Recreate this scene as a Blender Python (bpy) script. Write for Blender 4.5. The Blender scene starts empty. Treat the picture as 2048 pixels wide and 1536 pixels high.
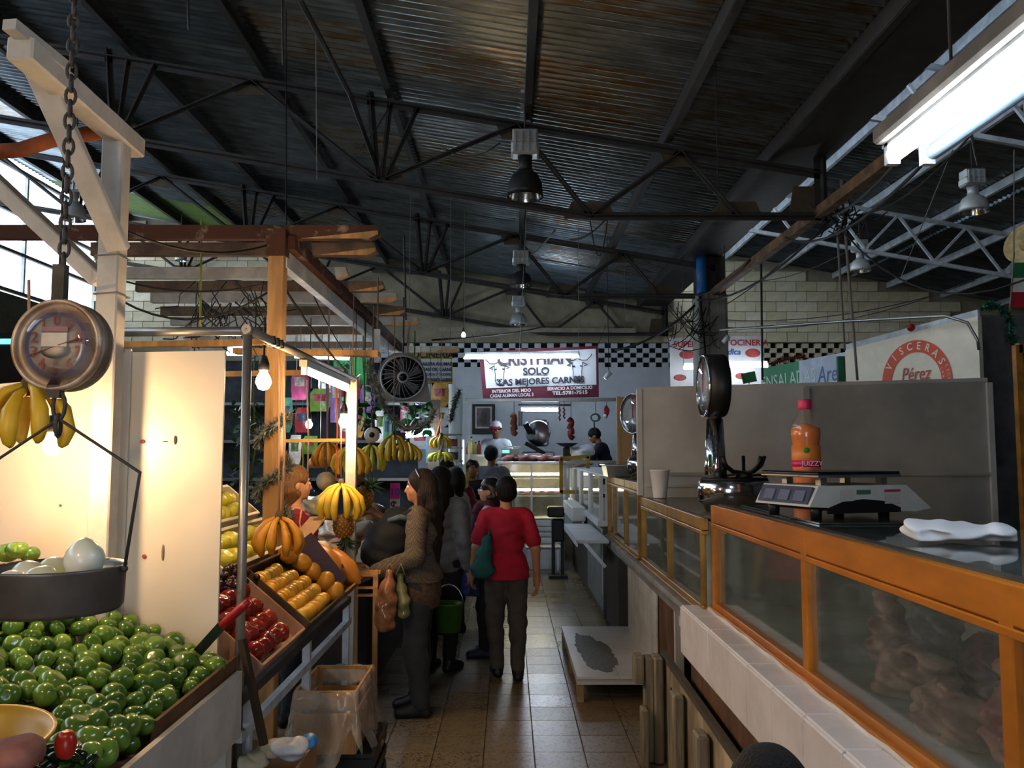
import bpy, bmesh, math, random
import numpy as np
from mathutils import Vector, Matrix, Euler, Quaternion, noise as mnoise
random.seed(7); np.random.seed(7)
sc = bpy.context.scene
C = sc.collection
PI = math.pi

# ---------------------------------------------------------------- camera
H, FPX, PITCH = 1.65, 1700.0, math.atan((903-768)/1700.0)
cd = bpy.data.cameras.new('camera'); cam = bpy.data.objects.new('camera', cd); C.objects.link(cam)
cd.sensor_width = 36.0; cd.lens = FPX/2048*36.0; cd.clip_start = 0.05; cd.clip_end = 200
cam.location = (0, 0, H); cam.rotation_euler = (PI/2+PITCH, 0, math.radians(-0.2))
sc.camera = cam
# ---------------------------------------------------------------- sky and exposure
w = bpy.data.worlds.new('sky'); sc.world = w; w.use_nodes = True
bg = w.node_tree.nodes['Background']
bg.inputs[0].default_value = (0.78, 0.88, 1.0, 1); bg.inputs[1].default_value = 6.5
sc.view_settings.view_transform = 'Standard'; sc.view_settings.look = 'None'
sc.view_settings.gamma = 1.0; sc.view_settings.use_curve_mapping = False
sc.view_settings.exposure = 0.0
sc.cycles.use_denoising = True
sc.cycles.use_adaptive_sampling = True; sc.cycles.adaptive_threshold = .035; sc.cycles.adaptive_min_samples = 16
sc.cycles.max_bounces = 6; sc.cycles.diffuse_bounces = 3; sc.cycles.glossy_bounces = 2
sc.cycles.transmission_bounces = 6; sc.cycles.transparent_max_bounces = 8
sc.cycles.caustics_reflective = False; sc.cycles.caustics_refractive = False
sc.cycles.sample_clamp_indirect = 3.0
# daylight openings: sampling portals in the two roof-light strips and an added rear opening that lights the foreground
def portal(loc, rot, sx, sy):
    l = bpy.data.lights.new('daylight_opening', 'AREA'); l.shape = 'RECTANGLE'; l.size = sx; l.size_y = sy
    l.cycles.is_portal = True
    o = bpy.data.objects.new('daylight_opening', l); C.objects.link(o); o.location = loc; o.rotation_euler = rot
portal((-8.15, 6.3, 5.25), (0, -PI/2, 0), 1.9, 20.4)
portal((3.15, 6.3, 5.2), (0, PI/2, 0), 1.0, 20.4)
portal((-.6, -4.05, 1.2), (PI/2, 0, 0), 1.7, 2.4)

# ---------------------------------------------------------------- pixel helpers (2048 x 1536 frame)
def P(px, py, Y):
    u = (px-1024)/FPX; v = (768-py)/FPX
    c, s = math.cos(PITCH), math.sin(PITCH)
    x, y, z = u, c - s*v, s + c*v
    a = math.radians(-0.2); x, y = x*math.cos(a)-y*math.sin(a), x*math.sin(a)+y*math.cos(a)
    t = Y/y
    return Vector((x*t, Y, H+z*t))
def PZ(px, py, z):
    p = P(px, py, 1.0); t = (z-H)/(p.z-H); return Vector((p.x*t, t, z))
def PX(px, py, X):
    p = P(px, py, 1.0); t = X/p.x; return Vector((X, t, H+(p.z-H)*t))

# ---------------------------------------------------------------- materials
MATS = {}
def lin(h):
    h = h.lstrip('#'); r = [int(h[i:i+2], 16)/255 for i in (0, 2, 4)]
    return tuple(c/12.92 if c <= .04045 else ((c+.055)/1.055)**2.4 for c in r)
def mat(key, hexc, rough=.6, metal=0., var=.12, scale=6., hex2=None, bump=0., bscale=40., spec=.5, trans=0., alpha=1., coat=0., sss=0., tex='noise', lo=.4, hi=.65, detail=4, stretch=None, ior=1.45):
    if key in MATS: return MATS[key]
    m = bpy.data.materials.new(key); m.use_nodes = True; MATS[key] = m
    nt = m.node_tree; N = nt.nodes; L = nt.links; b = N['Principled BSDF']
    c = lin(hexc)
    tc = N.new('ShaderNodeTexCoord'); mp = N.new('ShaderNodeMapping'); L.new(tc.outputs['Object'], mp.inputs[0])
    if stretch: mp.inputs['Scale'].default_value = stretch
    if var > 0 or hex2:
        if tex == 'voronoi':
            n = N.new('ShaderNodeTexVoronoi'); n.inputs['Scale'].default_value = scale; fo = n.outputs['Distance']
        elif tex == 'wave':
            n = N.new('ShaderNodeTexWave'); n.inputs['Scale'].default_value = scale; n.inputs['Distortion'].default_value = 4; n.inputs['Detail'].default_value = 3; fo = n.outputs['Fac']
        elif tex == 'check':
            n = N.new('ShaderNodeTexChecker'); n.inputs['Scale'].default_value = scale; fo = n.outputs['Fac']
        else:
            n = N.new('ShaderNodeTexNoise'); n.inputs['Scale'].default_value = scale; n.inputs['Detail'].default_value = detail; n.inputs['Roughness'].default_value = .65; fo = n.outputs['Fac']
        L.new(mp.outputs[0], n.inputs['Vector'])
        r = N.new('ShaderNodeValToRGB'); L.new(fo, r.inputs[0])
        c2 = lin(hex2) if hex2 else tuple(x*(1-var*2) for x in c)
        c1 = c if hex2 else tuple(min(1, x*(1+var*.6)) for x in c)
        r.color_ramp.elements[0].position = lo; r.color_ramp.elements[1].position = hi
        r.color_ramp.elements[0].color = (*c2, 1); r.color_ramp.elements[1].color = (*c1, 1)
        L.new(r.outputs[0], b.inputs['Base Color'])
    else: b.inputs['Base Color'].default_value = (*c, 1)
    b.inputs['Roughness'].default_value = rough; b.inputs['Metallic'].default_value = metal
    b.inputs['Specular IOR Level'].default_value = spec; b.inputs['IOR'].default_value = ior
    if trans: b.inputs['Transmission Weight'].default_value = trans
    if alpha < 1: b.inputs['Alpha'].default_value = alpha
    if coat: b.inputs['Coat Weight'].default_value = coat; b.inputs['Coat Roughness'].default_value = .08
    if sss: b.inputs['Subsurface Weight'].default_value = sss; b.inputs['Subsurface Radius'].default_value = (.02, .008, .004); b.inputs['Subsurface Scale'].default_value = 1
    if bump:
        n2 = N.new('ShaderNodeTexNoise'); n2.inputs['Scale'].default_value = bscale; n2.inputs['Detail'].default_value = 3; L.new(mp.outputs[0], n2.inputs['Vector'])
        bp = N.new('ShaderNodeBump'); bp.inputs['Strength'].default_value = bump; bp.inputs['Distance'].default_value = .01
        L.new(n2.outputs['Fac'], bp.inputs['Height']); L.new(bp.outputs[0], b.inputs['Normal'])
    return m
def emit(key, hexc, strength):
    if key in MATS: return MATS[key]
    m = bpy.data.materials.new(key); m.use_nodes = True; MATS[key] = m
    b = m.node_tree.nodes['Principled BSDF']; c = lin(hexc)
    b.inputs['Base Color'].default_value = (.8, .8, .8, 1)
    b.inputs['Emission Color'].default_value = (*c, 1); b.inputs['Emission Strength'].default_value = strength
    return m
def glassy(key, hexc, opac=.12, rough=.05, tint=.9, trl=False):
    # thin pane: mostly see-through with a glossy skin and a film of grime
    if key in MATS: return MATS[key]
    m = bpy.data.materials.new(key); m.use_nodes = True; MATS[key] = m
    nt = m.node_tree; N = nt.nodes; L = nt.links
    for n in list(N):
        if n.type != 'OUTPUT_MATERIAL': N.remove(n)
    out = [n for n in N if n.type == 'OUTPUT_MATERIAL'][0]
    c = lin(hexc)
    tr = N.new('ShaderNodeBsdfTransparent'); tr.inputs[0].default_value = (tint, tint, tint, 1)
    gl = N.new('ShaderNodeBsdfGlossy'); gl.inputs['Roughness'].default_value = rough; gl.inputs[0].default_value = (1, 1, 1, 1)
    df = N.new('ShaderNodeBsdfTranslucent' if trl else 'ShaderNodeBsdfDiffuse'); df.inputs[0].default_value = (*c, 1)
    ns = N.new('ShaderNodeTexNoise'); ns.inputs['Scale'].default_value = 3.; ns.inputs['Detail'].default_value = 5
    mr = N.new('ShaderNodeMapRange'); mr.inputs[1].default_value = .3; mr.inputs[2].default_value = .7; mr.inputs[3].default_value = opac*.5; mr.inputs[4].default_value = min(1, opac*1.5)
    L.new(ns.outputs['Fac'], mr.inputs[0])
    m1 = N.new('ShaderNodeMixShader'); L.new(mr.outputs[0], m1.inputs[0]); L.new(tr.outputs[0], m1.inputs[1]); L.new(df.outputs[0], m1.inputs[2])
    lw = N.new('ShaderNodeLayerWeight'); lw.inputs[0].default_value = .5
    pw = N.new('ShaderNodeMath'); pw.operation = 'POWER'; L.new(lw.outputs['Facing'], pw.inputs[0]); pw.inputs[1].default_value = 4.0
    ma = N.new('ShaderNodeMath'); ma.operation = 'MULTIPLY_ADD'; L.new(pw.outputs[0], ma.inputs[0]); ma.inputs[1].default_value = .8; ma.inputs[2].default_value = .045
    m2 = N.new('ShaderNodeMixShader'); L.new(ma.outputs[0], m2.inputs[0]); L.new(m1.outputs[0], m2.inputs[1]); L.new(gl.outputs[0], m2.inputs[2])
    L.new(m2.outputs[0], out.inputs[0])
    return m

# ---------------------------------------------------------------- mesh building
def rotm(r):
    if r is None: return Matrix.Identity(3)
    if isinstance(r, (int, float)): return Matrix.Rotation(r, 3, 'Z')
    if isinstance(r, Matrix): return r
    return Euler(r).to_matrix()
def frame(d, up=(0, 0, 1)):
    d = Vector(d).normalized(); u = Vector(up)
    if abs(d.dot(u)) > .98: u = Vector((0, 1, 0))
    x = u.cross(d).normalized(); y = d.cross(x)
    return x, y, d
class MB:
    def __init__(s): s.v = []; s.f = []; s.m = []; s.sm = []
    def add(s, vs, fs, mi=0, smooth=False):
        o = len(s.v); s.v += [tuple(v) for v in vs]
        for f in fs: s.f.append(tuple(i+o for i in f)); s.m.append(mi); s.sm.append(smooth)
        return s
    def box(s, c, d, r=None, mi=0, bev=0.):
        R = rotm(r); c = Vector(c); hx, hy, hz = d[0]/2, d[1]/2, d[2]/2
        b = min(bev, hx*.9, hy*.9, hz*.9)
        if b <= 0:
            vs = [R @ Vector((x*hx, y*hy, z*hz))+c for x in (-1, 1) for y in (-1, 1) for z in (-1, 1)]
            fs = [(0, 1, 3, 2), (4, 6, 7, 5), (0, 4, 5, 1), (2, 3, 7, 6), (0, 2, 6, 4), (1, 5, 7, 3)]
        else:
            # chamfered box: 24 verts
            idx = {}; vs = []
            for x in (-1, 1):
                for y in (-1, 1):
                    for z in (-1, 1):
                        for a in range(3):
                            p = [x*(hx-b), y*(hy-b), z*(hz-b)]; p[a] = (x*hx, y*hy, z*hz)[a]
                            idx[(x, y, z, a)] = len(vs); vs.append(R @ Vector(p)+c)
            fs = []
            def q(l): fs.append(tuple(idx[k] for k in l))
            for s_ in (-1, 1):
                o = [(-1, -1), (1, -1), (1, 1), (-1, 1)]
                if s_ < 0: o = o[::-1]
                q([(s_, a, b_, 0) for a, b_ in o]); q([(b_, s_, a, 1) for a, b_ in o]); q([(a, b_, s_, 2) for a, b_ in o])
                for t in (-1, 1):
                    e = [(s_, t, -1, 0), (s_, t, -1, 1), (s_, t, 1, 1), (s_, t, 1, 0)]; q(e if s_*t > 0 else e[::-1])
                    e = [(-1, s_, t, 1), (-1, s_, t, 2), (1, s_, t, 2), (1, s_, t, 1)]; q(e if s_*t > 0 else e[::-1])
                    e = [(t, -1, s_, 2), (t, -1, s_, 0), (t, 1, s_, 0), (t, 1, s_, 2)]; q(e if s_*t > 0 else e[::-1])
            for x in (-1, 1):
                for y in (-1, 1):
                    for z in (-1, 1):
                        e = [(x, y, z, 0), (x, y, z, 1), (x, y, z, 2)]; q(e if x*y*z > 0 else e[::-1])
        return s.add(vs, fs, mi)
    def bar(s, a, b, w, h, mi=0, up=(0, 0, 1), bev=0.):
        a = Vector(a); b = Vector(b); x, y, d = frame(b-a, up)
        R = Matrix((x, y, d)).transposed()
        return s.box((a+b)/2, (w, h, (b-a).length), R, mi, bev)
    def tube(s, pts, r, n=8, mi=0, cap=True, smooth=True):
        pts = [Vector(p) for p in pts]; k = len(pts)
        rs = r if isinstance(r, (list, tuple)) else [r]*k
        vs = []; fs = []; px_ = None
        for i, p in enumerate(pts):
            d = (pts[min(i+1, k-1)]-pts[max(i-1, 0)]).normalized()
            if px_ is None: x, y, _ = frame(d)
            else:
                x = px_-d*px_.dot(d)
                x = x.normalized() if x.length > 1e-6 else frame(d)[0]
                y = d.cross(x)
            px_ = x
            for j in range(n):
                a = 2*PI*j/n; vs.append(p+(x*math.cos(a)+y*math.sin(a))*rs[i])
        for i in range(k-1):
            for j in range(n):
                j2 = (j+1) % n; fs.append((i*n+j, i*n+j2, (i+1)*n+j2, (i+1)*n+j))
        s.add(vs, fs, mi, smooth)
        if cap:
            o = len(s.v)-len(vs)
            s.f.append(tuple(o+j for j in range(n-1, -1, -1))); s.m.append(mi); s.sm.append(False)
            s.f.append(tuple(o+(k-1)*n+j for j in range(n))); s.m.append(mi); s.sm.append(False)
        return s
    def lathe(s, prof, c=(0, 0, 0), axis=(0, 0, 1), n=24, mi=0, smooth=True, sx=1., sy=1.):
        c = Vector(c); x, y, d = frame(axis); vs = []; fs = []; k = len(prof)
        for (r, z) in prof:
            for j in range(n):
                a = 2*PI*j/n; vs.append(c+(x*math.cos(a)*sx+y*math.sin(a)*sy)*r+d*z)
        for i in range(k-1):
            for j in range(n):
                j2 = (j+1) % n; fs.append((i*n+j, i*n+j2, (i+1)*n+j2, (i+1)*n+j))
        if prof[0][0] > 1e-5: fs.append(tuple(range(n-1, -1, -1)))
        if prof[-1][0] > 1e-5: fs.append(tuple((k-1)*n+j for j in range(n)))
        return s.add(vs, fs, mi, smooth)
    def ball(s, c, r, n=12, m=8, mi=0, R=None, rs=(1, 1, 1)):
        R = rotm(R); c = Vector(c); vs = []; fs = []
        for i in range(1, m):
            t = PI*i/m
            for j in range(n):
                a = 2*PI*j/n; vs.append(c+R @ Vector((math.sin(t)*math.cos(a)*r*rs[0], math.sin(t)*math.sin(a)*r*rs[1], math.cos(t)*r*rs[2])))
        vs.append(c+R @ Vector((0, 0, r*rs[2]))); vs.append(c-R @ Vector((0, 0, r*rs[2]))); T = len(vs)-2; B = len(vs)-1
        for i in range(m-2):
            for j in range(n):
                j2 = (j+1) % n; fs.append((i*n+j, (i+1)*n+j, (i+1)*n+j2, i*n+j2))
        for j in range(n):
            j2 = (j+1) % n; fs.append((T, j, j2)); fs.append((B, (m-2)*n+j2, (m-2)*n+j))
        return s.add(vs, fs, mi, True)
    def prism(s, poly, dvec, mi=0):
        # polygon (3d points) swept by dvec
        a = [Vector(p) for p in poly]; d = Vector(dvec); n = len(a)
        vs = a+[p+d for p in a]
        fs = [tuple(range(n)), tuple(range(2*n-1, n-1, -1))]+[(i, i+n, (i+1) % n+n, (i+1) % n) for i in range(n)]
        return s.add(vs, fs, mi)
    def grid(s, fn, nu, nv, mi=0, smooth=True, thick=0.):
        vs = [Vector(fn(i/nu, j/nv)) for i in range(nu+1) for j in range(nv+1)]
        fs = [(i*(nv+1)+j, (i+1)*(nv+1)+j, (i+1)*(nv+1)+j+1, i*(nv+1)+j+1) for i in range(nu) for j in range(nv)]
        s.add(vs, fs, mi, smooth)
        return s
    def mesh(s, name, off=Vector((0, 0, 0)), mats=()):
        me = bpy.data.meshes.new(name)
        V = np.array(s.v, dtype=float) if s.v else np.zeros((0, 3)); V = V-np.array(off)
        me.from_pydata(V.tolist(), [], s.f)
        for m in mats: me.materials.append(m)
        if s.f:
            me.polygons.foreach_set('material_index', np.array(s.m, dtype=np.int32))
            me.polygons.foreach_set('use_smooth', np.array(s.sm, dtype=bool))
        me.update()
        return me
def base(mb):
    V = np.array(mb.v); return Vector(((V[:, 0].min()+V[:, 0].max())/2, (V[:, 1].min()+V[:, 1].max())/2, V[:, 2].min()))
def tag(o, label=None, cat=None, group=None, kind=None):
    if label: o['label'] = label
    if cat: o['category'] = cat
    if group: o['group'] = group
    if kind: o['kind'] = kind
    return o
def obj(name, mb, mats, parent=None, label=None, cat=None, group=None, kind=None, flip=True):
    mats = [mats] if not isinstance(mats, (list, tuple)) else list(mats)
    me = mb if isinstance(mb, bpy.types.Mesh) else None
    if me is None:
        off = base(mb) if parent is None else Vector((0, 0, 0))
        me = mb.mesh(name, off, mats)
        if flip:
            bm = bmesh.new(); bm.from_mesh(me); bmesh.ops.recalc_face_normals(bm, faces=bm.faces); bm.to_mesh(me); bm.free()
    else: off = Vector((0, 0, 0))
    o = bpy.data.objects.new(name, me); C.objects.link(o)
    if parent is not None:
        o.parent = parent; o.matrix_parent_inverse = parent.matrix_basis.inverted() if parent.type == 'EMPTY' or parent.parent is None else (parent.parent.matrix_basis @ parent.matrix_parent_inverse @ parent.matrix_basis).inverted()
    else: o.location = off
    return tag(o, label, cat, group, kind)
def thing(name, label, cat, loc=(0, 0, 0), group=None):
    o = bpy.data.objects.new(name, None); o.empty_display_size = .05; C.objects.link(o); o.location = loc
    return tag(o, label, cat, group)
def sub(name, mb, mats, part, label=None):
    # a sub-part: built in world coordinates under a part that is itself a world-coordinate child
    o = obj(name, mb, mats, None); o.data.transform(Matrix.Translation(o.location)); o.location = (0, 0, 0)
    o.parent = part
    root = part.parent
    o.matrix_parent_inverse = Matrix.Identity(4) if root is not None else part.matrix_basis.inverted()
    return tag(o, label)
def clone(o, parent=None):
    c = o.copy(); C.objects.link(c)
    if parent is not None: c.parent = parent; c.matrix_parent_inverse = o.matrix_parent_inverse.copy()
    for ch in list(o.children): clone(ch, c)
    return c
def text(name, s_, loc, xdir, ydir, size, m, parent, bold=0., align='CENTER', extrude=.0008, sx=1., shear=0.):
    cu = bpy.data.curves.new(name, 'FONT'); cu.body = s_; cu.size = size; cu.align_x = align; cu.align_y = 'CENTER'
    cu.extrude = extrude; cu.offset = bold*size; cu.resolution_u = 3; cu.shear = shear
    cu.materials.append(m)
    tmp = bpy.data.objects.new(name, cu); me = bpy.data.meshes.new_from_object(tmp); bpy.data.objects.remove(tmp)
    if not me.materials: me.materials.append(m)
    o = bpy.data.objects.new(name, me); C.objects.link(o)
    x = Vector(xdir).normalized(); y = Vector(ydir); y = (y-x*y.dot(x)).normalized(); z = x.cross(y)
    M = Matrix((x*sx, y, z)).transposed().to_4x4(); M.translation = Vector(loc)
    o.parent = parent
    o.matrix_parent_inverse = parent.matrix_basis.inverted() if parent.parent is None else Matrix.Identity(4)
    o.matrix_basis = M
    return o

# ---------------------------------------------------------------- implicit surfaces (bodies, cloth, meat, bags)
class Field:
    def __init__(s, lo, hi, h):
        s.h = h; s.lo = np.array(lo, float)-2*h
        n = np.ceil((np.array(hi, float)+2*h-s.lo)/h).astype(int)+1
        s.ax = [s.lo[i]+h*np.arange(n[i]) for i in range(3)]
        s.F = np.full(n, 1.0, np.float32)
    def win(s, lo, hi):
        return tuple(slice(max(0, int((lo[i]-s.lo[i])/s.h)), max(0, min(len(s.ax[i]), int((hi[i]-s.lo[i])/s.h)+2))) for i in range(3))
    def xyz(s, w):
        return s.ax[0][w[0]][:, None, None], s.ax[1][w[1]][None, :, None], s.ax[2][w[2]][None, None, :]
    def put(s, w, d, k, op):
        A = s.F[w]
        if op == 'add':
            hh = np.clip(.5+.5*(A-d)/k, 0, 1); s.F[w] = A+(d-A)*hh-k*hh*(1-hh)
        else:
            d = -d; hh = np.clip(.5-.5*(A-d)/k, 0, 1); s.F[w] = A+(d-A)*hh+k*hh*(1-hh)
    def cone(s, a, b, ra, rb, k=.015, sc_=(1, 1, 1), op='add'):
        a = np.array(a, float); b = np.array(b, float); S = np.array(sc_, float); R = max(ra, rb)*S.max()+2.5*k+2*s.h
        w = s.win(np.minimum(a, b)-R, np.maximum(a, b)+R); x, y, z = s.xyz(w)
        if 0 in s.F[w].shape: return
        a_ = a/S; ba = b/S-a_; L2 = max(ba@ba, 1e-9)
        x = x/S[0]-a_[0]; y = y/S[1]-a_[1]; z = z/S[2]-a_[2]
        t = np.clip((x*ba[0]+y*ba[1]+z*ba[2])/L2, 0, 1)
        d = np.sqrt((x-ba[0]*t)**2+(y-ba[1]*t)**2+(z-ba[2]*t)**2)-(ra+(rb-ra)*t)
        s.put(w, (d*S.min()).astype(np.float32), k, op)
    def ell(s, c, r, k=.015, R=None, op='add'):
        c = np.array(c, float); r = np.array(r, float); B = r.max()+2.5*k+2*s.h
        w = s.win(c-B, c+B); x, y, z = s.xyz(w)
        if 0 in s.F[w].shape: return
        x = x-c[0]; y = y-c[1]; z = z-c[2]
        if R is not None:
            R = np.array(rotm(R)).T; x, y, z = (R[0, 0]*x+R[0, 1]*y+R[0, 2]*z, R[1, 0]*x+R[1, 1]*y+R[1, 2]*z, R[2, 0]*x+R[2, 1]*y+R[2, 2]*z)
        k0 = np.sqrt((x/r[0])**2+(y/r[1])**2+(z/r[2])**2); k1 = np.sqrt((x/r[0]**2)**2+(y/r[1]**2)**2+(z/r[2]**2)**2)+1e-9
        s.put(w, (k0*(k0-1)/k1).astype(np.float32), k, op)
    def plane(s, n, d):       # keep the side where n.p <= d
        x, y, z = s.xyz((slice(None),)*3); s.F = np.maximum(s.F, (n[0]*x+n[1]*y+n[2]*z-d).astype(np.float32))
    def ripple(s, amp, f=38., seed=0):
        x, y, z = s.xyz((slice(None),)*3); q = seed*1.7
        s.F = s.F+(amp*(np.sin(f*(z+.35*x)+2.2*np.sin(11*x+q)+1.5*np.sin(13*y+q))*np.sin(f*.42*(x-y)+q+2*np.sin(7*z))+.5*np.sin(f*1.9*(z-.3*y)+3*np.sin(9*x-q)))).astype(np.float32)
    def mesh(s):
        F = s.F; F[[0, -1]] = 1; F[:, [0, -1]] = 1; F[:, :, [0, -1]] = 1
        S = F < 0; n = F.shape
        cnt = np.zeros((n[0]-1, n[1]-1, n[2]-1), np.int8)
        for i in (0, 1):
            for j in (0, 1):
                for k in (0, 1): cnt += S[i:n[0]-1+i, j:n[1]-1+j, k:n[2]-1+k]
        act = (cnt > 0) & (cnt < 8); I, J, K = np.nonzero(act); N = len(I)
        idx = np.full(act.shape, -1, np.int64); idx[act] = np.arange(N)
        acc = np.zeros((N, 3)); wt = np.zeros(N)
        for ax in range(3):
            o = [a for a in range(3) if a != ax]
            for u in (0, 1):
                for v in (0, 1):
                    c = [0, 0, 0]; c[o[0]] = u; c[o[1]] = v; e = list(c); e[ax] = 1
                    fa = F[I+c[0], J+c[1], K+c[2]]; fb = F[I+e[0], J+e[1], K+e[2]]
                    m = (fa < 0) != (fb < 0); t = np.where(m, fa/np.where(m, fa-fb, 1), 0)
                    p = np.tile(np.array(c, float), (N, 1)); p[:, ax] = t
                    acc[m] += p[m]; wt[m] += 1
        V = s.lo+s.h*(np.stack([I, J, K], 1)+acc/wt[:, None])
        faces = []
        for ax in range(3):
            o = [(ax+1) % 3, (ax+2) % 3]
            sl0 = [slice(None)]*3; sl1 = [slice(None)]*3; sl0[ax] = slice(0, n[ax]-1); sl1[ax] = slice(1, n[ax])
            d = S[tuple(sl0)] != S[tuple(sl1)]; E = np.array(np.nonzero(d)).T
            ok = (E[:, o[0]] > 0) & (E[:, o[1]] > 0) & (E[:, o[0]] < n[o[0]]-1) & (E[:, o[1]] < n[o[1]]-1); E = E[ok]
            ins = S[E[:, 0], E[:, 1], E[:, 2]]; q = []
            for (a, b) in ((-1, -1), (0, -1), (0, 0), (-1, 0)):
                c = E.copy(); c[:, o[0]] += a; c[:, o[1]] += b; q.append(idx[c[:, 0], c[:, 1], c[:, 2]])
            q = np.stack(q, 1); q[~ins] = q[~ins][:, ::-1]; faces.append(q)
        return V, np.concatenate(faces)
def fmesh(name, fld, mats, M=None, pick=None):
    V, Q = fld.mesh()
    if M is not None: A = np.array(M); Vw = V@A[:3, :3].T+A[:3, 3]
    else: Vw = V
    me = bpy.data.meshes.new(name)
    me.vertices.add(len(Vw)); me.vertices.foreach_set('co', Vw.astype(np.float32).ravel())
    me.loops.add(Q.size); me.loops.foreach_set('vertex_index', Q.astype(np.int32).ravel())
    me.polygons.add(len(Q)); me.polygons.foreach_set('loop_start', np.arange(0, Q.size, 4, dtype=np.int32)); me.polygons.foreach_set('loop_total', np.full(len(Q), 4, np.int32))
    for m in (mats if isinstance(mats, (list, tuple)) else [mats]): me.materials.append(m)
    me.polygons.foreach_set('use_smooth', np.ones(len(Q), bool))
    if pick is not None: me.polygons.foreach_set('material_index', pick(V[Q].mean(1)).astype(np.int32))
    me.update(calc_edges=True); me.validate()
    return me
def fobj(name, fld, mats, parent=None, M=None, pick=None, label=None, cat=None, group=None, kind=None):
    me = fmesh(name, fld, mats, M, pick)
    o = bpy.data.objects.new(name, me); C.objects.link(o)
    if parent is not None:
        o.parent = parent; o.matrix_parent_inverse = parent.matrix_basis.inverted()
    else:
        n = len(me.vertices); V = np.zeros(n*3, np.float32); me.vertices.foreach_get('co', V); V = V.reshape(-1, 3)
        off = Vector(((V[:, 0].min()+V[:, 0].max())/2, (V[:, 1].min()+V[:, 1].max())/2, V[:, 2].min())); me.transform(Matrix.Translation(-off)); o.location = off
    return tag(o, label, cat, group, kind)
# ================================================================= MATERIALS
m_terr = mat('terrazzo', 'a9997f', .32, var=0, hex2='7d6a52', scale=90, lo=.38, hi=.52, detail=2)
m_grout = mat('grout', '5d5448', .8)
m_zinc = [mat('galvanised_sheet', '8c979c', .28, .8, var=.2, scale=3, stretch=(.6, 3, 1)),
          mat('galvanised_sheet_dull', '5e676b', .42, .65, var=.2, scale=3, stretch=(.6, 3, 1)),
          mat('galvanised_sheet_glint', '9aa2a6', .24, .9, var=.18, scale=4, stretch=(.6, 3, 1), hex2='85745c', lo=.40, hi=.58)]  # brown-gold tint stands in for warm lamplight reflected on the sheets
m_fibre = mat('green_fibreglass', '5a742e', .5, trans=.0)
m_steel = mat('dark_steel', '55493c', .6, .2, var=.25, scale=8, hex2='3a3836', lo=.55, hi=.75)
m_steelw = mat('white_and_lit_steel', 'c9d2d6', .5, 0, var=.15)
m_rust = mat('rusty_steel', '8f7c68', .8, .1, var=.3, scale=9, hex2='4e2d1a', lo=.56, hi=.68)
m_cream = mat('cream_paint', 'd9d0b0', .75, var=.12, scale=2.5)
m_white = mat('white_paint', 'd4dadf', .6, var=.06, scale=2)
m_dim = mat('dark_wall', '5b5750', .9)
m_conc = mat('grey_concrete', '8e8b83', .8, var=.15, scale=5)
m_blue = mat('blue_enamel', '2b6fb0', .45)
m_black = mat('black_plastic', '151515', .45, var=.1)
m_wire = mat('wire_black', '1b1a19', .6, var=0)
m_wireg = mat('wire_grey', '77736c', .6, var=0)
m_lamp = mat('lamp_housing', 'b9bcb8', .4, .3)
m_lampin = mat('lamp_reflector', 'd8d8d8', .18, 1., var=.05)
m_lampout = mat('lamp_shell', '2a2a2a', .5, .2)
m_tube = emit('fluorescent_tube', 'dcebff', 75.)
m_tubeoff = mat('unlit_tube', '6f8088', .2, var=.02)

# ================================================================= STRUCTURE
def zroof(X): return 4.60+.168*(2.5-X)
YF, YB = -4.0, 16.4
fl = MB().box((1, 6.4, -.06), (19.4, 21.2, .1)); floor = obj('floor', fl, m_grout, kind='structure', label='speckled terrazzo tile floor of the market aisle')
TS = .276
tm = MB().box((0, 0, 0), (TS-.004, TS-.004, .012), bev=.0015)
tme = [tm.mesh('tile', mats=[mat('terrazzo_%d' % i, h1, r, var=0, hex2=h2, scale=70, lo=.36, hi=.50, detail=3)]) for i, (h1, h2, r) in enumerate((('887961', '4c3e2b', .28), ('827359', '483b2a', .31), ('85765e', '4f412e', .26)))]
for i in range(-5, 5):
    for j in range(30):
        o = bpy.data.objects.new('floor_tile', random.choice(tme)); C.objects.link(o); o.parent = floor
        o.matrix_parent_inverse = floor.matrix_basis.inverted()
        o.location = (.138+i*TS+TS/2-TS, 3.86+j*TS, -.006+random.uniform(-.0008, .0008))
rest = MB()
for (x0, x1, y0, y1) in ((-8.6, -1.38-.0, YF, YB), (1.38-.138*0-.138, 10.6, YF, YB), (-1.38, 1.242, YF, 3.72), (-1.38, 1.242, 12.02, YB)):
    rest.box(((x0+x1)/2, (y0+y1)/2, -.006), (x1-x0, y1-y0, .011))
obj('floor_finish', rest, mat('terrazzo_plain', '827359', .33, var=0, hex2='483b2a', scale=70, lo=.36, hi=.50, detail=3), floor)

# roof of the main bay: purlins and single corrugated sheets
ceiling = thing('ceiling', 'dark corrugated metal roof over the aisle', 'roof', (0, 6, 4.6)); ceiling['kind'] = 'structure'; del ceiling['category']
PUR = [2.5, 1.5, .15, -1.18, -2.38, -3.68, -4.95, -6.2, -7.5]
for X in PUR:
    z = zroof(X)
    b = MB(); b.box((X, 6.3, z-.075), (.012, 20.6, .14)); b.box((X+.03, 6.3, z-.148), (.06, 20.6, .012)); b.box((X+.03, 6.3, z-.006), (.06, 20.6, .012))
    obj('purlin', b, m_steel, ceiling)
PITCHC = .105
def sheet_mesh(L, nw, amp=.023):
    b = MB(); n = nw*8; th = math.atan(.168)
    def fn(u, v):
        y = v*nw*PITCHC; s_ = math.sin(2*PI*y/PITCHC); return (u*L, y, amp*s_)
    b.grid(fn, 1, n); return b
SH = {}
xs = [2.62, .15, -2.38, -4.95, -8.0]
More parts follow.
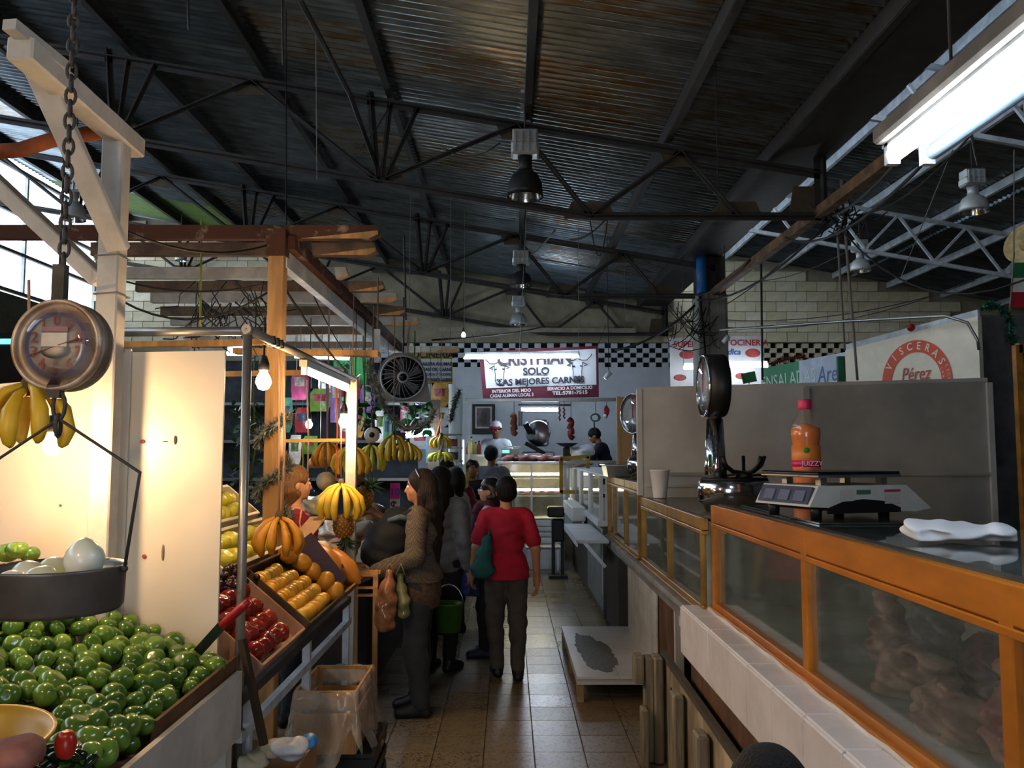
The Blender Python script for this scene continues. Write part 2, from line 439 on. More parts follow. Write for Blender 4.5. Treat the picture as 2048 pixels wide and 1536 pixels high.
nwv = 8; nsh = int(math.ceil((YB-YF)/(nwv*PITCHC)))
for a in range(4):
    x0, x1 = xs[a], xs[a+1]; L = math.hypot(x0-x1, .168*(x0-x1))+.08
    for j in range(nsh):
        y = YF+j*nwv*PITCHC
        r = random.random(); k = 0 if r < .55 else (1 if r < .85 else 2)
        if a == 0 and 3.2 < y < 8 : k = 2 if j % 3 else 0
        if a == 1 and 3.2 < y < 8: k = 2 if j % 4 == 1 else 0
        green = (a == 3 and 14.2 < y < 15.4)
        key = (a, k, green)
        if key not in SH: SH[key] = sheet_mesh(L, nwv).mesh('roof_sheet', mats=[m_fibre if green else m_zinc[k]])
        o = bpy.data.objects.new('roof_sheet', SH[key]); C.objects.link(o); o.parent = ceiling; o.matrix_parent_inverse = ceiling.matrix_basis.inverted()
        o.location = (x1-.04, y, zroof(x1)+.018+.004*(j % 2)); o.rotation_euler = (0, math.atan(.168), 0)
# gutter trough on the low side
g = MB(); g.box((2.8, 6.3, 4.485), (.56, 20.4, .012)); g.box((3.08, 6.3, 4.63), (.012, 20.4, .30)); g.box((2.52, 6.3, 4.54), (.012, 20.4, .12))
obj('gutter', g, mat('gutter_sheet', '3b3a38', .6, .2), ceiling)

def truss(name, Y, label, mir=False):
    t = thing(name, label, 'roof truss', (0, Y, 3.9), 'roof trusses of the main bay')
    zt = lambda X: zroof(X)-.155-.05
    zb = lambda X: 3.9+(.168*(.77-X) if X < .77 else 0)
    def ang(part, a, b, w=.07):
        m = MB(); a = Vector(a); b = Vector(b); m.bar(a+Vector((0, -.02, 0)), b+Vector((0, -.02, 0)), .008, w, up=(0, 1, 0)); m.bar(a, b, w, .008, up=(0, 1, 0)); return obj(part, m, m_steel, t)
    ang('top_chord', (-8, Y, zt(-8)), (3.02, Y, zt(3.02)), .09)
    ang('bottom_chord', (-8, Y, zb(-8)), (.77, Y, zb(.77)), .08); ang('bottom_chord', (.77, Y, zb(.77)), (3.05, Y, 3.9), .08)
    TN = [-7.6, -5.1, -2.5, .08, 1.66, 3.0]; BN = [-6.3, -3.8, -1.25, .78, 2.2]
    for i, x in enumerate(BN):
        for xt in (TN[i], TN[i+1]):
            if xt < 2.9: ang('web_member', (x, Y, zb(x)), (xt, Y, zt(xt)), .05)
    for x in (-6.3, -3.8, -1.25):
        ang('web_member', (x-.02, Y, zb(x)), (x-.1, Y, zt(x)+.1), .07); ang('web_member', (x+.02, Y, zb(x)), (x+.1, Y, zt(x)), .05); ang('web_member', (x+.05, Y, zb(x)), (x+.36, Y, zt(x+.36)), .05)
    ang('end_post', (3.0, Y, 3.86), (3.0, Y, 4.48), .12)
    def gus(x, z, w, h, s_):
        m = MB(); m.prism([(x-w/2, Y+.012, z), (x+w/2, Y+.012, z), (x+w*.35, Y+.012, z+s_*h), (x-w*.35, Y+.012, z+s_*h)], (0, .012, 0)); obj('gusset_plate', m, mat('gusset_steel', '5a4e3c', .7, .2), t)
    for x in TN[1:5]: gus(x, zt(x)+.02, .42, .16, -1)
    for x in BN: gus(x, zb(x)-.02, .5, .17, 1)
    gus(2.86, 3.9, .34, .3, 1)
    return t
truss('roof_truss', 8.0, 'nearest dark steel roof truss carrying the big hanging lamp')
truss('roof_truss', 12.2, 'second roof truss, ending at the grey column with the blue pipe')
truss('roof_truss', 16.2, 'farthest roof truss against the block wall')
# slanted sag rods tying the purlins
def rod(name, pts, r, m, label, cat='cable', group=None, n=5):
    return obj(name, MB().tube(pts, r, n), m, None, label, cat, group)
rod('sag_rod', [P(600, 0, 5.9), P(640, 75, 6.3), P(700, 190, 7.2), P(752, 330, 7.95)], .022, m_steel, 'slanting pipe brace under the roof left of the middle', 'pipe')

# right bay roof
ceiling2 = thing('ceiling', 'corrugated roof of the neighbouring bay on the right', 'roof', (7, 6, 5)); ceiling2['kind'] = 'structure'; del ceiling2['category']
def zr2(X): return 5.72-.18*(X-3.1)
for X in (3.2, 4.25, 5.3, 6.35, 7.4, 8.45, 9.5):
    b = MB(); b.box((X, 6.3, zr2(X)-.06), (.05, 20.6, .11)); obj('purlin', b, m_steelw, ceiling2)  # white colour paints in the light falling on these purlins
L = math.hypot(3.6, .18*3.6)
S2 = [sheet_mesh(L+.05, nwv).mesh('roof_sheet', mats=[m_zinc[k]]) for k in (0, 1)]
for a in range(2):
    for j in range(nsh):
        o = bpy.data.objects.new('roof_sheet', S2[0 if random.random() < .35 else 1]); C.objects.link(o); o.parent = ceiling2; o.matrix_parent_inverse = ceiling2.matrix_basis.inverted()
        o.location = (3.1+a*3.6, YF+j*nwv*PITCHC, zr2(3.1+a*3.6)+.02); o.rotation_euler = (0, math.atan(.18), 0)
for q, Y in enumerate((8.0, 12.2)):
    t = thing('bay_truss', ('nearer' if q == 0 else 'farther')+' slim white truss under the right-hand roof', 'roof truss', (6, Y, 4.4), 'white trusses of the right bay')
    zt = lambda X: zr2(X)-.15
    b = MB().bar((3.15, Y, zt(3.15)), (10.2, Y, zt(10.2)), .05, .05); obj('top_chord', b, m_steelw, t)
    b = MB().bar((3.15, Y, zt(3.15)-.62), (10.2, Y, zt(10.2)-.62), .05, .05); obj('bottom_chord', b, m_steelw, t)
    for i in range(7):
        x0 = 3.2+i*1.0; b = MB().bar((x0, Y, zt(x0)-.6), (x0+.5, Y, zt(x0+.5)), .035, .035); obj('web_member', b, m_steelw, t)
        b = MB().bar((x0+.5, Y, zt(x0+.5)), (x0+1, Y, zt(x0+1)-.6), .035, .035); obj('web_member', b, m_steelw, t)

# walls
wb = MB()
def wallrect(mb, x0, x1, z0, z1, y=YB, t=.12): mb.box(((x0+x1)/2, y+t/2, (z0+z1)/2), (x1-x0, t, z1-z0))
wallrect(wb, -8.6, 10.6, 0, 3.28); wall_back = obj('wall_back', wb, m_white, kind='structure', label='white painted back wall with a block lattice band')
ZL0 = 3.28; BW, BH = .124, .0935
wu = MB(); wu.prism([(-8.6, YB, 3.76), (3.1, YB, 3.76), (3.1, YB, 4.55), (-8.6, YB, zroof(-8.6)+.05)], (0, .12, 0)); wu.prism([(3.1, YB, 3.76), (10.6, YB, 3.76), (10.6, YB, zr2(10.6)), (3.1, YB, zr2(3.1))], (0, .12, 0))
wallrect(wu, -8.6, -3.1, 3.28, 3.76); wallrect(wu, 6.7, 10.6, 3.28, 3.76)
obj('upper_wall', wu, mat('cream_dull', 'a39a80', .85, var=.15, scale=2), wall_back)
obj('dark_backing', MB().box((1.8, YB+.27, 3.52), (10.6, .3, .56)), mat('outside_dark', '2b332f', .9), wall_back)  # dark box put in to paint the gloom behind the lattice holes
lb = MB().box((0, 0, 0), (BW, .10, BH), bev=.004).mesh('lattice_block', mats=[m_white]); lbc = MB().box((0, 0, 0), (BW, .10, BH), bev=.004).mesh('lattice_block', mats=[m_cream])
n = 0
for r in range(5):
    for c in range(79):
        if (r+c) % 2 == 0 or n >= 300: continue
        x = -3.1+BW*(c+.5); o = bpy.data.objects.new('lattice_block', lbc if x > 4.9 else lb); C.objects.link(o); o.parent = wall_back; o.matrix_parent_inverse = wall_back.matrix_basis.inverted()
        o.location = (x, YB+.05, ZL0+BH*(r+.5)); n += 1
# courses of cream blocks that can be told apart, left and right gables
cb = [MB().box((0, 0, 0), (.392, .05, .192), bev=.006).mesh('wall_block', mats=[mat('cream_block_%d' % i, h, .8, var=.1, scale=4)]) for i, h in enumerate(('dcd3b2', 'd3c9a6', 'e1d9bc'))]
for (xa, xb, zf) in ((-7.9, -4.3, zroof), (3.2, 8.8, zr2)):
    for r in range(12):
        z = 3.86+.2*r; x = xa+(.2 if r % 2 else 0)
        while x < xb:
            if z+.1 < min(zf(x-.2), zf(x+.2))-.02:
                o = bpy.data.objects.new('wall_block', random.choice(cb)); C.objects.link(o); o.parent = wall_back; o.matrix_parent_inverse = wall_back.matrix_basis.inverted(); o.location = (x, YB-.02, z)
            x += .4
wl = MB().box((-8.16, 6.2, 2.1), (.12, 20.6, 4.2)); obj('wall_left', wl, m_dim, kind='structure')
wr = MB().box((10.3, 6.2, 2.2), (.12, 20.6, 4.6)); obj('wall_right', wr, m_dim, kind='structure')
wf = MB().box((-4.925, YF-.06, 3.2), (6.95, .12, 6.6)).box((5.425, YF-.06, 3.2), (10.35, .12, 6.6)).box((-.6, YF-.06, 4.45), (1.7, .12, 4.1)); obj('wall_front', wf, m_dim, kind='structure')  # unseen gap added here so daylight reaches the foreground
# left clerestory: frame with panes of milky glass
win = thing('window_1', 'bright milky clerestory glazing under the high edge of the roof', 'window', (-8.1, 6, 4.2)); win['kind'] = 'structure'; del win['category']
m_milk = glassy('milky_glass', 'eef4ff', .35, .2, .95, True)
ys = np.linspace(YF, YB, 18)
for i in range(17):
    for (z0, z1) in ((4.25, 4.9), (4.9, 5.55), (5.55, 6.3)):
        obj('pane', MB().box((-8.12, (ys[i]+ys[i+1])/2, (z0+z1)/2), (.004, ys[1]-ys[0]-.04, z1-z0-.04)), m_milk, win)
for y in ys: obj('mullion', MB().box((-8.1, y, 5.27), (.06, .05, 2.05)), m_steelw, win)
for z in (4.25, 4.9, 5.55, 6.28): obj('rail', MB().box((-8.1, 6.2, z), (.07, 20.4, .05)), m_steel, win)
# right clerestory between the gutter and the neighbouring roof
win2 = thing('window_2', 'narrow roof-light strip above the gutter', 'window', (3.1, 6, 4.7)); win2['kind'] = 'structure'; del win2['category']
for i in range(17):
    obj('pane', MB().box((3.1, (ys[i]+ys[i+1])/2, 5.22), (.004, ys[1]-ys[0]-.04, .86)), m_milk, win2)
for y in ys: obj('mullion', MB().box((3.1, y, 5.22), (.05, .05, .95)), m_steelw, win2)

# concrete column with blue downpipe and the longitudinal conduit rail
p = P(1420, 600, 12.2)
col = thing('column', 'grey concrete column with a blue pipe at its head', 'column', (p.x, 12.2, 0))
b = MB()
for dx, wd, dy in ((-.14, .16, 0), (.0, .14, .02), (.13, .15, .005)): b.box((p.x+dx, 12.2+dy, 1.95), (wd, .4, 3.9), bev=.01)
obj('shaft', b, m_conc, col); obj('downpipe', MB().tube([(p.x-.14, 12.1, 3.88), (p.x-.14, 12.1, 4.5)], .075, 14), m_blue, col, 'blue painted drain pipe')
obj('head', MB().box((p.x+.02, 12.3, 4.18), (.42, .2, .62)), m_steel, col)
obj('conduit', MB().tube([(p.x-.2, 11.97, 3.9), (p.x-.14, 11.97, 3.0), (p.x-.1, 11.97, 2.2), (p.x-.17, 11.97, 1.6)], .018, 6), m_wire, col)
rl = MB(); rl.bar((3.0, 3.0, 3.93), (2.95, 12.2, 3.93), .09, .10); obj('cable_rail', rl, mat('brown_timber', '7a5a38', .7, var=.25, scale=7), None, 'long brown rail hung with cables below the gutter', 'rail')

# high-bay lamps
def highbay(px, py_top, py_bot, Y, wpx, label, dark=True):
    a = P(px, py_top, Y); bt = P(px, py_bot, Y); r = wpx*Y/1700/2; Hh = a.z-bt.z; x, y = a.x, Y
    t = thing('high_bay_lamp', label, 'lamp', (x, y, bt.z), 'bell-shaped hanging lamps')
    b = MB(); b.box((x, y, a.z-Hh*.11), (r*1.4, r*1.0, Hh*.2), bev=.01); b.box((x, y, a.z-Hh*.29), (r*1.55, r*1.1, Hh*.2), bev=.02)
    for i in (-1, -.33, .33, 1): b.box((x+i*r*.55, y-r*.55, a.z-Hh*.2), (.012, .03, Hh*.3))
    obj('ballast_box', b, m_lamp, t)
    obj('neck', MB().lathe([(r*.42, -Hh*.38), (r*.36, -Hh*.52), (r*.42, -Hh*.62)], (x, y, a.z), n=16), m_lampout if dark else m_lamp, t)
    zt, zb = -Hh*.60, -Hh
    pr = [(r*.42, zt), (r*.72, zt+(zb-zt)*.17), (r*.91, zt+(zb-zt)*.45), (r*.985, zt+(zb-zt)*.8), (r, zb)]
    sh = MB().lathe(pr+[(r*.99, zb+.004), (r*.96, zt+(zb-zt)*.85), (r*.84, zt+(zb-zt)*.5), (r*.66, zt+(zb-zt)*.22), (.001, zt+(zb-zt)*.15)], (x, y, a.z), n=28)
    o = obj('shade', sh, [m_lampout if dark else m_lamp, m_lampin], t, flip=False)
    for p_ in o.data.polygons:
        if p_.index >= 28*5: p_.material_index = 1
    obj('bulb', MB().lathe([(.001, zb+Hh*.06), (r*.3, zb+Hh*.12), (r*.34, zb+Hh*.22), (r*.2, zb+Hh*.32), (.001, zb+Hh*.35)], (x, y, a.z), n=14), mat('clear_bulb', 'e8e8e0', .1, var=0), t)
    obj('hook', MB().tube([(x, y, a.z), (x, y, (zroof(x) if x < 2.6 else zr2(x))-.02)], .010, 6), m_steel, t)
highbay(1050, 262, 395, 7.8, 74, 'big dark bell lamp hanging from the nearest truss')
highbay(1042, 502, 573, 12.0, 46, 'dark bell lamp second in the middle row, above the shop banner')
highbay(1037, 592, 650, 15.6, 36, 'smallest bell lamp of the middle row, farthest back', False)
highbay(1944, 340, 425, 9.5, 58, 'pale bell lamp under the right roof near the photo edge', False)
highbay(1719, 480, 543, 12.6, 40, 'pale bell lamp under the right roof, left of the brighter one', False)
highbay(150, 352, 440, 9.0, 48, 'grey bell lamp behind the white post on the left', False)
highbay(362, 486, 522, 15.2, 22, 'tiny pale lamp far back under the green roof sheet', False)
# ================================================================= RIGHT SIDE: COUNTERS
m_orange = mat('orange_aluminium', 'c9781f', .38, .35, var=.15, scale=5, stretch=(1, .3, 1))
m_gold = mat('gold_aluminium', '9c7430', .4, .4, var=.18, scale=5)
m_case = glassy('case_glass', '9aa59c', .13, .05, .92)
m_topg = glassy('counter_glass', '6d7b78', .34, .03, .8)
m_tile = mat('white_tile', 'e2d8d0', .25, var=.06, scale=5)
m_dirt = mat('dirty_tile', 'b5aa98', .4, var=.25, scale=4, hex2='d2cbbf')
m_brownb = mat('brown_board', '6d4a2a', .75, var=.25, scale=6, stretch=(1, 1, .3))
m_chrome = mat('chrome', 'cfd2d6', .12, 1., var=.04)
m_steelp = mat('stainless', 'b9bdc0', .3, .95, var=.08)
m_dullw = mat('dull_white_board', 'c6c4bd', .55, var=.08, scale=2)
m_greyp = mat('grey_board', 'a9a69c', .5, var=.10, scale=1.6)
m_inner = mat('case_liner', '8f9a90', .5, var=.2, scale=3)
m_glow_w = emit('case_light', 'fff0c8', 9.)

def case(name, label, X, y0, y1, z0, z1, depth, posts, fm, fw, rail, topmat, liner):
    t = thing(name, label, 'display case', (X+depth/2, (y0+y1)/2, z0))
    yc = (y0+y1)/2; Ly = y1-y0
    obj('top_rail', MB().box((X+.015, yc, z1-rail/2), (.03, Ly, rail), bev=.004), fm, t)
    obj('top_rail', MB().box((X+.012, yc, z1-rail-.012), (.036, Ly, .02), bev=.003), fm, t)
    obj('bottom_rail', MB().box((X+.02, yc, z0+.02), (.05, Ly, .04), bev=.004), fm, t)
    obj('bottom_rail', MB().box((X-.005, yc, z0+.008), (.03, Ly, .016), bev=.003), fm, t)
    for y in posts: obj('post', MB().box((X+.014, y, (z0+z1)/2), (.034, fw, z1-z0-.002), bev=.003), fm, t)
    ps = sorted(posts)
    for a, b in zip(ps[:-1], ps[1:]):
        if b-a > .12: obj('glass_pane', MB().box((X+.018, (a+b)/2, (z0+.04+z1-rail-.02)/2), (.005, b-a-fw+.004, z1-z0-rail-.056)), m_case, t)
    obj('top_panel', MB().box((X+depth/2+.02, yc, z1-.006), (depth-.04, Ly-.01, .01)), topmat, t)
    for yy in (y0+.012, y1-.012): obj('end_panel', MB().box((X+depth/2, yy, (z0+z1)/2), (depth-.04, .012, z1-z0-.03)), liner, t)
    obj('back_panel', MB().box((X+depth-.01, yc, (z0+z1)/2), (.014, Ly-.02, z1-z0-.03)), liner, t)
    obj('inner_floor', MB().box((X+depth/2, yc, z0+.012), (depth-.05, Ly-.02, .02)), liner, t)
    return t
ca = case('display_case', 'big orange framed glass case with raw meat inside, nearest on the right', 1.0, .9, 4.23, .88, 1.387, .72, [4.21, 2.92, 1.74, .92], m_orange, .05, .085, m_topg, m_inner)
obj('edge_strip', MB().box((1.045, 2.56, 1.389), (.035, 3.3, .006)), mat('grimy_strip', '3f3a30', .6, var=.2), ca)
obj('inset_pane', MB().box((1.4, 3.62, 1.3905), (.56, 1.05, .006)), mat('dark_counter_pane', '3a3c3a', .12, var=.1, spec=.8), ca)
cb1 = case('display_case', 'lower gold framed glass case under the dial scale', .96, 4.25, 6.22, .85, 1.32, .7, [6.2, 5.2, 4.3], m_gold, .035, .06, mat('brown_top', '6b6252', .25, var=.15), m_inner)
cb2 = case('display_case', 'gold framed glass case with red cloth inside, beyond the grey partition', .96, 6.36, 8.33, .85, 1.415, .7, [8.31, 7.9, 7.13, 6.38], m_gold, .035, .06, mat('brown_top2', '7d6d50', .3, var=.15), mat('brown_liner', '4c4436', .6, var=.25))
obj('shelf', MB().box((1.35, 5.2, 1.03), (.5, 1.8, .02)), m_white, cb1); obj('shelf', MB().box((1.3, 5.2, .93), (.4, 1.8, .02)), m_white, cb1)
obj('red_cloth', MB().grid(lambda u, v: (1.05+.03*math.sin(9*u+4*v), 6.5+.55*u, .92+.4*v), 10, 6), mat('maroon_cloth', '7e2330', .8), None, 'red cloth hanging inside the gold case beyond the partition', 'cloth')
obj('pink_sheet', MB().grid(lambda u, v: (1.12+.01*math.sin(9*u+4*v), 4.4+.7*u, 1.045+.19*v), 10, 6), mat('mauve_sheet', '9c7f86', .7), None, 'mauve plastic sheet standing in the lower gold case', 'sheet')

# tiled plinth under the big case: single tiles on face and ledge
pl = thing('counter_plinth', 'white tiled ledge under the orange case, brown board below', 'counter', (1.3, 2.6, 0))
obj('core', MB().box((1.3, 2.64, .756), (.84, 3.44, .21)), m_grout, pl)
obj('lower_board', MB().box((1.34, 2.64, .325), (.86, 3.40, .65)), m_brownb, pl)
y = 4.38
for i in range(12):
    yy = y-.15-.3*i
    obj('tile', MB().box((.872, yy, .755), (.012, .293, .228), bev=.004), m_tile, pl)
    obj('tile', MB().box((.937, yy, .870), (.125, .293, .012), bev=.004), m_tile, pl)
obj('end_tile', MB().box((1.3, 4.375, .755), (.85, .012, .228), bev=.003), m_tile, pl)
obj('mortar_bead', MB().tube([(.985, 4.3-.12*i, .878+.004*math.sin(i*2.3)) for i in range(27)], .012, 6), m_dirt, pl)
# brick and board base under the gold cases
bs = thing('counter_plinth', 'tiled and boarded base under the gold framed cases', 'counter', (1.3, 6.6, 0))
obj('slab', MB().box((1.3, 6.36, .82), (.78, 3.92, .055), bev=.004), m_conc, bs)
obj('slab_lip', MB().box((.925, 6.36, .80), (.03, 3.92, .06), bev=.004), mat('grey_lip', '7f7c7a', .4, var=.15), bs)
obj('core', MB().box((1.36, 6.64, .39), (.68, 1.5, .78)), m_grout, bs)
for i in range(7):
    for j in range(4):
        obj('tile', MB().box((1.008, 5.98+.2*i, .098+.196*j), (.012, .197, .193), bev=.002), m_dirt, bs)
obj('board', MB().box((1.05, 5.5, .39), (.06, .76, .78)), m_brownb, bs); obj('post', MB().box((1.0, 5.1, .39), (.05, .035, .78)), m_dullw, bs); obj('shelf_board', MB().box((1.0, 4.75, .70), (.02, .6, .12)), m_dullw, bs)
obj('dark_back', MB().box((1.45, 4.75, .39), (.03, .7, .78)), mat('dark_brown', '33271c', .8), bs)

# old plywood panel with plank posts leaning in front of the counter
pb = thing('plank_barrier', 'worn plywood barrier with plank posts standing in front of the tiled counter', 'barrier', (.82, 4.1, 0))
m_ply = mat('worn_plywood', 'b39b76', .8, var=.3, scale=4, stretch=(1, 1, .4), bump=.3)
m_plank = mat('grey_plank', '8d8066', .8, var=.25, scale=6, stretch=(3, 3, .3), bump=.3)
obj('plywood_sheet', MB().prism([(.84, 4.78, 0), (.84, 3.1, 0), (.84, 3.1, .50), (.84, 4.78, .54)], (.018, 0, 0)), m_ply, pb)
obj('top_batten', MB().bar((.85, 4.78, .545), (.85, 3.1, .505), .03, .03), mat('dark_edge', '4d4232', .8), pb)
for (x, yy, wx, wy, hh) in ((.80, 4.70, .05, .13, .55), (.755, 4.72, .045, .12, .54), (.715, 4.62, .035, .10, .30), (.80, 4.16, .05, .12, .50), (.79, 4.28, .02, .035, .50), (.80, 3.65, .05, .12, .48)):
    obj('plank', MB().box((x, yy, hh/2), (wx, wy, hh), bev=.008), m_plank, pb)
obj('plank_cap', MB().box((.70, 4.72, .48), (.05, .12, .14), bev=.004), m_plank, pb)

# low tiled platform in the aisle
pf = thing('low_platform', 'low white platform with a grey scuffed patch beside the tiled base', 'platform', (.72, 6.5, 0))
m_pfw = mat('platform_top', 'cbc9c6', .3, var=.06, scale=3)
wpm = MB(); rr_ = random.Random(5); vs_ = [(.63, 6.42, .1748)]
for i in range(60):
    an = 2*PI*i/60; q_ = 1+.08*math.sin(an*3+1)+.05*math.sin(an*7)+rr_.uniform(-.07, .07); vs_.append((.63+.125*q_*math.cos(an)*(1-.25*math.sin(an))-.04*math.sin(an), 6.45+.6*q_*math.sin(an), .1748))
wpm.add(vs_, [(0, 1+i, 1+(i+1) % 60) for i in range(60)]); obj('worn_patch', wpm, mat('worn_grey', '57544a', .6, var=.25, scale=12, stretch=(6, 1, 1)), pf)
for i in range(2): obj('top_panel', MB().box((.585+.283*i, 6.53, .165), (.281, 1.62, .018), bev=.002), m_pfw, pf)
for yy in (5.75, 7.31): obj('skirt', MB().box((.725, yy, .138), (.55, .025, .04)), m_dullw, pf)
obj('skirt', MB().box((.46, 6.53, .138), (.025, 1.58, .04)), m_dullw, pf)
for x in (.47, .97):
    for yy in (5.77, 6.5, 7.28): obj('leg', MB().box((x, yy, .062), (.05, .04, .124), bev=.003), mat('leg_wood', 'a58a5e', .7, var=.2), pf)

# partition behind the counters
pt = thing('partition', 'grey painted board partition standing behind the dial scale and bottle', 'partition', (2.2, 6.3, .9))
def pzl(X): return 2.10+.028*(X-.97)
obj('board', MB().prism([(.975, 6.285, 1.33), (2.19, 6.285, .0), (2.19, 6.285, pzl(2.19)), (.975, 6.285, pzl(.975))], (0, .03, 0)), m_dullw, pt)
obj('board', MB().prism([(2.2, 6.285, 0), (3.55, 6.285, 0), (3.55, 6.285, pzl(3.55)), (2.2, 6.285, pzl(2.2))], (0, .03, 0)), m_greyp, pt)
obj('seam_batten', MB().box((2.20, 6.275, 1.06), (.045, .02, 2.12)), m_greyp, pt); obj('edge_post', MB().box((.965, 6.3, 1.72), (.035, .05, .78)), m_dullw, pt)
obj('rail', MB().box((2.3, 6.275, 1.485), (2.5, .02, .025)), m_greyp, pt); obj('rail', MB().box((1.5, 6.275, 1.40), (1.0, .02, .02)), m_dullw, pt)
obj('top_trim', MB().bar((.96, 6.3, pzl(.96)), (3.56, 6.3, pzl(3.56)), .02, .05), m_dullw, pt)
obj('end_stile', MB().box((3.56, 6.28, 1.08), (.04, .04, 2.16)), m_dullw, pt)
ck = thing('dark_cupboard', 'dark panelled cupboard with an orange wooden frame at the right edge', 'cupboard', (4.1, 6.05, 0))
obj('panel', MB().box((4.1, 6.0, 1.2), (1.0, .04, 2.3)), mat('dark_panel', '2c2b2b', .5), ck)
obj('frame_stile', MB().box((3.6, 5.97, 1.25), (.05, .05, 2.3)), mat('orange_wood', 'a9742c', .6, var=.2), ck); obj('frame_rail', MB().box((4.1, 5.97, 2.38), (1.0, .05, .07)), mat('orange_wood', 'a9742c'), ck)
obj('shelf_edge', MB().box((4.0, 5.85, .88), (1.0, .3, .06)), m_brownb, ck); obj('stile', MB().box((3.92, 5.96, 1.3), (.04, .03, 1.2)), m_brownb, ck)
gw = thing('stall_wall', 'dark grey stall side wall beside the red ring sign', 'wall', (4.8, 7.9, 0)); obj('panel', MB().box((4.75, 7.9, 1.45), (1.0, .06, 2.95)), mat('grey_wall', '5c5d5d', .8, var=.15), gw)

# ---- red ring butcher sign (flat sign board, seen at a slant)
a = P(1955, 632, 7.7); b = P(1690, 700, 9.2)
sg = thing('stall_sign', 'cream sign board with an orange-red ring reading VISCERAS', 'sign', ((a.x+b.x)/2, 8.45, 1.6))
sx = (a-b).normalized(); sx_h = Vector((sx.x, sx.y, 0)).normalized(); nrm = Vector((sx_h.y, -sx_h.x, 0))
back = nrm*-.05
m_sign = mat('sign_cream', 'ece4cb', .5, var=.04)
obj('board', MB().prism([b+Vector((0, 0, -1.25)), a+Vector((0, 0, -1.3)), a, b], back), m_sign, sg)
obj('top_edge', MB().bar(b-nrm*.02+Vector((0, 0, .015)), a-nrm*.02+Vector((0, 0, .015)), .03, .09), m_steelw, sg)
m_ring = mat('sign_red', 'd8512b', .5, var=.03)
Lw = (a-b).length; c0 = P(1832, 765, 8.35); cc = Vector(c0)
# put the ring centre on the board plane
tpar = (cc-b).dot(nrm)/1.0; cc = cc-nrm*(cc-b).dot(nrm)+nrm*.006
R1, R0 = .42, .30
def onb(an, r): return cc+sx_h*math.cos(an)*r+Vector((0, 0, 1))*math.sin(an)*r
rg = MB(); N_ = 48; vs = []; fs = []
for i in range(N_+1):
    an = -.35*PI+(1.7*PI)*i/N_; vs += [onb(an, R0), onb(an, R1)]
for i in range(N_): fs.append((2*i, 2*i+1, 2*i+3, 2*i+2))
rg.add(vs, fs); obj('ring', rg, m_ring, sg)
for i, ch in enumerate('VISCERAS'):
    an = math.radians(150-120*i/7); p_ = onb(an, (R0+R1)/2)+nrm*.004
    text('lettering', ch, p_, sx_h*math.sin(an)-Vector((0, 0, 1))*math.cos(an), sx_h*math.cos(an)+Vector((0, 0, 1))*math.sin(an), .105, m_sign, sg, .02, sx=.9)
for i, ch in enumerate('CECOS'):
    an = math.radians(20-26*i/4); text('lettering', ch, onb(an, R1-.032)+nrm*.004, sx_h*math.sin(an)-Vector((0, 0, 1))*math.cos(an), sx_h*math.cos(an)+Vector((0, 0, 1))*math.sin(an), .04, m_sign, sg, .01)
for i, ch in enumerate('LENGUA'):
    an = math.radians(20-34*i/5); text('lettering', ch, onb(an, R0+.028)+nrm*.004, sx_h*math.sin(an)-Vector((0, 0, 1))*math.cos(an), sx_h*math.cos(an)+Vector((0, 0, 1))*math.sin(an), .036, m_sign, sg, .01)
text('lettering', 'P\u00e9rez', cc+Vector((0, 0, .08))+nrm*.004, sx_h, (0, 0, 1), .19, mat('sign_script_red', 'b8412e', .5, var=0), sg, .0, sx=.8, shear=.25)
obj('bracket', MB().tube([P(1440, 660, 9.5), P(1700, 642, 8.4), P(1890, 632, 7.7), P(1935, 645, 7.6), P(1955, 680, 7.6), P(1958, 700, 7.6)], .014, 7), m_steelp, sg)

# ---- ENSALADAS banner
a2 = P(1690, 704, 9.4); b2 = P(1522, 737, 10.6)
sb = thing('banner', 'green and white banner reading ENSALADAS beside the cream sign', 'banner', ((a2.x+b2.x)/2, 10, 1.7))
sxb = Vector(((a2-b2).x, (a2-b2).y, 0)).normalized(); nb = Vector((sxb.y, -sxb.x, 0)); mid = b2.lerp(a2, .48)
dn = Vector((0, 0, -.9))
obj('cloth', MB().prism([b2, mid, mid+dn, b2+dn], -nb*.01), mat('banner_green', '4f9a72', .7, var=.1), sb)
obj('cloth', MB().prism([mid, a2, a2+dn, mid+dn], -nb*.01), mat('banner_pale', 'cfdcf0', .7, var=.1), sb)
text('lettering', 'ENSALADAS', b2.lerp(a2, .34)+Vector((0, 0, -.2))+nb*.004, (a2-b2), (0, 0, 1), .23, mat('banner_text', 'd5ecdf', .6, var=0), sb, .0, sx=.72)
text('lettering', 'Are', b2.lerp(a2, .8)+Vector((0, 0, -.22))+nb*.004, (a2-b2), (0, 0, 1), .27, mat('banner_text2', '5a79a8', .6, var=0), sb, .0, sx=.7, shear=.2)
sbg = thing('stall_post', 'green and white post between the banner and the cream sign', 'post', (P(1690, 800, 9.3).x, 9.3, 0))
q = P(1682, 760, 9.35); obj('shaft', MB().box((q.x, 9.35, 1.35), (.07, .05, 2.7)), mat('green_paint', '2f6b4a', .6), sbg); obj('shaft_face', MB().box((q.x+.07, 9.33, 1.35), (.05, .05, 2.7)), m_steelw, sbg)

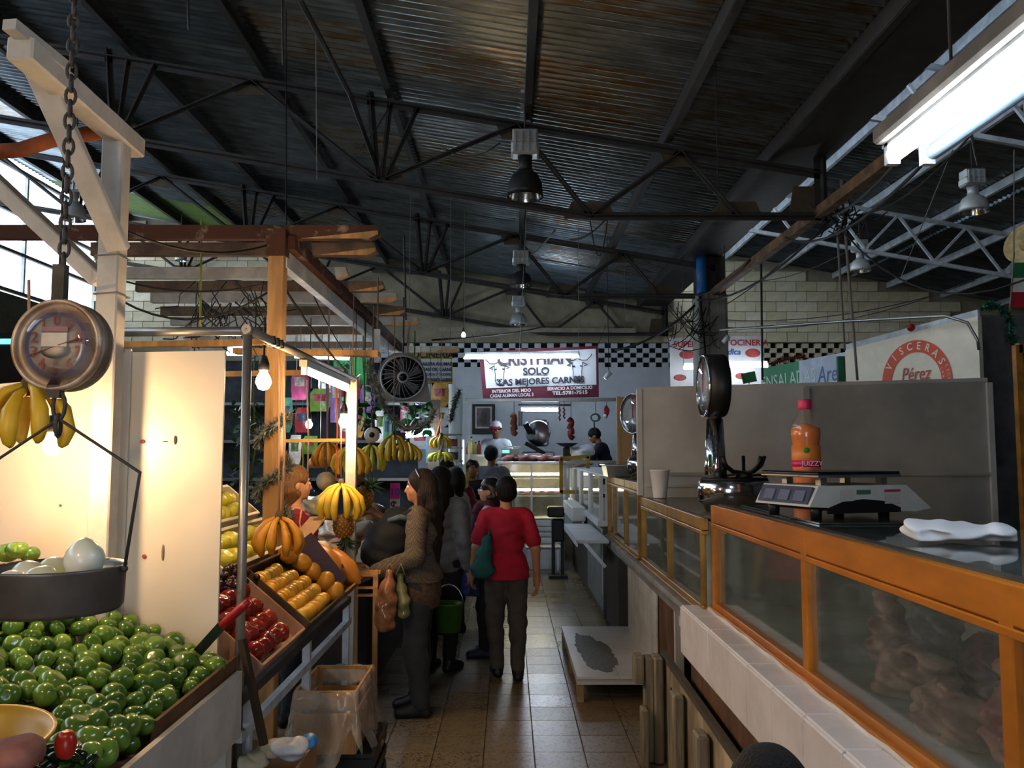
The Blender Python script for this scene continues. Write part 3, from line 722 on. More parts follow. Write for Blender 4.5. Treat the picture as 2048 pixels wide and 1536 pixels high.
# ---- things on the counters
def dial_scale(name, label, c, z0, R, face_dir, hcol, base_w, wide, show_tray):
    x, y = c; t = thing(name, label, 'scale', (x, y, z0)); f = Vector((face_dir[0], face_dir[1], 0)).normalized()
    obj('base', MB().lathe([(base_w*.40, 0), (base_w*.43, .02), (base_w*.45, .035), (base_w*.5, .05), (base_w*.5, .15), (base_w*.46, .17), (.001, .175)], (x, y, z0), n=36, sx=wide, sy=.9), m_chrome, t)
    obj('base_top', MB().lathe([(base_w*.47, .168), (base_w*.45, .182), (.001, .184)], (x, y, z0), n=36, sx=wide, sy=.9), m_black, t)
    cx = x-base_w*wide*.5+.10
    obj('column', MB().lathe([(.064, .17), (.06, .25), (.046, .17+hcol)], (cx, y, z0), n=24), m_chrome, t)
    obj('collar', MB().lathe([(.038, .16+hcol), (.04, .20+hcol)], (cx, y, z0), n=20), m_black, t)
    cz = z0+.18+hcol+R
    dc = Vector((cx+.0, y, cz)); th = .115
    ax = f
    obj('drum', MB().lathe([(.001, -th/2), (R*.97, -th/2), (R, -th/2+.01), (R, th/2)], dc, ax, 40), m_black, t)
    obj('rim', MB().lathe([(R*1.005, th/2-.004), (R*1.01, th/2+.008), (R*.95, th/2+.010), (R*.94, th/2)], dc, ax, 40), m_chrome, t)
    d_ = obj('dial_face', MB().lathe([(R*.95, th/2+.001), (.001, th/2+.002)], dc, ax, 40), mat('dial_face_white', 'cdd4d8', .35, var=.05), t)
    tan = Vector((0, 0, 1)).cross(ax)
    tk = MB()
    for i in range(40):
        an = 2*PI*i/40; d = tan*math.cos(an)+Vector((0, 0, 1))*math.sin(an); l = .12 if i % 4 == 0 else .06
        tk.bar(dc+ax*(th/2+.004)+d*R*(.92-l), dc+ax*(th/2+.004)+d*R*.92, .004, .002)
    obj('graduation', tk, m_black, d_)
    obj('needle', MB().bar(dc+ax*(th/2+.006)-Vector((0, 0, R*.2)), dc+ax*(th/2+.006)+Vector((0, 0, R*.8)), .006, .003), mat('needle_red', 'a02020', .5, var=0), t)
    obj('lens', MB().lathe([(R*.95, th/2+.007), (R*.6, th/2+.016), (.001, th/2+.02)], dc, ax, 40), glassy('lens_glass', 'ffffff', .03, .03, .97), t)
    if show_tray:
        sp = MB(); hx = x+base_w*.18
        for an in (.4, 1.3, 2.4, 3.6, 5.1):
            d = Vector((math.cos(an), math.sin(an), 0)); sp.tube([(hx, y, z0+.21), Vector((hx, y, z0+.215))+d*.07, Vector((hx, y, z0+.25))+d*.125, Vector((hx, y, z0+.30))+d*.15], .011, 7)
        sp.lathe([(.05, .17), (.045, .215), (.001, .22)], (hx, y, z0), n=16)
        obj('spider_arms', sp, m_black, t)
        obj('hose', MB().tube([(x-.06, y-.02, z0+.19), (x, y-.05, z0+.205), (x+.06, y-.02, z0+.19), (x+.12, y-.05, z0+.20), (x+.18, y, z0+.19)], .007, 6), m_black, t)
    return t
dial_scale('dial_scale', 'chrome pedestal scale with a black drum dial on the low gold case', (1.26, 4.78), 1.322, .178, (-1, .02), .34, .30, 1.35, True)
d = P(1262, 900, 7.2); dial_scale('dial_scale', 'chrome dial scale half hidden behind the end of the grey partition', (d.x+.11, 7.2), 1.418, .172, (-.85, -.5), .20, .24, 1.2, False)
st = obj('sticker', MB().box((1.11, 4.705, 1.60), (.018, .004, .07)), mat('green_sticker', '1f6b3c', .5), None, 'green sticker on the chrome scale column', 'sticker')

cp = thing('foam_cup', 'tall white foam cup on the gold case below the partition', 'cup', (P(1320, 985, 6.05).x, 6.05, 1.322))
cx, cy = cp.location.x, cp.location.y
obj('wall', MB().lathe([(.001, 0), (.045, 0), (.047, .01), (.068, .19), (.071, .192), (.071, .2), (.064, .2), (.043, .012), (.001, .01)], (cx, cy, 1.322), n=28), mat('white_foam', 'e4e0da', .7, var=.03), cp)

# price-computing scale
es = thing('electronic_scale', 'white electronic price scale with steel plate on the orange case', 'scale', (1.30, 3.42, 1.394))
sc_c = Vector((1.30, 3.42, 1.394)); th = math.radians(20); Rz = Matrix.Rotation(th, 3, 'Z')
def S(x, y, z): return sc_c+Rz @ Vector((x*1.12, y*1.0, z*1.1))
m_abs = mat('scale_plastic', 'c9c8bf', .45, var=.05)
obj('body', MB().prism([S(-.225, -.16, .045), S(.23, -.16, .02), S(.30, -.16, .03), S(.19, -.16, .115), S(-.185, -.16, .115)], Rz @ Vector((0, .33, 0))), m_abs, es)
obj('arched_skirt', MB().prism([S(-.15, -.163, .04), S(-.09, -.163, .06), S(0, -.163, .068), S(.09, -.163, .06), S(.16, -.163, .036), S(.16, -.163, .02), S(-.15, -.163, .02)], Rz @ Vector((0, .01, 0))), m_black, es)
dp = obj('display', MB().prism([S(-.214, -.145, .05), S(-.214, .155, .05), S(-.189, .155, .108), S(-.189, -.145, .108)], Rz @ Vector((-.012, 0, .004))), mat('lcd_panel', '3b3f52', .25, var=.05), es)
for i in range(3):
    yy = -.09+.09*i; obj('readout', MB().prism([S(-.222, yy-.03, .062), S(-.222, yy+.03, .062), S(-.206, yy+.03, .098), S(-.206, yy-.03, .098)], Rz @ Vector((-.004, 0, .001))), mat('lcd_cell', '5a5f73', .3, var=0), dp)
for k_, (x0, x1, z0, z1, cc_) in enumerate(((-.10, -.045, .062, .1, 'b9b6ae'), (-.03, .03, .085, .1, '3c6b58'), (.09, .16, .05, .085, 'b9b6ae'), (.09, .16, .092, .1, 'a04050'))):
    obj('sticker', MB().prism([S(x0, -.163, z0), S(x1, -.163, z0), S(x1, -.163, z1), S(x0, -.163, z1)], Rz @ Vector((0, -.001, 0))), mat('scale_sticker_%d' % k_, cc_, .5, var=0), es)
for (x, y) in ((-.17, -.12), (-.17, .13), (.12, -.12), (.12, .13)): obj('foot', MB().lathe([(.02, -.0), (.022, .03), (.022, .05)], S(x, y, 0), n=14), m_black, es)
obj('underside', MB().box(S(.02, 0, .04), (.42, .28, .02), Rz), m_black, es)
pe = obj('plate', MB().box(S(-.01, .01, .158), (.40, .34, .012), Rz, bev=.005), mat('plate_steel', '6b7186', .22, 1., var=.05), es)
obj('plate_rim', MB().box(S(-.01, .01, .148), (.405, .345, .012), Rz, bev=.004), m_steelp, es)
for (x, y) in ((-.13, -.1), (.13, -.1), (.13, .1), (-.13, .1)): obj('plate_support', MB().box(S(x, y, .13), (.03, .03, .04), Rz), m_steelp, es)

# juice bottle
bx, by, bz = P(1615, 1012, 4.02).x, 4.02, 1.394
bt = thing('juice_bottle', 'clear bottle of orange juice with a pink cap and label behind the electronic scale', 'bottle', (bx, by, bz))
r = .067
prof = [(.001, 0), (r*.86, .0), (r, .015)]
for i in range(9): prof += [(r*(.985 if i % 2 else .93), .03+.022*i)]
prof += [(r*.93, .235), (r*.93, .30), (r, .315), (r*1.02, .34), (r, .365), (r*.86, .40), (r*.55, .435), (r*.44, .448), (r*.44, .468)]
obj('shell', MB().lathe(prof, (bx, by, bz), n=28), glassy('pet_plastic', 'ffd9b0', .06, .05, .96), bt)
obj('juice', MB().lathe([(a_*.965, b_) for a_, b_ in prof if b_ < .39]+[(.001, .39)], (bx, by, bz), n=28), mat('orange_juice', 'f0813a', .25, var=.05), bt)
obj('label', MB().lathe([(r*.99, .185), (r*.99, .285)], (bx, by, bz), n=28), mat('label_orange', 'e88a3a', .4, var=.05), bt)
obj('label_band', MB().lathe([(r*1.0, .185), (r*1.0, .215)], (bx, by, bz), n=28), mat('label_pink', 'd8226a', .4, var=0), bt)
text('lettering', 'JUIZZY', (bx+.004, by-r*1.012, bz+.2), (1, 0, 0), (0, 0, 1), .032, mat('label_text', 'f3d9e0', .5, var=0), bt, .01)
obj('label_leaf', MB().ball((bx-.02, by-r*.98, bz+.262), .013, rs=(1.2, .3, 1)), mat('label_green', '3f8f2a', .5, var=0), bt)
obj('cap', MB().lathe([(r*.42, .455), (r*.46, .46), (r*.46, .497), (r*.42, .502), (.001, .503)], (bx, by, bz), n=24), mat('pink_cap', 'd9305a', .4, var=.03), bt)

# folded cloth
tw = Field((-.16, -.09, -.005), (.18, .09, .07), .004)
tw.cone((-.12, 0, .024), (.12, .01, .020), .030, .026, .02, (1, 1.9, .8)); tw.cone((-.12, .03, .03), (.02, .03, .034), .022, .022, .02, (1, 1.6, 1)); tw.cone((.10, -.01, .026), (.135, -.02, .02), .022, .014, .02, (1, 1.6, 1)); tw.ripple(.006, 85, 2); tw.plane((0, 0, -1), 0)
q = PZ(1920, 1082, 1.392)
fobj('folded_cloth', tw, mat('white_cloth', 'e6e8ea', .9, var=.03), None, Matrix.Translation((q.x, q.y, 1.393)) @ Matrix.Rotation(-.12, 4, 'Z'), None, 'white folded cloth lying on the orange case', 'cloth')

# offal in the big case, each a piece of its own
m_off = [mat('offal_pale', 'c9a88e', .45, var=0, hex2='6e4a40', scale=7, bump=.4, lo=.35, hi=.65), mat('offal_pink', 'b98272', .4, var=0, hex2='7a463c', scale=6, bump=.4, lo=.35, hi=.65), mat('offal_grey', 'b0aca6', .4, var=0, hex2='4b4a4e', scale=5, bump=.3), mat('liver_dark', '4d221e', .25, var=.2)]
def blob(name, label, c, parts, mi, seed, amp=.008):
    lo = np.min([np.array(p_)-r_ for p_, r_ in parts], 0)-.03; hi = np.max([np.array(p_)+r_ for p_, r_ in parts], 0)+.03
    f = Field(lo, hi, .009)
    for p_, r_ in parts: f.ell(p_, (r_, r_*.8, r_), .03)
    f.ripple(amp*1.7, 70, seed); f.plane((0, 0, -1), 0)
    return fobj(name, f, m_off[mi], None, Matrix.Translation(c), None, label, 'meat')
blob('tripe', 'pale folded tripe at the left of the meat heap in the orange case', (1.22, 2.68, .905), [((0, 0, .05), .09), ((0, .1, .14), .07), ((.02, .14, .24), .05), ((.05, -.08, .06), .08)], 0, 1)
blob('offal_piece', 'tall pinkish hanging piece in the middle of the orange case', (1.34, 2.22, .905), [((0, 0, .08), .09), ((0, .03, .2), .065), ((.01, .05, .30), .05), ((.03, .0, .34), .05)], 1, 2)
blob('offal_piece', 'broad brownish meat lump at the right of the orange case window', (1.22, 1.98, .905), [((0, 0, .06), .10), ((.03, -.1, .1), .10), ((.0, .1, .1), .09), ((.1, .0, .16), .09)], 1, 3)
blob('offal_piece', 'rounded meat lump in front in the orange case', (1.14, 2.26, .905), [((0, 0, .05), .08), ((.02, .09, .06), .07), ((0, -.08, .08), .07)], 0, 4)
blob('offal_piece', 'meat lump nearest the camera in the orange case', (1.2, 1.55, .905), [((0, 0, .06), .11), ((.03, -.1, .1), .10), ((.0, .12, .12), .10)], 1, 5)
blob('liver', 'dark liver behind the pale tripe in the orange case', (1.46, 2.55, .905), [((0, 0, .06), .12), ((.0, -.12, .08), .09), ((.02, .13, .1), .08)], 3, 6)
blob('offal_bag', 'grey plastic-wrapped meat beside the tripe in the orange case', (1.40, 2.86, .905), [((0, 0, .08), .10), ((.02, .02, .2), .08), ((.0, -.08, .16), .06)], 2, 7)
# white refrigerated case and its ledges farther along
wc = thing('white_case', 'white framed glass case lit inside, farthest on the right of the aisle', 'display case', (1.2, 10.4, .9))
X = .87
obj('base_box', MB().box((1.25, 10.4, .48), (.66, 4.0, .9)), mat('steel_dark', '4f524f', .5, .3), wc)
for i in range(26): obj('rib', MB().box((.915, 8.45+.06*i, .5), (.012, .03, .78)), m_steelp, wc)
obj('lower_tray', MB().box((1.22, 10.4, .95), (.72, 4.1, .06), bev=.006), m_white, wc)
obj('top', MB().box((1.25, 10.4, 1.405), (.66, 4.1, .035), bev=.005), m_white, wc)
for yy in (8.38, 9.4, 9.52, 10.6, 10.72, 11.6, 12.4): obj('post', MB().box((.90, yy, 1.19), (.035, .05, .44)), m_white, wc)
for a_, b_ in ((8.4, 9.4), (9.52, 10.6), (10.72, 11.6), (11.6, 12.4)): obj('glass_pane', MB().box((.905, (a_+b_)/2, 1.19), (.005, b_-a_-.05, .42)), m_case, wc)
obj('back_panel', MB().box((1.56, 10.4, 1.19), (.02, 4.0, .42)), m_white, wc); obj('end_panel', MB().box((1.25, 8.36, 1.19), (.62, .015, .42)), m_white, wc)
obj('wire_shelf', MB().box((1.3, 10.4, 1.17), (.4, 3.9, .012)), m_steelp, wc)
obj('lamp_tube', MB().tube([(1.45, 8.6, 1.36), (1.45, 12.2, 1.36)], .015, 8), m_glow_w, wc)
sl = thing('side_ledge', 'white steel ledge jutting into the aisle from the white case', 'shelf', (.75, 8.6, .83))
obj('shelf', MB().box((.75, 8.55, .845), (.29, 1.75, .03), bev=.004), m_white, sl); obj('lip', MB().box((.61, 8.55, .83), (.012, 1.75, .06)), m_white, sl)
for yy in (7.85, 9.2): obj('bracket', MB().bar((.88, yy, .6), (.68, yy, .83), .02, .03), m_steelp, sl)
s2 = thing('side_box', 'pale steel box ledge beyond the white ledge', 'shelf', (.8, 10.6, .85)); obj('box', MB().box((.8, 10.6, .93), (.16, 1.6, .16), bev=.01), m_white, s2); obj('bracket', MB().box((.86, 10.6, .8), (.03, 1.2, .14)), m_steelp, s2)
dk = thing('dark_pillar', 'dark grey cabinet side between the tiled base and the white case', 'cabinet', (1.0, 7.5, 0)); obj('side', MB().box((1.15, 7.86, .39), (.42, .9, .78)), mat('dark_cab', '3d3a36', .6, var=.1), dk); obj('plinth', MB().box((1.15, 7.86, .02), (.44, .92, .04)), m_black, dk)
obj('price_tag', MB().box((.905, 8.42, .70), (.004, .11, .13)), mat('lime_tag', '9be02a', .6, var=0), None, 'lime green tag stuck on the base of the white case', 'tag')
# steel tray and tan board beyond the partition
stt = thing('steel_tray', 'stainless tray with a plastic bag on the gold case', 'tray', (P(1245, 940, 7.9).x, 7.9, 1.42))
q = stt.location; obj('pan', MB().prism([(q.x-.15, 7.76, 1.42), (q.x+.15, 7.76, 1.42), (q.x+.17, 7.74, 1.52), (q.x-.17, 7.74, 1.52)], (0, .38, 0)), m_steelp, stt); obj('pan_rim', MB().box((q.x, 7.94, 1.525), (.37, .43, .012), bev=.003), m_steelp, stt)
tb = thing('tan_board', 'tan wooden stall divider behind the half hidden dial scale', 'partition', (P(1255, 900, 8.2).x, 8.25, 1.42)); q = tb.location
obj('board', MB().box((q.x+.18, 8.25, 1.80), (.5, .03, .76)), mat('tan_wood', 'c7a878', .6, var=.12, scale=3), tb); obj('edge', MB().box((q.x-.08, 8.25, 1.80), (.03, .05, .77)), mat('tan_wood', 'c7a878'), tb)

# near twin-tube light fixture, upper right
ft = thing('tube_light', 'twin fluorescent fixture overhead at the upper right, one tube lit', 'light fixture', (.97, 1.4, 2.3))
zt = 2.375; x1 = .93
obj('channel', MB().box((x1+.035, 1.38, zt+.045), (.15, 1.3, .045), bev=.008), mat('grimy_metal', '6d6659', .6, .3, var=.2), ft)
obj('reflector', MB().box((x1+.05, 1.38, zt+.018), (.13, 1.3, .008)), m_steelw, ft)
obj('lit_tube', MB().tube([(x1, .76, zt-.01), (x1, 2.0, zt-.01)], .019, 14), m_tube, ft, 'glowing tube')
obj('unlit_tube', MB().tube([(x1+.085, .76, zt-.01), (x1+.085, 1.98, zt-.01)], .019, 14), m_tubeoff, ft, 'dark tube')
for xx in (x1, x1+.085):
    for yy in (.745, 2.01): obj('socket', MB().box((xx, yy, zt-.002), (.03, .02, .06)), m_steelw, ft)
for yy in (1.0, 1.8): obj('hanger', MB().tube([(x1+.04, yy, zt+.06), (x1+.04, yy, 4.9)], .004, 5), m_steel, ft)
# ================================================================= LEFT SIDE: FRUIT STALL
m_wpost = mat('white_painted_wood', 'cfc9bd', .65, var=.12, scale=4)
m_wood = mat('pale_wood', 'c9975a', .65, var=.18, scale=5, stretch=(3, 3, .4))
m_woodb = mat('brown_wood', '7d5632', .75, var=.25, scale=5, stretch=(.4, 3, 3))
m_card = mat('cardboard', '9a7349', .8, var=.1)
m_pipe = mat('galvanised_pipe', 'a7a39a', .4, .7, var=.2, scale=9, hex2='8a5a3a', lo=.3, hi=.4)
m_panelw = mat('cream_board', 'e6dccb', .38, var=.05, scale=1.5)
m_bulb = emit('warm_bulb', 'ffd29c', 520.)
m_bulbw = emit('white_bulb', 'f2f6ff', 260.)
m_tubew = emit('warm_tube', 'ffe2b0', 30.)

# white post, beam and knee brace
x = P(218, 700, 2.86).x
po = thing('stall_post', 'white painted wooden post beside the hanging dial scale', 'post', (x, 2.86, 0))
ztop = P(218, 262, 2.86).z
obj('shaft', MB().box((x, 2.86, ztop/2), (.072, .07, ztop), bev=.005), m_wpost, po)
obj('beam', MB().bar((x+.01, 2.98, ztop-.02), (x-.0, 2.27, ztop+.01), .075, .07, bev=.006), m_wpost, po, 'white beam running overhead to the camera'); obj('beam_end', MB().bar((x+.03, 2.45, ztop+.035), (x+.0, 2.22, ztop+.05), .04, .03), m_wpost, po)
a = P(238, 500, 2.82); b = P(75, 140, 2.45)
obj('knee_brace', MB().bar(a, b, .028, .075, up=(1, 0, 0), bev=.004), m_wpost, po)
obj('side_brace', MB().bar(P(205, 565, 2.9), P(-30, 345, 2.9), .05, .10, up=(0, 1, 0), bev=.005), m_wpost, po)
tie = MB()
for zz in (P(218, 508, 2.8).z, P(218, 585, 2.8).z):
    tie.tube([(x-.04, 2.82, zz), (x+.04, 2.815, zz+.004), (x+.045, 2.9, zz), (x-.04, 2.9, zz+.003), (x-.04, 2.82, zz)], .003, 5)
obj('binding_wire', tie, m_wireg, po)
cr = thing('curved_branch', 'rust-brown curved timber reaching left from the white post', 'timber', P(95, 300, 2.95))
obj('timber', MB().tube([P(-40, 305, 2.9), P(40, 300, 2.92), P(120, 275, 2.95), P(200, 265, 2.98)], .028, 8), mat('rust_lit_timber', '9a4f22', .75, var=.25), cr)  # rust-brown with the bulb's orange light put into the colour
# cream boards of the stall side
bd = thing('stall_screen', 'cream board screen behind the green tomatoes', 'screen', (-1.3, 2.95, .9))
p0, p1 = P(242, 705, 2.96), P(450, 701, 2.96)
obj('board', MB().prism([(p0.x, 2.96, .85), (p1.x, 2.96, .85), (p1.x, 2.96, p1.z), (p0.x, 2.96, p0.z)], (0, .012, 0)), m_panelw, bd)
q0, q1 = P(-80, 775, 2.96), P(235, 745, 2.96)
obj('board', MB().prism([(q0.x, 2.965, .85), (q1.x, 2.965, .85), (q1.x, 2.965, q1.z), (q0.x, 2.965, q0.z)], (0, .012, 0)), m_panelw, bd)
obj('edge_strip', MB().box((P(250, 900, 2.95).x, 2.95, 1.43), (.02, .012, 1.15)), m_panelw, bd)
for (px_, py_, w_, h_, hx) in ((285, 883, 10, 8, 'c85a40'), (350, 880, 6, 18, '6b5a44'), (330, 883, 12, 3, '8a6a50'), (288, 1113, 9, 9, 'c0503c'), (325, 1105, 5, 32, 'a08468'), (120, 1010, 6, 3, '8f7f6a')):
    q = P(px_, py_, 2.955); s_ = 2.955/1700; obj('stain', MB().ball((q.x, 2.957, q.z), 1, 8, 6, rs=(w_*s_/2, .0025, h_*s_/2)), mat('stain_'+hx, hx, .8, var=.2), bd)
# pipe frame
pf_ = thing('pipe_frame', 'rusty galvanised pipe frame carrying the hanging fruit', 'frame', (-.95, 3.0, 0))
X0 = -.935; Zp = 2.08
obj('upright', MB().tube([(X0, 3.02, .55), (X0, 3.02, Zp)], .0165, 12), m_pipe, pf_)
obj('crossbar', MB().tube([(X0, 3.02, Zp), (P(236, 657, 3.02).x, 3.02, Zp-.005)], .0165, 12), m_pipe, pf_)
obj('rail', MB().tube([(X0, 3.0, Zp+.005), (X0, 5.12, Zp)], .0175, 12), m_pipe, pf_)
obj('far_upright', MB().box((X0-.01, 5.12, 1.05), (.06, .05, 2.1)), mat('white_rust_post', 'd5cfc0', .6, var=.15), pf_)
obj('elbow', MB().ball((X0, 3.02, Zp), .022), m_pipe, pf_)
for yy in (3.3, 3.36, 3.42): bt_ = MB(); bt_.tube([(X0-.02, yy, Zp-.012), (X0+.02, yy+.01, Zp-.01), (X0+.016, yy+.012, Zp+.02), (X0-.018, yy+.01, Zp+.02), (X0-.02, yy, Zp-.012)], .004, 5); obj('binding_wire', bt_, m_wire, pf_)
tl = thing('tube_light', 'warm fluorescent tube strapped under the pipe rail', 'light fixture', (X0, 4.3, 2.0))
obj('channel', MB().box((X0+.012, 4.32, Zp-.035), (.035, 1.05, .03)), mat('grey_channel', '8a8478', .5, .4), tl)
obj('tube', MB().tube([(X0+.012, 3.83, Zp-.065), (X0+.012, 4.82, Zp-.075)], .014, 10), m_tubew, tl)
for yy in (3.82, 4.83): obj('socket', MB().box((X0+.012, yy, Zp-.06), (.025, .02, .05)), m_white, tl)
def bulb(px_, py_, Y, label, m_, r=.032, cord=.1, sock=m_black):
    c = P(px_, py_, Y); t = thing('light_bulb', label, 'light bulb', (c.x, Y, c.z-r), 'bare hanging bulbs')
    obj('glass', MB().lathe([(.001, -r), (r*.6, -r*.8), (r, 0), (r*.85, r*.6), (r*.45, r*1.3), (r*.42, r*1.6)], c, n=16), m_, t)
    obj('socket', MB().lathe([(.018, r*1.5), (.022, r*1.6), (.022, r*2.4), (.014, r*3.2), (.012, r*3.4), (.001, r*3.45)], c, n=12), sock, t)
    obj('cord', MB().tube([(c.x, Y, c.z+r*3.4), (c.x, Y, c.z+r*3.4+cord)], .004, 6), m_wire, t)
    return t
bulb(527, 765, 3.42, 'glowing bare bulb under the near end of the pipe rail', m_bulb, cord=.16)
bulb(688, 845, 4.95, 'glowing bare bulb hanging low at the far end of the pipe rail', m_bulb, cord=.2)
bulb(104, 893, 2.62, 'glowing bare bulb hidden behind the big banana bunch', m_bulb, r=.028, cord=.9)
bulb(618, 850, 7.4, 'white bulb glowing deep in the fruit stall', m_bulbw, cord=.83)

nb_ = thing('light_bulb', 'bare bulb hanging over the near end of the tomato tray', 'light bulb', (-1.3, .85, 2.1), 'bare hanging bulbs')
obj('glass', MB().lathe([(.001, -.032), (.02, -.026), (.032, 0), (.027, .02), (.015, .042), (.0135, .05)], (-1.3, .85, 2.13), n=16), m_bulb, nb_); obj('socket', MB().lathe([(.018, .048), (.022, .052), (.022, .08), (.012, .11), (.001, .112)], (-1.3, .85, 2.13), n=12), m_black, nb_); obj('cord', MB().tube([(-1.3, .85, 2.24), (-1.3, .85, 4.9)], .004, 6), m_wire, nb_)

# tray of green tomatoes
tr = thing('tomato_tray', 'wooden tray board with cardboard edge holding the green tomatoes', 'tray', (-1.4, 2.3, .75))
obj('side_board', MB().prism([(-.915, 1.35, .70), (-.915, 2.93, .70), (-.915, 2.93, .915), (-.915, 1.35, .90)], (.018, 0, 0)), m_wpost, tr)
obj('cardboard_edge', MB().prism([(-.935, 2.28, .88), (-.935, 2.95, .88), (-.935, 2.95, .958), (-.935, 2.30, .945)], (.012, 0, 0)), mat('brown_edge', '6b4a2a', .8, var=.2), tr)
obj('bed', MB().prism([(-.93, 1.35, .86), (-1.5, 1.35, .90), (-2.3, 1.35, .90), (-2.3, 1.35, .80), (-.93, 1.35, .80)], (0, 1.6, 0)), m_woodb, tr)
for yy in (1.4, 2.88): obj('leg', MB().box((-.95, yy, .37), (.06, .06, .74)), m_wpost, tr)
obj('lower_rail', MB().bar((-.93, 1.4, .45), (-.93, 2.9, .45), .05, .06), m_woodb, tr)
def zheap(X, Y): return .905+.42*min(max(-.95-X, 0), .62)*(.25+.75*min(max((Y-1.85)/.95, 0), 1))+.035
def round_fruit(r, seed, lob=.05, nb=5, sq=.88, dim=.25, n=14, m=9):
    rnd = random.Random(seed); b = MB(); ph = rnd.random()*6; vs = []; fs = []
    b.ball((0, 0, 0), r, n, m)
    V = []
    for v in b.v:
        v = Vector(v); d = v.normalized(); an = math.atan2(d.y, d.x); s_ = math.hypot(d.x, d.y)
        k = 1+lob*math.cos(nb*an+ph)*s_*.6+.04*math.sin(2*an+ph*2)*s_
        top = max(0, d.z); k *= 1-dim*(top**12)-dim*.4*(max(0, -d.z)**14)
        V.append((d.x*r*k, d.y*r*k, d.z*r*k*sq))
    b.v = V; return b
m_tg = [mat('green_tomato_%d' % i, h, .22, var=0, hex2=h2, scale=9, spec=.6, coat=.3) for i, (h, h2) in enumerate((('6c8f30', '4d7024'), ('7f9f3c', '5e8230'), ('577d2a', '42641f')))]
TM = []
for i in range(6):
    r_ = .029; me = round_fruit(r_, i, .06 if i % 2 else .03, 5 if i % 3 else 4, .86 if i < 4 else .98).mesh('green_tomato', mats=[m_tg[i % 3]]); TM.append(me)
pts = []; rnd = random.Random(3); tries = 0
def pxof(p):
    d = Vector(p)-Vector((0, 0, H)); c, s_ = math.cos(PITCH), math.sin(PITCH)
    dz = d.y*c+d.z*s_; up = -d.y*s_+d.z*c; return (1024+FPX*d.x/dz, 768-FPX*up/dz)
while tries < 22000:
    tries += 1; X_ = rnd.uniform(-1.78, -.955); Y_ = rnd.uniform(1.75, 2.92)
    p_ = (X_, Y_, zheap(X_, Y_)); u, v = pxof(p_)
    if u < -25 or v > 1530 or (u < 225 and v < 1215) or (u < 118 and v > 1400) or (Y_ < 2.02 and X_ > -1.16): continue
    if all((X_-q[0])**2+(Y_-q[1])**2 > .047**2 for q in pts): pts.append(p_)
pts = pts[:300]
for i, p_ in enumerate(pts):
    o = bpy.data.objects.new('green_tomato', TM[rnd.randrange(6)]); C.objects.link(o)
    o.location = (p_[0], p_[1], p_[2]+rnd.uniform(-.012, .014)); o.rotation_euler = (rnd.uniform(-1.2, 1.2), rnd.uniform(-1.2, 1.2), rnd.uniform(0, 6)); s_ = rnd.choice((.82, .92, 1., 1.06, 1.15, 1.28)); o.scale = (s_,)*3
    tag(o, 'small glossy green tomato in the heap on the tray', 'tomato', 'green tomatoes heaped on the tray')
st_ = MB(); src = round_fruit(.028, 2, n=10, m=7)
for k in range(300):
    X_ = rnd.uniform(-1.8, -.95); Y_ = rnd.uniform(1.75, 2.92); z_ = zheap(X_, Y_)-.042; st_.add([(v[0]+X_, v[1]+Y_, v[2]+z_) for v in src.v], src.f, 0, True)
obj('tomato_heap', st_, m_tg[2], None, 'lower layer of green tomatoes under the heap', 'tomatoes', None, 'stuff')
m_chil = mat('dark_chilli', '16321a', .2, var=.2, coat=.4)
for k in range(34):
    X_ = rnd.uniform(-1.18, -.955); Y_ = rnd.uniform(1.72, 2.06); z_ = .935+rnd.uniform(0, .03); an = rnd.uniform(0, 6); L_ = rnd.uniform(.05, .08); d = Vector((math.cos(an), math.sin(an), rnd.uniform(-.2, .2)))
    c_ = Vector((X_, Y_, z_)); pts_ = [c_-d*L_/2, c_-d*L_*.2+Vector((0, 0, .006)), c_+d*L_*.2+Vector((0, 0, .005)), c_+d*L_*.5]
    obj('green_chilli', MB().tube(pts_, [.008, .014, .012, .003], 8), m_chil, None, 'dark green chilli in the front corner of the tray', 'chilli', 'dark chillies at the tray front')
# red-handled knife stuck in the heap
kn = thing('knife', 'knife with a red handle stuck into the green tomatoes', 'knife', P(430, 1280, 2.85))
a, b, c_ = P(497, 1203, 2.78), P(443, 1252, 2.8), P(395, 1305, 2.84)
obj('handle', MB().tube([a, a.lerp(b, .2), a.lerp(b, .8), b], [.010, .0145, .0145, .012], 10), mat('red_plastic', 'a3161c', .4, var=.1), kn); obj('blade', MB().bar(b, c_, .032, .002, up=(0, 1, .3)), mat('worn_blade', '66706a', .35, .9), kn)
sk = obj('leaning_stick', MB().bar(P(484, 1278, 2.98), P(528, 1490, 2.95), .022, .022), mat('dark_stick', '3f2d1c', .8, var=.2), None, 'dark wooden stick leaning on the tray end', 'stick')
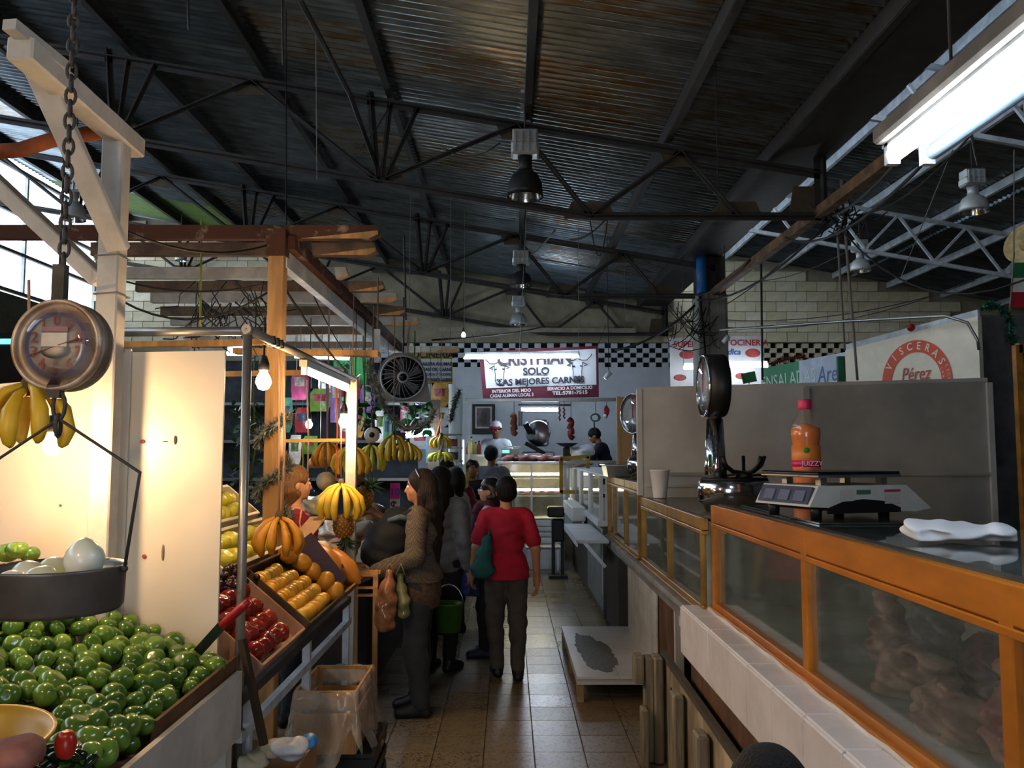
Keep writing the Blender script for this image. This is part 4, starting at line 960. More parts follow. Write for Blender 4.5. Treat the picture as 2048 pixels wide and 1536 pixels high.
# yellow bowl
bx_, by_, bz_ = -1.10, 1.80, .955
bw = thing('yellow_bowl', 'yellow plastic bowl of green tomatoes at the lower left corner', 'bowl', (bx_, by_, bz_))
tilt = Vector((.06, -.10, 1)).normalized()
obj('shell', MB().lathe([(.001, 0), (.08, 0), (.085, .01), (.135, .105), (.150, .115), (.152, .122), (.143, .122), (.128, .105), (.078, .016), (.001, .012)], (bx_, by_, bz_), tilt, 36), mat('yellow_plastic', 'b98f22', .4, var=.08), bw)
for k, (dx, dy, dz, s_) in enumerate(((.02, -.02, .07, 1.5), (-.05, .01, .08, 1.3), (.075, .0, .07, .75), (-.06, -.07, .08, 1.1), (.0, .06, .06, 1.1), (-.1, .0, .09, 1.0))):
    o = bpy.data.objects.new('green_tomato', TM[k % 6]); C.objects.link(o); o.location = (bx_+dx, by_+dy, bz_+dz); o.rotation_euler = (k, k*2, 0); o.scale = (s_,)*3
    tag(o, 'green tomato inside the yellow bowl', 'tomato', 'tomatoes in the yellow bowl')
obj('sweet_potato', round_fruit(.05, 9, .1, 3, .7), mat('pink_root', 'a2685c', .8, var=.25), None, 'pinkish root below the yellow bowl in the lower left corner', 'vegetable').location = P(28, 1545, 1.6)
obj('red_pepper', round_fruit(.022, 4, .1, 3, 1.5), mat('red_pepper', 'b0281c', .3), None, 'small red pepper among the dark chillies', 'pepper').location = P(132, 1518, 1.83)
for k, (px_, py_, Y, s_) in enumerate(((15, 1105, 2.75, 1.0), (35, 1100, 2.7, .9), (60, 1108, 2.72, .8))):
    o = bpy.data.objects.new('lime', TM[k]); C.objects.link(o); o.location = P(px_, py_, Y); o.scale = (s_*1.3,)*3; tag(o, 'pale green fruit behind the scale pan', 'fruit', 'green fruit behind the scale pan')
sh_ = obj('fruit_shelf', MB().box((P(0, 1130, 2.74).x, 2.74, P(0, 1130, 2.74).z-.03), (.5, .2, .03)), m_wood, None, 'little shelf of green fruit behind the scale pan', 'shelf')

# hanging dial scale
YS = 1.95; c = P(115, 690, YS); R = .103
hs = thing('hanging_scale', 'round rusty hanging dial scale on a chain with a pan below', 'scale', (c.x, YS, P(115, 1225, YS).z))
ax = Vector((-.06, -1, .0)).normalized(); tx = Vector((0, 0, 1)).cross(ax); up = Vector((0, 0, 1))
obj('drum', MB().lathe([(.001, -.07), (R*.95, -.068), (R*1.02, -.055), (R*1.02, .0)], c, ax, 44), mat('rusty_drum', '5a4636', .55, .4, var=.3, hex2='8b7a66'), hs)
obj('rim', MB().lathe([(R*1.03, -.012), (R*1.045, .004), (R*1.0, .014), (R*.93, .010), (R*.92, .0)], c, ax, 44), mat('rust_rim', '8a6c52', .5, .5, var=.3, hex2='bfae98', scale=12), hs)
fc = obj('dial_face', MB().lathe([(R*.94, .003), (.001, .0035)], c, ax, 44), mat('dial_cream', 'ead9c6', .5, var=.06), hs)
fo = c+ax*.0045
ring = MB(); vs = []; fs = []
for i in range(49):
    an = 2*PI*i/48; d = tx*math.cos(an)+up*math.sin(an); vs += [fo+d*R*.66, fo+d*R*.735]
ring.add(vs, [(2*i, 2*i+1, 2*i+3, 2*i+2) for i in range(48)]); obj('blue_ring', ring, mat('dial_blue', '4a4a88', .5, var=.1), fc)
m_dig = mat('dial_red', 'b4462e', .5, var=0)
for i in range(10):
    an = PI/2+2*PI*i/10; d = tx*-math.cos(an)+up*math.sin(an)
    d = -tx*math.sin(2*PI*i/10)*1+up*math.cos(2*PI*i/10)
    text('numeral', str(i), fo+d*R*.54+ax*.001, tx if tx.x > 0 else -tx, up, .036, m_dig, fc, .01)
obj('needle', MB().bar(fo+ax*.006-tx*R*.62-up*R*.25, fo+ax*.006+tx*R*.55+up*R*.13, .007, .002), mat('needle_rust', '7a3a24', .6), hs)
obj('hub_card', MB().box(fo+ax*.008+up*.012, (.058, .004, .034), None), mat('card_white', 'd9d2c6', .6), hs)
obj('hub_card_top', MB().box(fo+ax*.008+up*.034, (.06, .004, .014), None), mat('card_mauve', '9a6a72', .6), hs)
obj('hub_plate', MB().lathe([(.034, .0), (.001, .003)], fo+ax*.006-up*.012, ax, 24, sy=.6), mat('hub_cream', 'cdbba6', .5), hs)
obj('lens', MB().lathe([(R*.93, .011), (R*.6, .018), (.001, .021)], c, ax, 44), glassy('lens_glass', 'ffffff', .03, .03, .97), hs)
obj('top_lug', MB().bar(c+up*R*.95, P(122, 530, YS), .028, .022), mat('grimy_iron', '4b4a40', .7, .3, var=.3), hs)
lk = MB()
def link(mb, c_, L_, w_, r_, rot):
    p_ = []
    for i in range(13):
        an = 2*PI*i/12; x_ = math.cos(an)*w_; z_ = math.sin(an)*(L_/2-w_)+math.copysign(0, 1)+(math.sin(an)*w_)
        p_.append(c_+Vector((x_*math.cos(rot), x_*math.sin(rot), z_)))
    mb.tube(p_, r_, 6, cap=False)
chain_top = P(122, 535, YS).z; zz = chain_top; k = 0
while zz < 2.84:
    b = MB(); link(b, Vector((c.x+.006, YS, zz+.014)), .040, .0105, .0042, .4 if k % 2 else 1.9); obj('chain_link', b, m_steel, hs); zz += .0305; k += 1
obj('hanger_wire', MB().tube([(c.x+.006, YS, zz-.01), (c.x+.006, YS, zroof(c.x))], .004, 5), m_steel, hs)
b = MB(); b.box(c-up*(R*1.05), (.03, .024, .03)); obj('lower_lug', b, m_steel, hs)
b = MB(); hk = P(118, 812, YS); link(b, hk, .062, .014, .005, 0); obj('hook_ring', b, m_steel, hs); b = MB(); link(b, hk-Vector((0, 0, .045)), .05, .009, .005, 1.4); obj('hook_ring', b, m_steel, hs)
ap = P(118, 838, YS); pr_ = P(280, 945, YS); pe_ = P(249, 1137, YS); pl_ = P(-44, 945, YS); ple = P(-14, 1137, YS)
fr_ = MB(); fr_.tube([ple, pl_, ap, pr_, pe_], .0042, 8); fr_.ball(pe_, .008); fr_.ball(ple, .008); obj('wire_bail', fr_, m_steel, hs)
pc = P(113, 1137, YS); pr = abs(pe_.x-pc.x)-.008
obj('pan', MB().lathe([(.001, -.092), (pr*.93, -.092), (pr*.98, -.082), (pr, 0), (pr*1.02, .004), (pr*1.0, .008), (pr*.97, 0), (pr*.94, -.08), (.001, -.085)], pc, n=40), mat('grey_pan', '6f6c68', .45, .6, var=.15), hs)
m_on = mat('white_onion', 'f0f0e6', .28, var=0, hex2='cdd8b0', scale=4, coat=.3)
OM = [round_fruit(.042, i, .02, 5, .95, -.18).mesh('white_onion', mats=[m_on]) for i in range(3)]
for k, (dx, dy, dz, s_) in enumerate(((.062, .0, .02, 1.08), (-.02, -.03, -.03, .95), (-.075, .02, -.02, .9), (.02, -.075, -.035, .8), (-.06, -.07, -.03, .85), (.03, .06, -.03, .95), (-.045, .075, -.02, .9), (.07, -.06, -.04, .8), (.09, .05, -.03, .75))):
    o = bpy.data.objects.new('white_onion', OM[k % 3]); C.objects.link(o); o.location = pc+Vector((dx, dy, dz)); o.rotation_euler = (.3*k, .5*k, k); o.scale = (s_,)*3
    tag(o, 'largest pale onion sitting on top at the pan rim' if k == 0 else 'peeled white onion in the scale pan', 'onion', 'white onions in the scale pan')

# bananas
m_ban = [mat('banana_yellow', 'e0b92e', .45, var=.06, scale=12, hex2='d2a52a', lo=.3, hi=.6), mat('banana_ripe', 'c98a1e', .45, var=0, hex2='8a5a14', scale=14, lo=.28, hi=.42), mat('banana_green', 'c9c23a', .45, var=.08)]
m_stalk = mat('banana_stalk', '5c4a26', .8, var=.2)
def bananas(px_, py_, Y, L, n, spread, label, mi=0, rad=.017, yaw=0., cord=None, fan=1., tilt=0.):
    top = P(px_, py_, Y); t = thing('banana_bunch', label, 'bananas', (top.x, Y, top.z-L), 'hanging banana bunches')
    obj('stalk', MB().tube([top+Vector((0, 0, .03)), top, top-Vector((0, 0, .03))], [.012, .022, .018], 8), m_stalk, t)
    rn = random.Random(int(px_*7+py_))
    for i in range(n):
        an = yaw+PI+(i/(max(n-1, 1))-.5)*fan*2*PI*.8+rn.uniform(-.1, .1)
        d = Vector((math.sin(an), -math.cos(an)*-1, 0)); d = Vector((math.sin(an), math.cos(an), 0)); row = (i % 2)*.012
        pts_ = [top+d*.012-Vector((0, 0, row)), top+d*(.03+spread*.35)-Vector((0, 0, L*.12+row)), top+d*(.03+spread*.85)-Vector((0, 0, L*.42+row)), top+d*(.03+spread)-Vector((0, 0, L*.72+row)), top+d*(.03+spread*.85)-Vector((0, 0, L*.95+row)), top+d*(.03+spread*.75)-Vector((0, 0, L*1.02+row))]
        b = MB().tube(pts_, [rad*.4, rad*.6, rad, rad*1.02, rad*.7, rad*.25], 7); obj('banana', b, m_ban[mi], t)
    if cord: obj('string', MB().tube([top+Vector((0, 0, .02)), Vector((top.x, Y, 2.79)) if Y > 5.5 else P(px_, cord, Y)], .004, 5), mat('twine', 'c79a78', .8), t)
    return t
bananas(58, 770, 2.25, .15, 7, .07, 'big yellow banana bunch behind the hanging dial scale', 0, .022, yaw=.0, cord=560)
bananas(558, 1035, 3.9, .155, 9, .07, 'short ripe banana bunch above the fruit crates', 1, .021, cord=700)
bananas(682, 968, 5.0, .19, 11, .10, 'bright banana bunch above the hanging pineapple', 0, .021, cord=760)
bananas(655, 885, 6.2, .16, 10, .07, 'orange-ripe banana bunch tied with purple cord', 1, .019, cord=760)
bananas(703, 893, 6.0, .18, 9, .10, 'long yellow banana bunch beside the lit far post', 0, .019, cord=750)
bananas(742, 890, 7.0, .2, 8, .08, 'pale banana bunch hanging left of the small chain scale', 2, .019, cord=760)
bananas(787, 870, 7.0, .2, 10, .09, 'yellow-green banana bunch right of the chain scale', 0, .019, cord=780)
bananas(815, 885, 7.4, .15, 6, .09, 'small banana bunch under the fan', 0, .017, cord=800)
bananas(882, 872, 8.2, .10, 9, .07, 'round banana bunch on a white cord near the grey wooden pillar', 0, .019, cord=800)
bananas(882, 905, 8.2, .07, 13, .09, 'flat banana hand below the round one', 2, .019)
# pineapples
def pineapple(px_, py_, Y, R_, label, lean=(0, 0, 1)):
    c_ = P(px_, py_, Y); d = Vector(lean).normalized(); t = thing('pineapple', label, 'pineapple', (c_.x, Y, c_.z-R_))
    b = MB(); b.lathe([(.001, -R_*1.25), (R_*.6, -R_*1.1), (R_*.95, -R_*.5), (R_, 0), (R_*.92, R_*.6), (R_*.6, R_*1.1), (.001, R_*1.25)], c_, d, 20)
    x_, y_, _ = frame(d)
    sc_ = MB()
    for i in range(9):
        zz_ = -R_*1.0+i*R_*.25; rr = R_*math.sqrt(max(.1, 1-(zz_/(R_*1.3))**2))
        for j in range(11):
            an = 2*PI*(j+.5*(i % 2))/11; e = x_*math.cos(an)+y_*math.sin(an); sc_.ball(c_+d*zz_+e*rr*.97, R_*.15, 6, 4)
    obj('body', b, mat('pineapple_skin', '9a6a26', .7, var=.25, scale=14), t); s_ = obj('scales', sc_, mat('pineapple_scale', 'a8752c', .65, var=.25, scale=20), t)
    m_l = mat('pineapple_leaf', '3f5a30', .6, var=.2)
    for i in range(22):
        an = i*2.4; sp = .2+.75*(i/22); e = x_*math.cos(an)+y_*math.sin(an); b0 = c_+d*R_*1.1+e*R_*.15; L_ = R_*(2.4-1.2*(i/22)*.6)
        pts_ = [b0, b0+(d*(1-sp*.5)+e*sp*.6)*L_*.5, b0+(d*(.8-sp*.6)+e*sp)*L_]
        obj('leaf', MB().tube(pts_, [R_*.13, R_*.1, .002], 5), m_l, t)
    return t
pineapple(687, 1052, 5.0, .058, 'ripe pineapple hanging under the bright bananas', (0, 0, .2) if False else (.15, .1, -1))
pineapple(722, 1000, 5.5, .07, 'pineapple with spreading leaves behind the hanging one', (.55, -.2, .8))
for nm, px_, py_, Y, r_, hx, lb in (('coconut', 652, 962, 6.0, .07, 'b7a58a', 'pale coconut hanging above the bananas'), ('melon', 708, 950, 6.4, .085, '8a5a30', 'brown melon behind the lit far post')):
    c_ = P(px_, py_, Y); t = thing(nm, lb, 'fruit', (c_.x, Y, c_.z-r_)); o = round_fruit(r_, 2, .02, 3, 1.0, .1); o.v = [(v[0]+c_.x, v[1]+Y, v[2]+c_.z) for v in o.v]; obj('body', o, mat(nm+'_skin', hx, .8, var=.2), t)
    obj('net_cord', MB().tube([c_+Vector((0, 0, r_*.9)), Vector((c_.x, c_.y, 2.79))], .004, 5), m_wireg, t)

# sloped fruit rack
def RK(u, Y, n=0.): return Vector((-.91-.766*u+.643*n, Y, .85+.643*u+.766*n))
rk = thing('fruit_rack', 'sloping dark rack that carries the fruit boxes', 'rack', (-1.2, 4, 0))
for n_, (u0, m_) in enumerate(((-.02, m_steel), (-.10, m_steelw))): obj('rail', MB().bar(RK(u0, 2.98, -.05-.09*n_), RK(u0, 5.0, -.05-.09*n_), .03, .035), m_, rk)
obj('rail', MB().bar(RK(.8, 3.0, -.05), RK(.8, 5.0, -.05), .03, .035), m_steel, rk)
for yy in (3.1, 4.0, 4.95):
    obj('slope_bar', MB().bar(RK(-.02, yy, -.06), RK(.85, yy, -.06), .03, .03), m_steel, rk)
    obj('leg', MB().box((-.93, yy, .39), (.035, .035, .78)), m_steelw, rk); obj('back_leg', MB().box((-1.55, yy, .65), (.035, .035, 1.3)), m_steel, rk)
obj('stretcher', MB().bar((-.93, 3.05, .3), (-.93, 4.95, .3), .03, .03), m_steelw, rk)
def box_on_rack(name, label, u0, u1, y0, y1, hgt, m_, t_=.012, lip=0.):
    t = thing(name, label, 'crate', RK((u0+u1)/2, (y0+y1)/2))
    Rr = Matrix((Vector((-.766, 0, .643)), Vector((0, 1, 0)), Vector((-.643, 0, -.766))*-1)).transposed()
    uc, yc = (u0+u1)/2, (y0+y1)/2
    obj('bottom', MB().box(RK(uc, yc, t_/2), (u1-u0, y1-y0, t_), Rr), m_, t)
    for u in (u0, u1): obj('side', MB().box(RK(u, yc, hgt/2), (t_, y1-y0, hgt), Rr, bev=.002), m_, t)
    for y_ in (y0, y1): obj('end', MB().box(RK(uc, y_, hgt/2), (u1-u0, t_, hgt), Rr, bev=.002), m_, t)
    return t
m_foam = mat('foam_tray', 'ded3b8', .7, var=.05)
box_on_rack('fruit_crate', 'dark wooden crate of yellow fruit set in rows', .0, .36, 3.72, 4.42, .09, mat('crate_dark', '4e3a26', .75, var=.2))
box_on_rack('fruit_crate', 'pale crate of red apples next to the tray end', .0, .36, 3.06, 3.68, .07, mat('crate_pink', 'b58d72', .75, var=.12))
box_on_rack('foam_crate', 'white foam crate of yellow apples behind the yellow fruit', .40, .60, 3.55, 4.62, .075, m_foam, .018)
box_on_rack('foam_crate', 'upper white foam crate of yellow apples', .64, .86, 3.55, 4.62, .085, m_foam, .018)
pb_ = box_on_rack('papaya_box', 'cardboard box of long orange papayas', .0, .38, 4.46, 5.0, .10, m_card)
Rr = Matrix((Vector((-.766, 0, .643)), Vector((0, 1, 0)), Vector((.643, 0, .766)))).transposed()
obj('flap', MB().bar(RK(.05, 4.46, .1), RK(.34, 4.40, .17), .003, .12), mat('card_purple', '4a3f52', .8), pb_); obj('flap', MB().bar(RK(.36, 4.5, .1), RK(.42, 4.98, .2), .10, .003), m_card, pb_)
obj('paper', MB().grid(lambda u, v: RK(.12+.25*u+.02*math.sin(9*v), 4.5+.4*v, .11+.05*math.sin(7*u+5*v)), 8, 8), mat('white_paper', 'd8cdb8', .8), pb_)
m_yel = [mat('yellow_fruit_%d' % i, h, .35, var=.06, scale=8) for i, h in enumerate(('e9b32c', 'e6a422', 'efc04a'))]
YM = [round_fruit(.036, i, .03, 2, .92, .1).mesh('yellow_fruit', mats=[m_yel[i]]) for i in range(3)]
for i in range(5):
    for j in range(10):
        if i == 4 and j > 6 or i == 3 and j > 8: continue
        o = bpy.data.objects.new('yellow_fruit', YM[rnd.randrange(3)]); C.objects.link(o)
        o.location = RK(.05+.062*i+rnd.uniform(-.004, .004), 3.765+.053*j+.012*(i % 2), .055+rnd.uniform(-.004, .006)); o.rotation_euler = (1.2+rnd.uniform(-.2, .2), 0, rnd.uniform(-.3, .3)); s_ = rnd.uniform(.94, 1.05); o.scale = (s_,)*3
        tag(o, 'yellow fruit in the %s row of the dark crate' % ('lowest', 'second lowest', 'middle', 'second highest', 'highest')[i], 'fruit', 'yellow fruit, %s row of the dark crate' % ('lowest', 'second lowest', 'middle', 'second highest', 'highest')[i])
m_man = mat('mango_skin', 'c98a26', .35, var=0, hex2='a87a2a', scale=5)
MM = round_fruit(.052, 3, .06, 2, .88, .05).mesh('mango', mats=[m_man])
for k, (u, yy, n_, lb) in enumerate(((.33, 4.28, .10, 'highest'), (.26, 4.34, .10, 'second'), (.19, 4.38, .09, 'third'), (.11, 4.40, .09, 'fourth'), (.04, 4.41, .08, 'lowest'))):
    o = bpy.data.objects.new('mango', MM); C.objects.link(o); o.location = RK(u, yy, n_); o.rotation_euler = (.5*k, .3, k); tag(o, lb+' of the five big golden mangoes beside the papaya box', 'mango', 'mangoes at the crate end')
m_red = [mat('red_apple_%d' % i, h, .22, var=0, hex2=h2, scale=6, coat=.3) for i, (h, h2) in enumerate((('8e1d18', '5f120f'), ('a33a22', '7a1a14')))]
AM = [round_fruit(.043, i, .05, 5, .9, .35).mesh('red_apple', mats=[m_red[i]]) for i in range(2)]
for i in range(4):
    for j in range(5):
        o = bpy.data.objects.new('red_apple', AM[rnd.randrange(2)]); C.objects.link(o); o.location = RK(.06+.075*i, 3.14+.085*j+.03*(i % 2), .05+.015*(i > 1)); o.rotation_euler = (rnd.uniform(-1, 1), rnd.uniform(-1, 1), 0); s_ = rnd.uniform(.85, 1.05); o.scale = (s_,)*3
        tag(o, 'dark red apple in the %s row of the pale crate' % ('lowest', 'second', 'third', 'top')[i], 'apple', 'red apples, %s row of the pale crate' % ('lowest', 'second', 'third', 'top')[i])
m_ya = mat('yellow_apple', 'd9d04a', .3, var=0, hex2='bdb838', scale=5)
GM = round_fruit(.042, 1, .05, 5, .92, .35).mesh('yellow_apple', mats=[m_ya])
for (u0, lb) in ((.455, 'yellow-green apple in the lower foam crate'), (.70, 'yellow-green apple in the upper foam crate')):
    for i in range(2):
        for j in range(10):
            if rnd.random() < .12: continue
            o = bpy.data.objects.new('yellow_apple', GM); C.objects.link(o); o.location = RK(u0+.085*i, 3.66+.095*j+rnd.uniform(-.012, .012), .05+rnd.uniform(0, .02)); o.rotation_euler = (rnd.uniform(-1, 1), rnd.uniform(-1, 1), 0); s_ = rnd.uniform(.9, 1.08); o.scale = (s_,)*3
            tag(o, lb, 'apple', lb.replace('apple in', 'apples in'))
m_gr = mat('dark_grape', '3a1a1e', .25, var=.2, coat=.2)
gm = MB().ball((0, 0, 0), .016, 8, 6).mesh('grape', mats=[m_gr])
gb = thing('grape_bunch', 'dark grapes between the red apples and the foam crate', 'grapes', RK(.38, 3.6))
for k in range(46):
    o = bpy.data.objects.new('grape', gm); C.objects.link(o); o.parent = gb; o.matrix_parent_inverse = gb.matrix_basis.inverted(); o.location = RK(rnd.uniform(.30, .395), rnd.uniform(3.3, 3.72), rnd.uniform(.03, .10))
m_pap = mat('papaya_skin', 'd5862a', .4, var=0, hex2='b0742a', scale=3)
for k, (u0, y0, u1, y1, n_, lb) in enumerate(((.30, 4.66, .08, 4.58, .13, 'smaller papaya wrapped in paper'), (.25, 4.86, -.02, 4.78, .12, 'large papaya at the right of the box'))):
    a_, b_ = RK(u0, y0, n_), RK(u1, y1, n_-.01); f_ = [a_.lerp(b_, t_) for t_ in (0, .1, .3, .6, .85, 1)]
    obj('papaya', MB().tube(f_, [.012, .035, .055, .062, .04, .008], 14), m_pap, None, lb, 'papaya', 'papayas in the cardboard box')

# wooden fruit box wrapped in plastic on a black crate
bkx0, bkx1, bky0, bky1 = -.955, -.685, 3.9, 4.36
bc = thing('black_crate', 'black plastic crate with slotted sides under the wrapped box', 'crate', ((bkx0+bkx1)/2, 4.1, 0))
for i in range(4): obj('band', MB().box((-.79, 3.93, .03+.075*i), (.36, .012, .045)), m_black, bc); obj('band', MB().box((-.79, 4.36, .03+.075*i), (.36, .012, .045)), m_black, bc); obj('band', MB().box((-.615, 4.145, .03+.075*i), (.012, .43, .045)), m_black, bc)
for i in range(9): obj('slat', MB().box((-.96+.0425*i, 3.935, .145), (.014, .01, .29)), m_black, bc)
for i in range(8): obj('slat', MB().box((-.62, 3.95+.057*i, .145), (.01, .014, .29)), m_black, bc)
obj('rim', MB().box((-.79, 4.145, .293), (.37, .45, .02)), m_black, bc)
wx = thing('wooden_box', 'open slatted wooden box on the black crate', 'box', ((bkx0+bkx1)/2, 4.13, .305))
z0 = .308
for (za, zb) in ((0, .175), (.20, .275)):
    obj('board', MB().box(((bkx0+bkx1)/2, bky0, z0+(za+zb)/2), (bkx1-bkx0, .012, zb-za), bev=.002), m_wood, wx); obj('board', MB().box(((bkx0+bkx1)/2, bky1, z0+(za+zb)/2), (bkx1-bkx0, .012, zb-za), bev=.002), m_wood, wx)
    for xx in (bkx0, bkx1): obj('board', MB().box((xx, (bky0+bky1)/2, z0+(za+zb)/2), (.012, bky1-bky0, zb-za), bev=.002), m_wood, wx)
obj('bottom', MB().box(((bkx0+bkx1)/2, (bky0+bky1)/2, z0+.01), (bkx1-bkx0, bky1-bky0, .012)), m_wood, wx)
for xx in (bkx0+.015, bkx1-.015):
    for yy in (bky0+.015, bky1-.015): obj('corner_post', MB().box((xx, yy, z0+.135), (.02, .02, .27)), m_wood, wx)
m_film = glassy('plastic_film', 'e9e0d0', .28, .2, .94)
def film(u, v):
    # u round the box, v from inside the rim, over it and down
    per = [(bkx0, bky0), (bkx1, bky0), (bkx1, bky1), (bkx0, bky1)]; s_ = (u*4) % 4; i = int(s_) % 4; f = s_-int(s_)
    a_, b_ = per[i], per[(i+1) % 4]; X_ = a_[0]+(b_[0]-a_[0])*f; Y_ = a_[1]+(b_[1]-a_[1])*f
    cx_, cy_ = (bkx0+bkx1)/2, (bky0+bky1)/2; d = Vector((X_-cx_, Y_-cy_, 0)).normalized()
    w_ = .5+.5*math.sin(u*2*PI*9+2*math.sin(u*2*PI*4)); top_ = z0+.285
    if v < .3: return (X_-d.x*.02*(1-v/.3), Y_-d.y*.02*(1-v/.3), top_-.09*(1-v/.3))
    t_ = (v-.3)/.7; drop = (.20+.12*w_+.05*math.sin(u*19)); out = .012+.05*t_*(.4+w_)+.016*math.sin(u*75+t_*9)*t_+.01*math.sin(u*133-t_*14)*t_
    return (X_+d.x*out, Y_+d.y*out, top_+.006*math.sin(u*80)-drop*t_)
obj('plastic_liner', MB().grid(film, 72, 12), m_film, None, 'crumpled translucent plastic liner draped over the wooden box', 'plastic sheet', flip=False)
for k, (dx, dy) in enumerate(((.05, .12), (-.05, .05), (.0, .2), (.06, .28), (-.06, .18))):
    o = bpy.data.objects.new('yellow_fruit', YM[k % 3]); C.objects.link(o); o.location = ((bkx0+bkx1)/2+dx, bky0+.06+dy, z0+.055); tag(o, 'yellow fruit left in the wrapped wooden box', 'fruit', 'fruit in the wooden box')
# cardboard scrap box at the bottom edge
a_ = P(632, 1478, 3.2); b_ = P(462, 1476, 3.2)
cbx = thing('scrap_box', 'cardboard box of scraps and crumpled plastic at the bottom edge', 'box', ((a_.x+b_.x)/2, 3.0, 0))
zt_ = a_.z
for (c_, d_) in ((((a_.x+b_.x)/2, 3.2, zt_/2), (a_.x-b_.x, .008, zt_)), ((a_.x, 3.0, zt_/2), (.008, .4, zt_)), ((b_.x, 3.0, zt_/2), (.008, .4, zt_)), (((a_.x+b_.x)/2, 2.8, zt_/2-.03), (a_.x-b_.x, .008, zt_-.06))): obj('wall', MB().box(c_, d_), m_card, cbx)
obj('bottom', MB().box(((a_.x+b_.x)/2, 3.0, .30), (a_.x-b_.x, .4, .008)), m_card, cbx)
def crumple(name, label, px_, py_, Y, r_, m_, seed, cat='plastic bag', sq=.6):
    c_ = P(px_, py_, Y); f = Field((-r_*1.4,)*3, (r_*1.4,)*3, r_/11); f.ell((0, 0, 0), (r_, r_*.9, r_*sq), .01); f.ell((r_*.4, 0, r_*.2), (r_*.6, r_*.5, r_*.5), r_*.1)
    f.ripple(r_*.16, 4.2/r_, seed); return fobj(name, f, m_, None, Matrix.Translation(c_), None, label, cat)
m_bagw = mat('wrap_white', 'cfd2d6', .3, var=.15, scale=9)
crumple('paper_scrap', 'crumpled pale paper in the scrap box', 545, 1500, 3.05, .055, mat('paper_pale', 'c3b598', .7), 1, 'paper')
crumple('plastic_bag', 'shiny crumpled clear bag in the scrap box', 580, 1495, 3.02, .06, m_bagw, 3)
crumple('paper_scrap', 'torn yellowish paper at the left of the scrap box', 505, 1525, 3.0, .05, mat('paper_pale', 'c3b598', .7), 4, 'paper')
obj('blue_cap', MB().lathe([(.001, 0), (.028, 0), (.03, .004), (.03, .012), (.001, .016)], P(618, 1485, 3.05), (0, -.6, .8), 20), mat('blue_plastic', '2a7fc4', .4), None, 'blue round plastic cap in the scrap box', 'cap')
obj('filler', MB().box(((a_.x+b_.x)/2, 3.0, zt_-.12), (a_.x-b_.x-.02, .38, .03)), mat('scrap_fill', '6a5a44', .9, var=.3), cbx)

# stall timber frame over the fruit stall
fp = thing('timber_post', 'bare wooden post with tinsel wound round it', 'post', (P(552, 700, 4.4).x, 4.4, 0)); zz = P(552, 470, 4.4).z
obj('shaft', MB().box((fp.location.x, 4.4, zz/2), (.082, .08, zz), bev=.004), m_wood, fp); obj('rust_cap', MB().box((fp.location.x, 4.39, zz-.05), (.10, .09, .14)), m_rust, fp)
bmn = thing('edge_beam', 'long white beam under the ends of the stall rafters', 'beam', (-1.19, 6.5, 2.6))
obj('beam', MB().bar((-1.19, 4.4, 2.66), (-1.19, 9.0, 2.66), .05, .09), m_steelw, bmn); obj('upper_beam', MB().bar((-1.16, 4.4, 2.745), (-1.16, 9.0, 2.745), .07, .07), m_rust, bmn)  # wooden beam made white; the light on it is put into the colour
RF = [(4.42, 0, 760, 490, 468, 'nearest'), (4.8, 240, 755, 520, 503, 'second'), (5.45, 300, 697, 560, 552, 'third'), (5.9, 330, 770, 585, 578, 'fourth'), (6.35, 360, 796, 610, 604, 'fifth'), (6.95, 380, 812, 634, 630, 'sixth'), (7.5, 400, 838, 645, 641, 'seventh'), (8.1, 420, 760, 660, 660, 'eighth'), (8.6, 430, 770, 670, 670, 'ninth'), (9.1, 440, 780, 675, 675, 'tenth'), (9.6, 440, 920, 680, 680, 'eleventh')]
for k, (Y_, xa, xb, ya, yb, nm) in enumerate(RF):
    l_, r__ = P(xa-60, ya, Y_), P(xb, yb, Y_); r__.z = 2.80+.02*(k % 2); l_.z = 2.80
    t = thing('rafter', nm+' stall rafter counted from the camera, its end lit orange', 'rafter', ((l_.x+r__.x)/2, Y_, 2.76)); t['group'] = 'stall rafters'
    m_ = m_rust if k == 0 else (mat('brown_rafter', '6e5640', .75, var=.25) if k % 2 else mat('grey_rafter', 'b3ada2', .7, var=.15))
    obj('board', MB().prism([(l_.x, Y_, 2.77), (r__.x-.05, Y_, 2.77), (r__.x, Y_, 2.79), (r__.x-.02, Y_, 2.845), (l_.x, Y_, 2.845)], (0, .05, 0)), m_, t)
    obj('lit_end_face', MB().prism([(-1.1, Y_-.003, 2.772), (r__.x-.06, Y_-.003, 2.772), (r__.x-.01, Y_-.003, 2.795), (r__.x-.012, Y_-.003, 2.815)], (0, .003, 0)), m_wood, t)  # paler facing paints the orange bulb light on the rafter end
hb = thing('cross_board', 'pale wooden crossboard above the hanging bananas', 'board', (P(640, 710, 5.3).x, 5.3, 2.2))
a_, b_ = P(470, 703, 5.3), P(758, 708, 5.3); obj('board', MB().bar(a_, b_, .035, .095, up=(0, 1, 0)), m_wood, hb)
hb2 = thing('cross_board', 'thin yellow wooden bar lower in the fruit stall', 'board', P(620, 880, 5.4)); obj('board', MB().bar(P(545, 882, 5.4), P(690, 880, 5.4), .02, .02), mat('yellow_wood', 'd3a43a', .6), hb2)
hb3 = thing('cross_board', 'narrow orange-lit bar behind the pipe rail', 'board', P(560, 748, 5.6)); obj('board', MB().bar(P(440, 748, 5.6), P(690, 744, 5.6), .02, .035), m_wood, hb3)
hb4 = thing('cross_board', 'brown shelf board above the cream screen', 'board', P(340, 688, 4.6)); obj('board', MB().bar(P(240, 690, 4.6), P(540, 684, 4.6), .03, .06, up=(0, 1, 0)), m_wood, hb4)
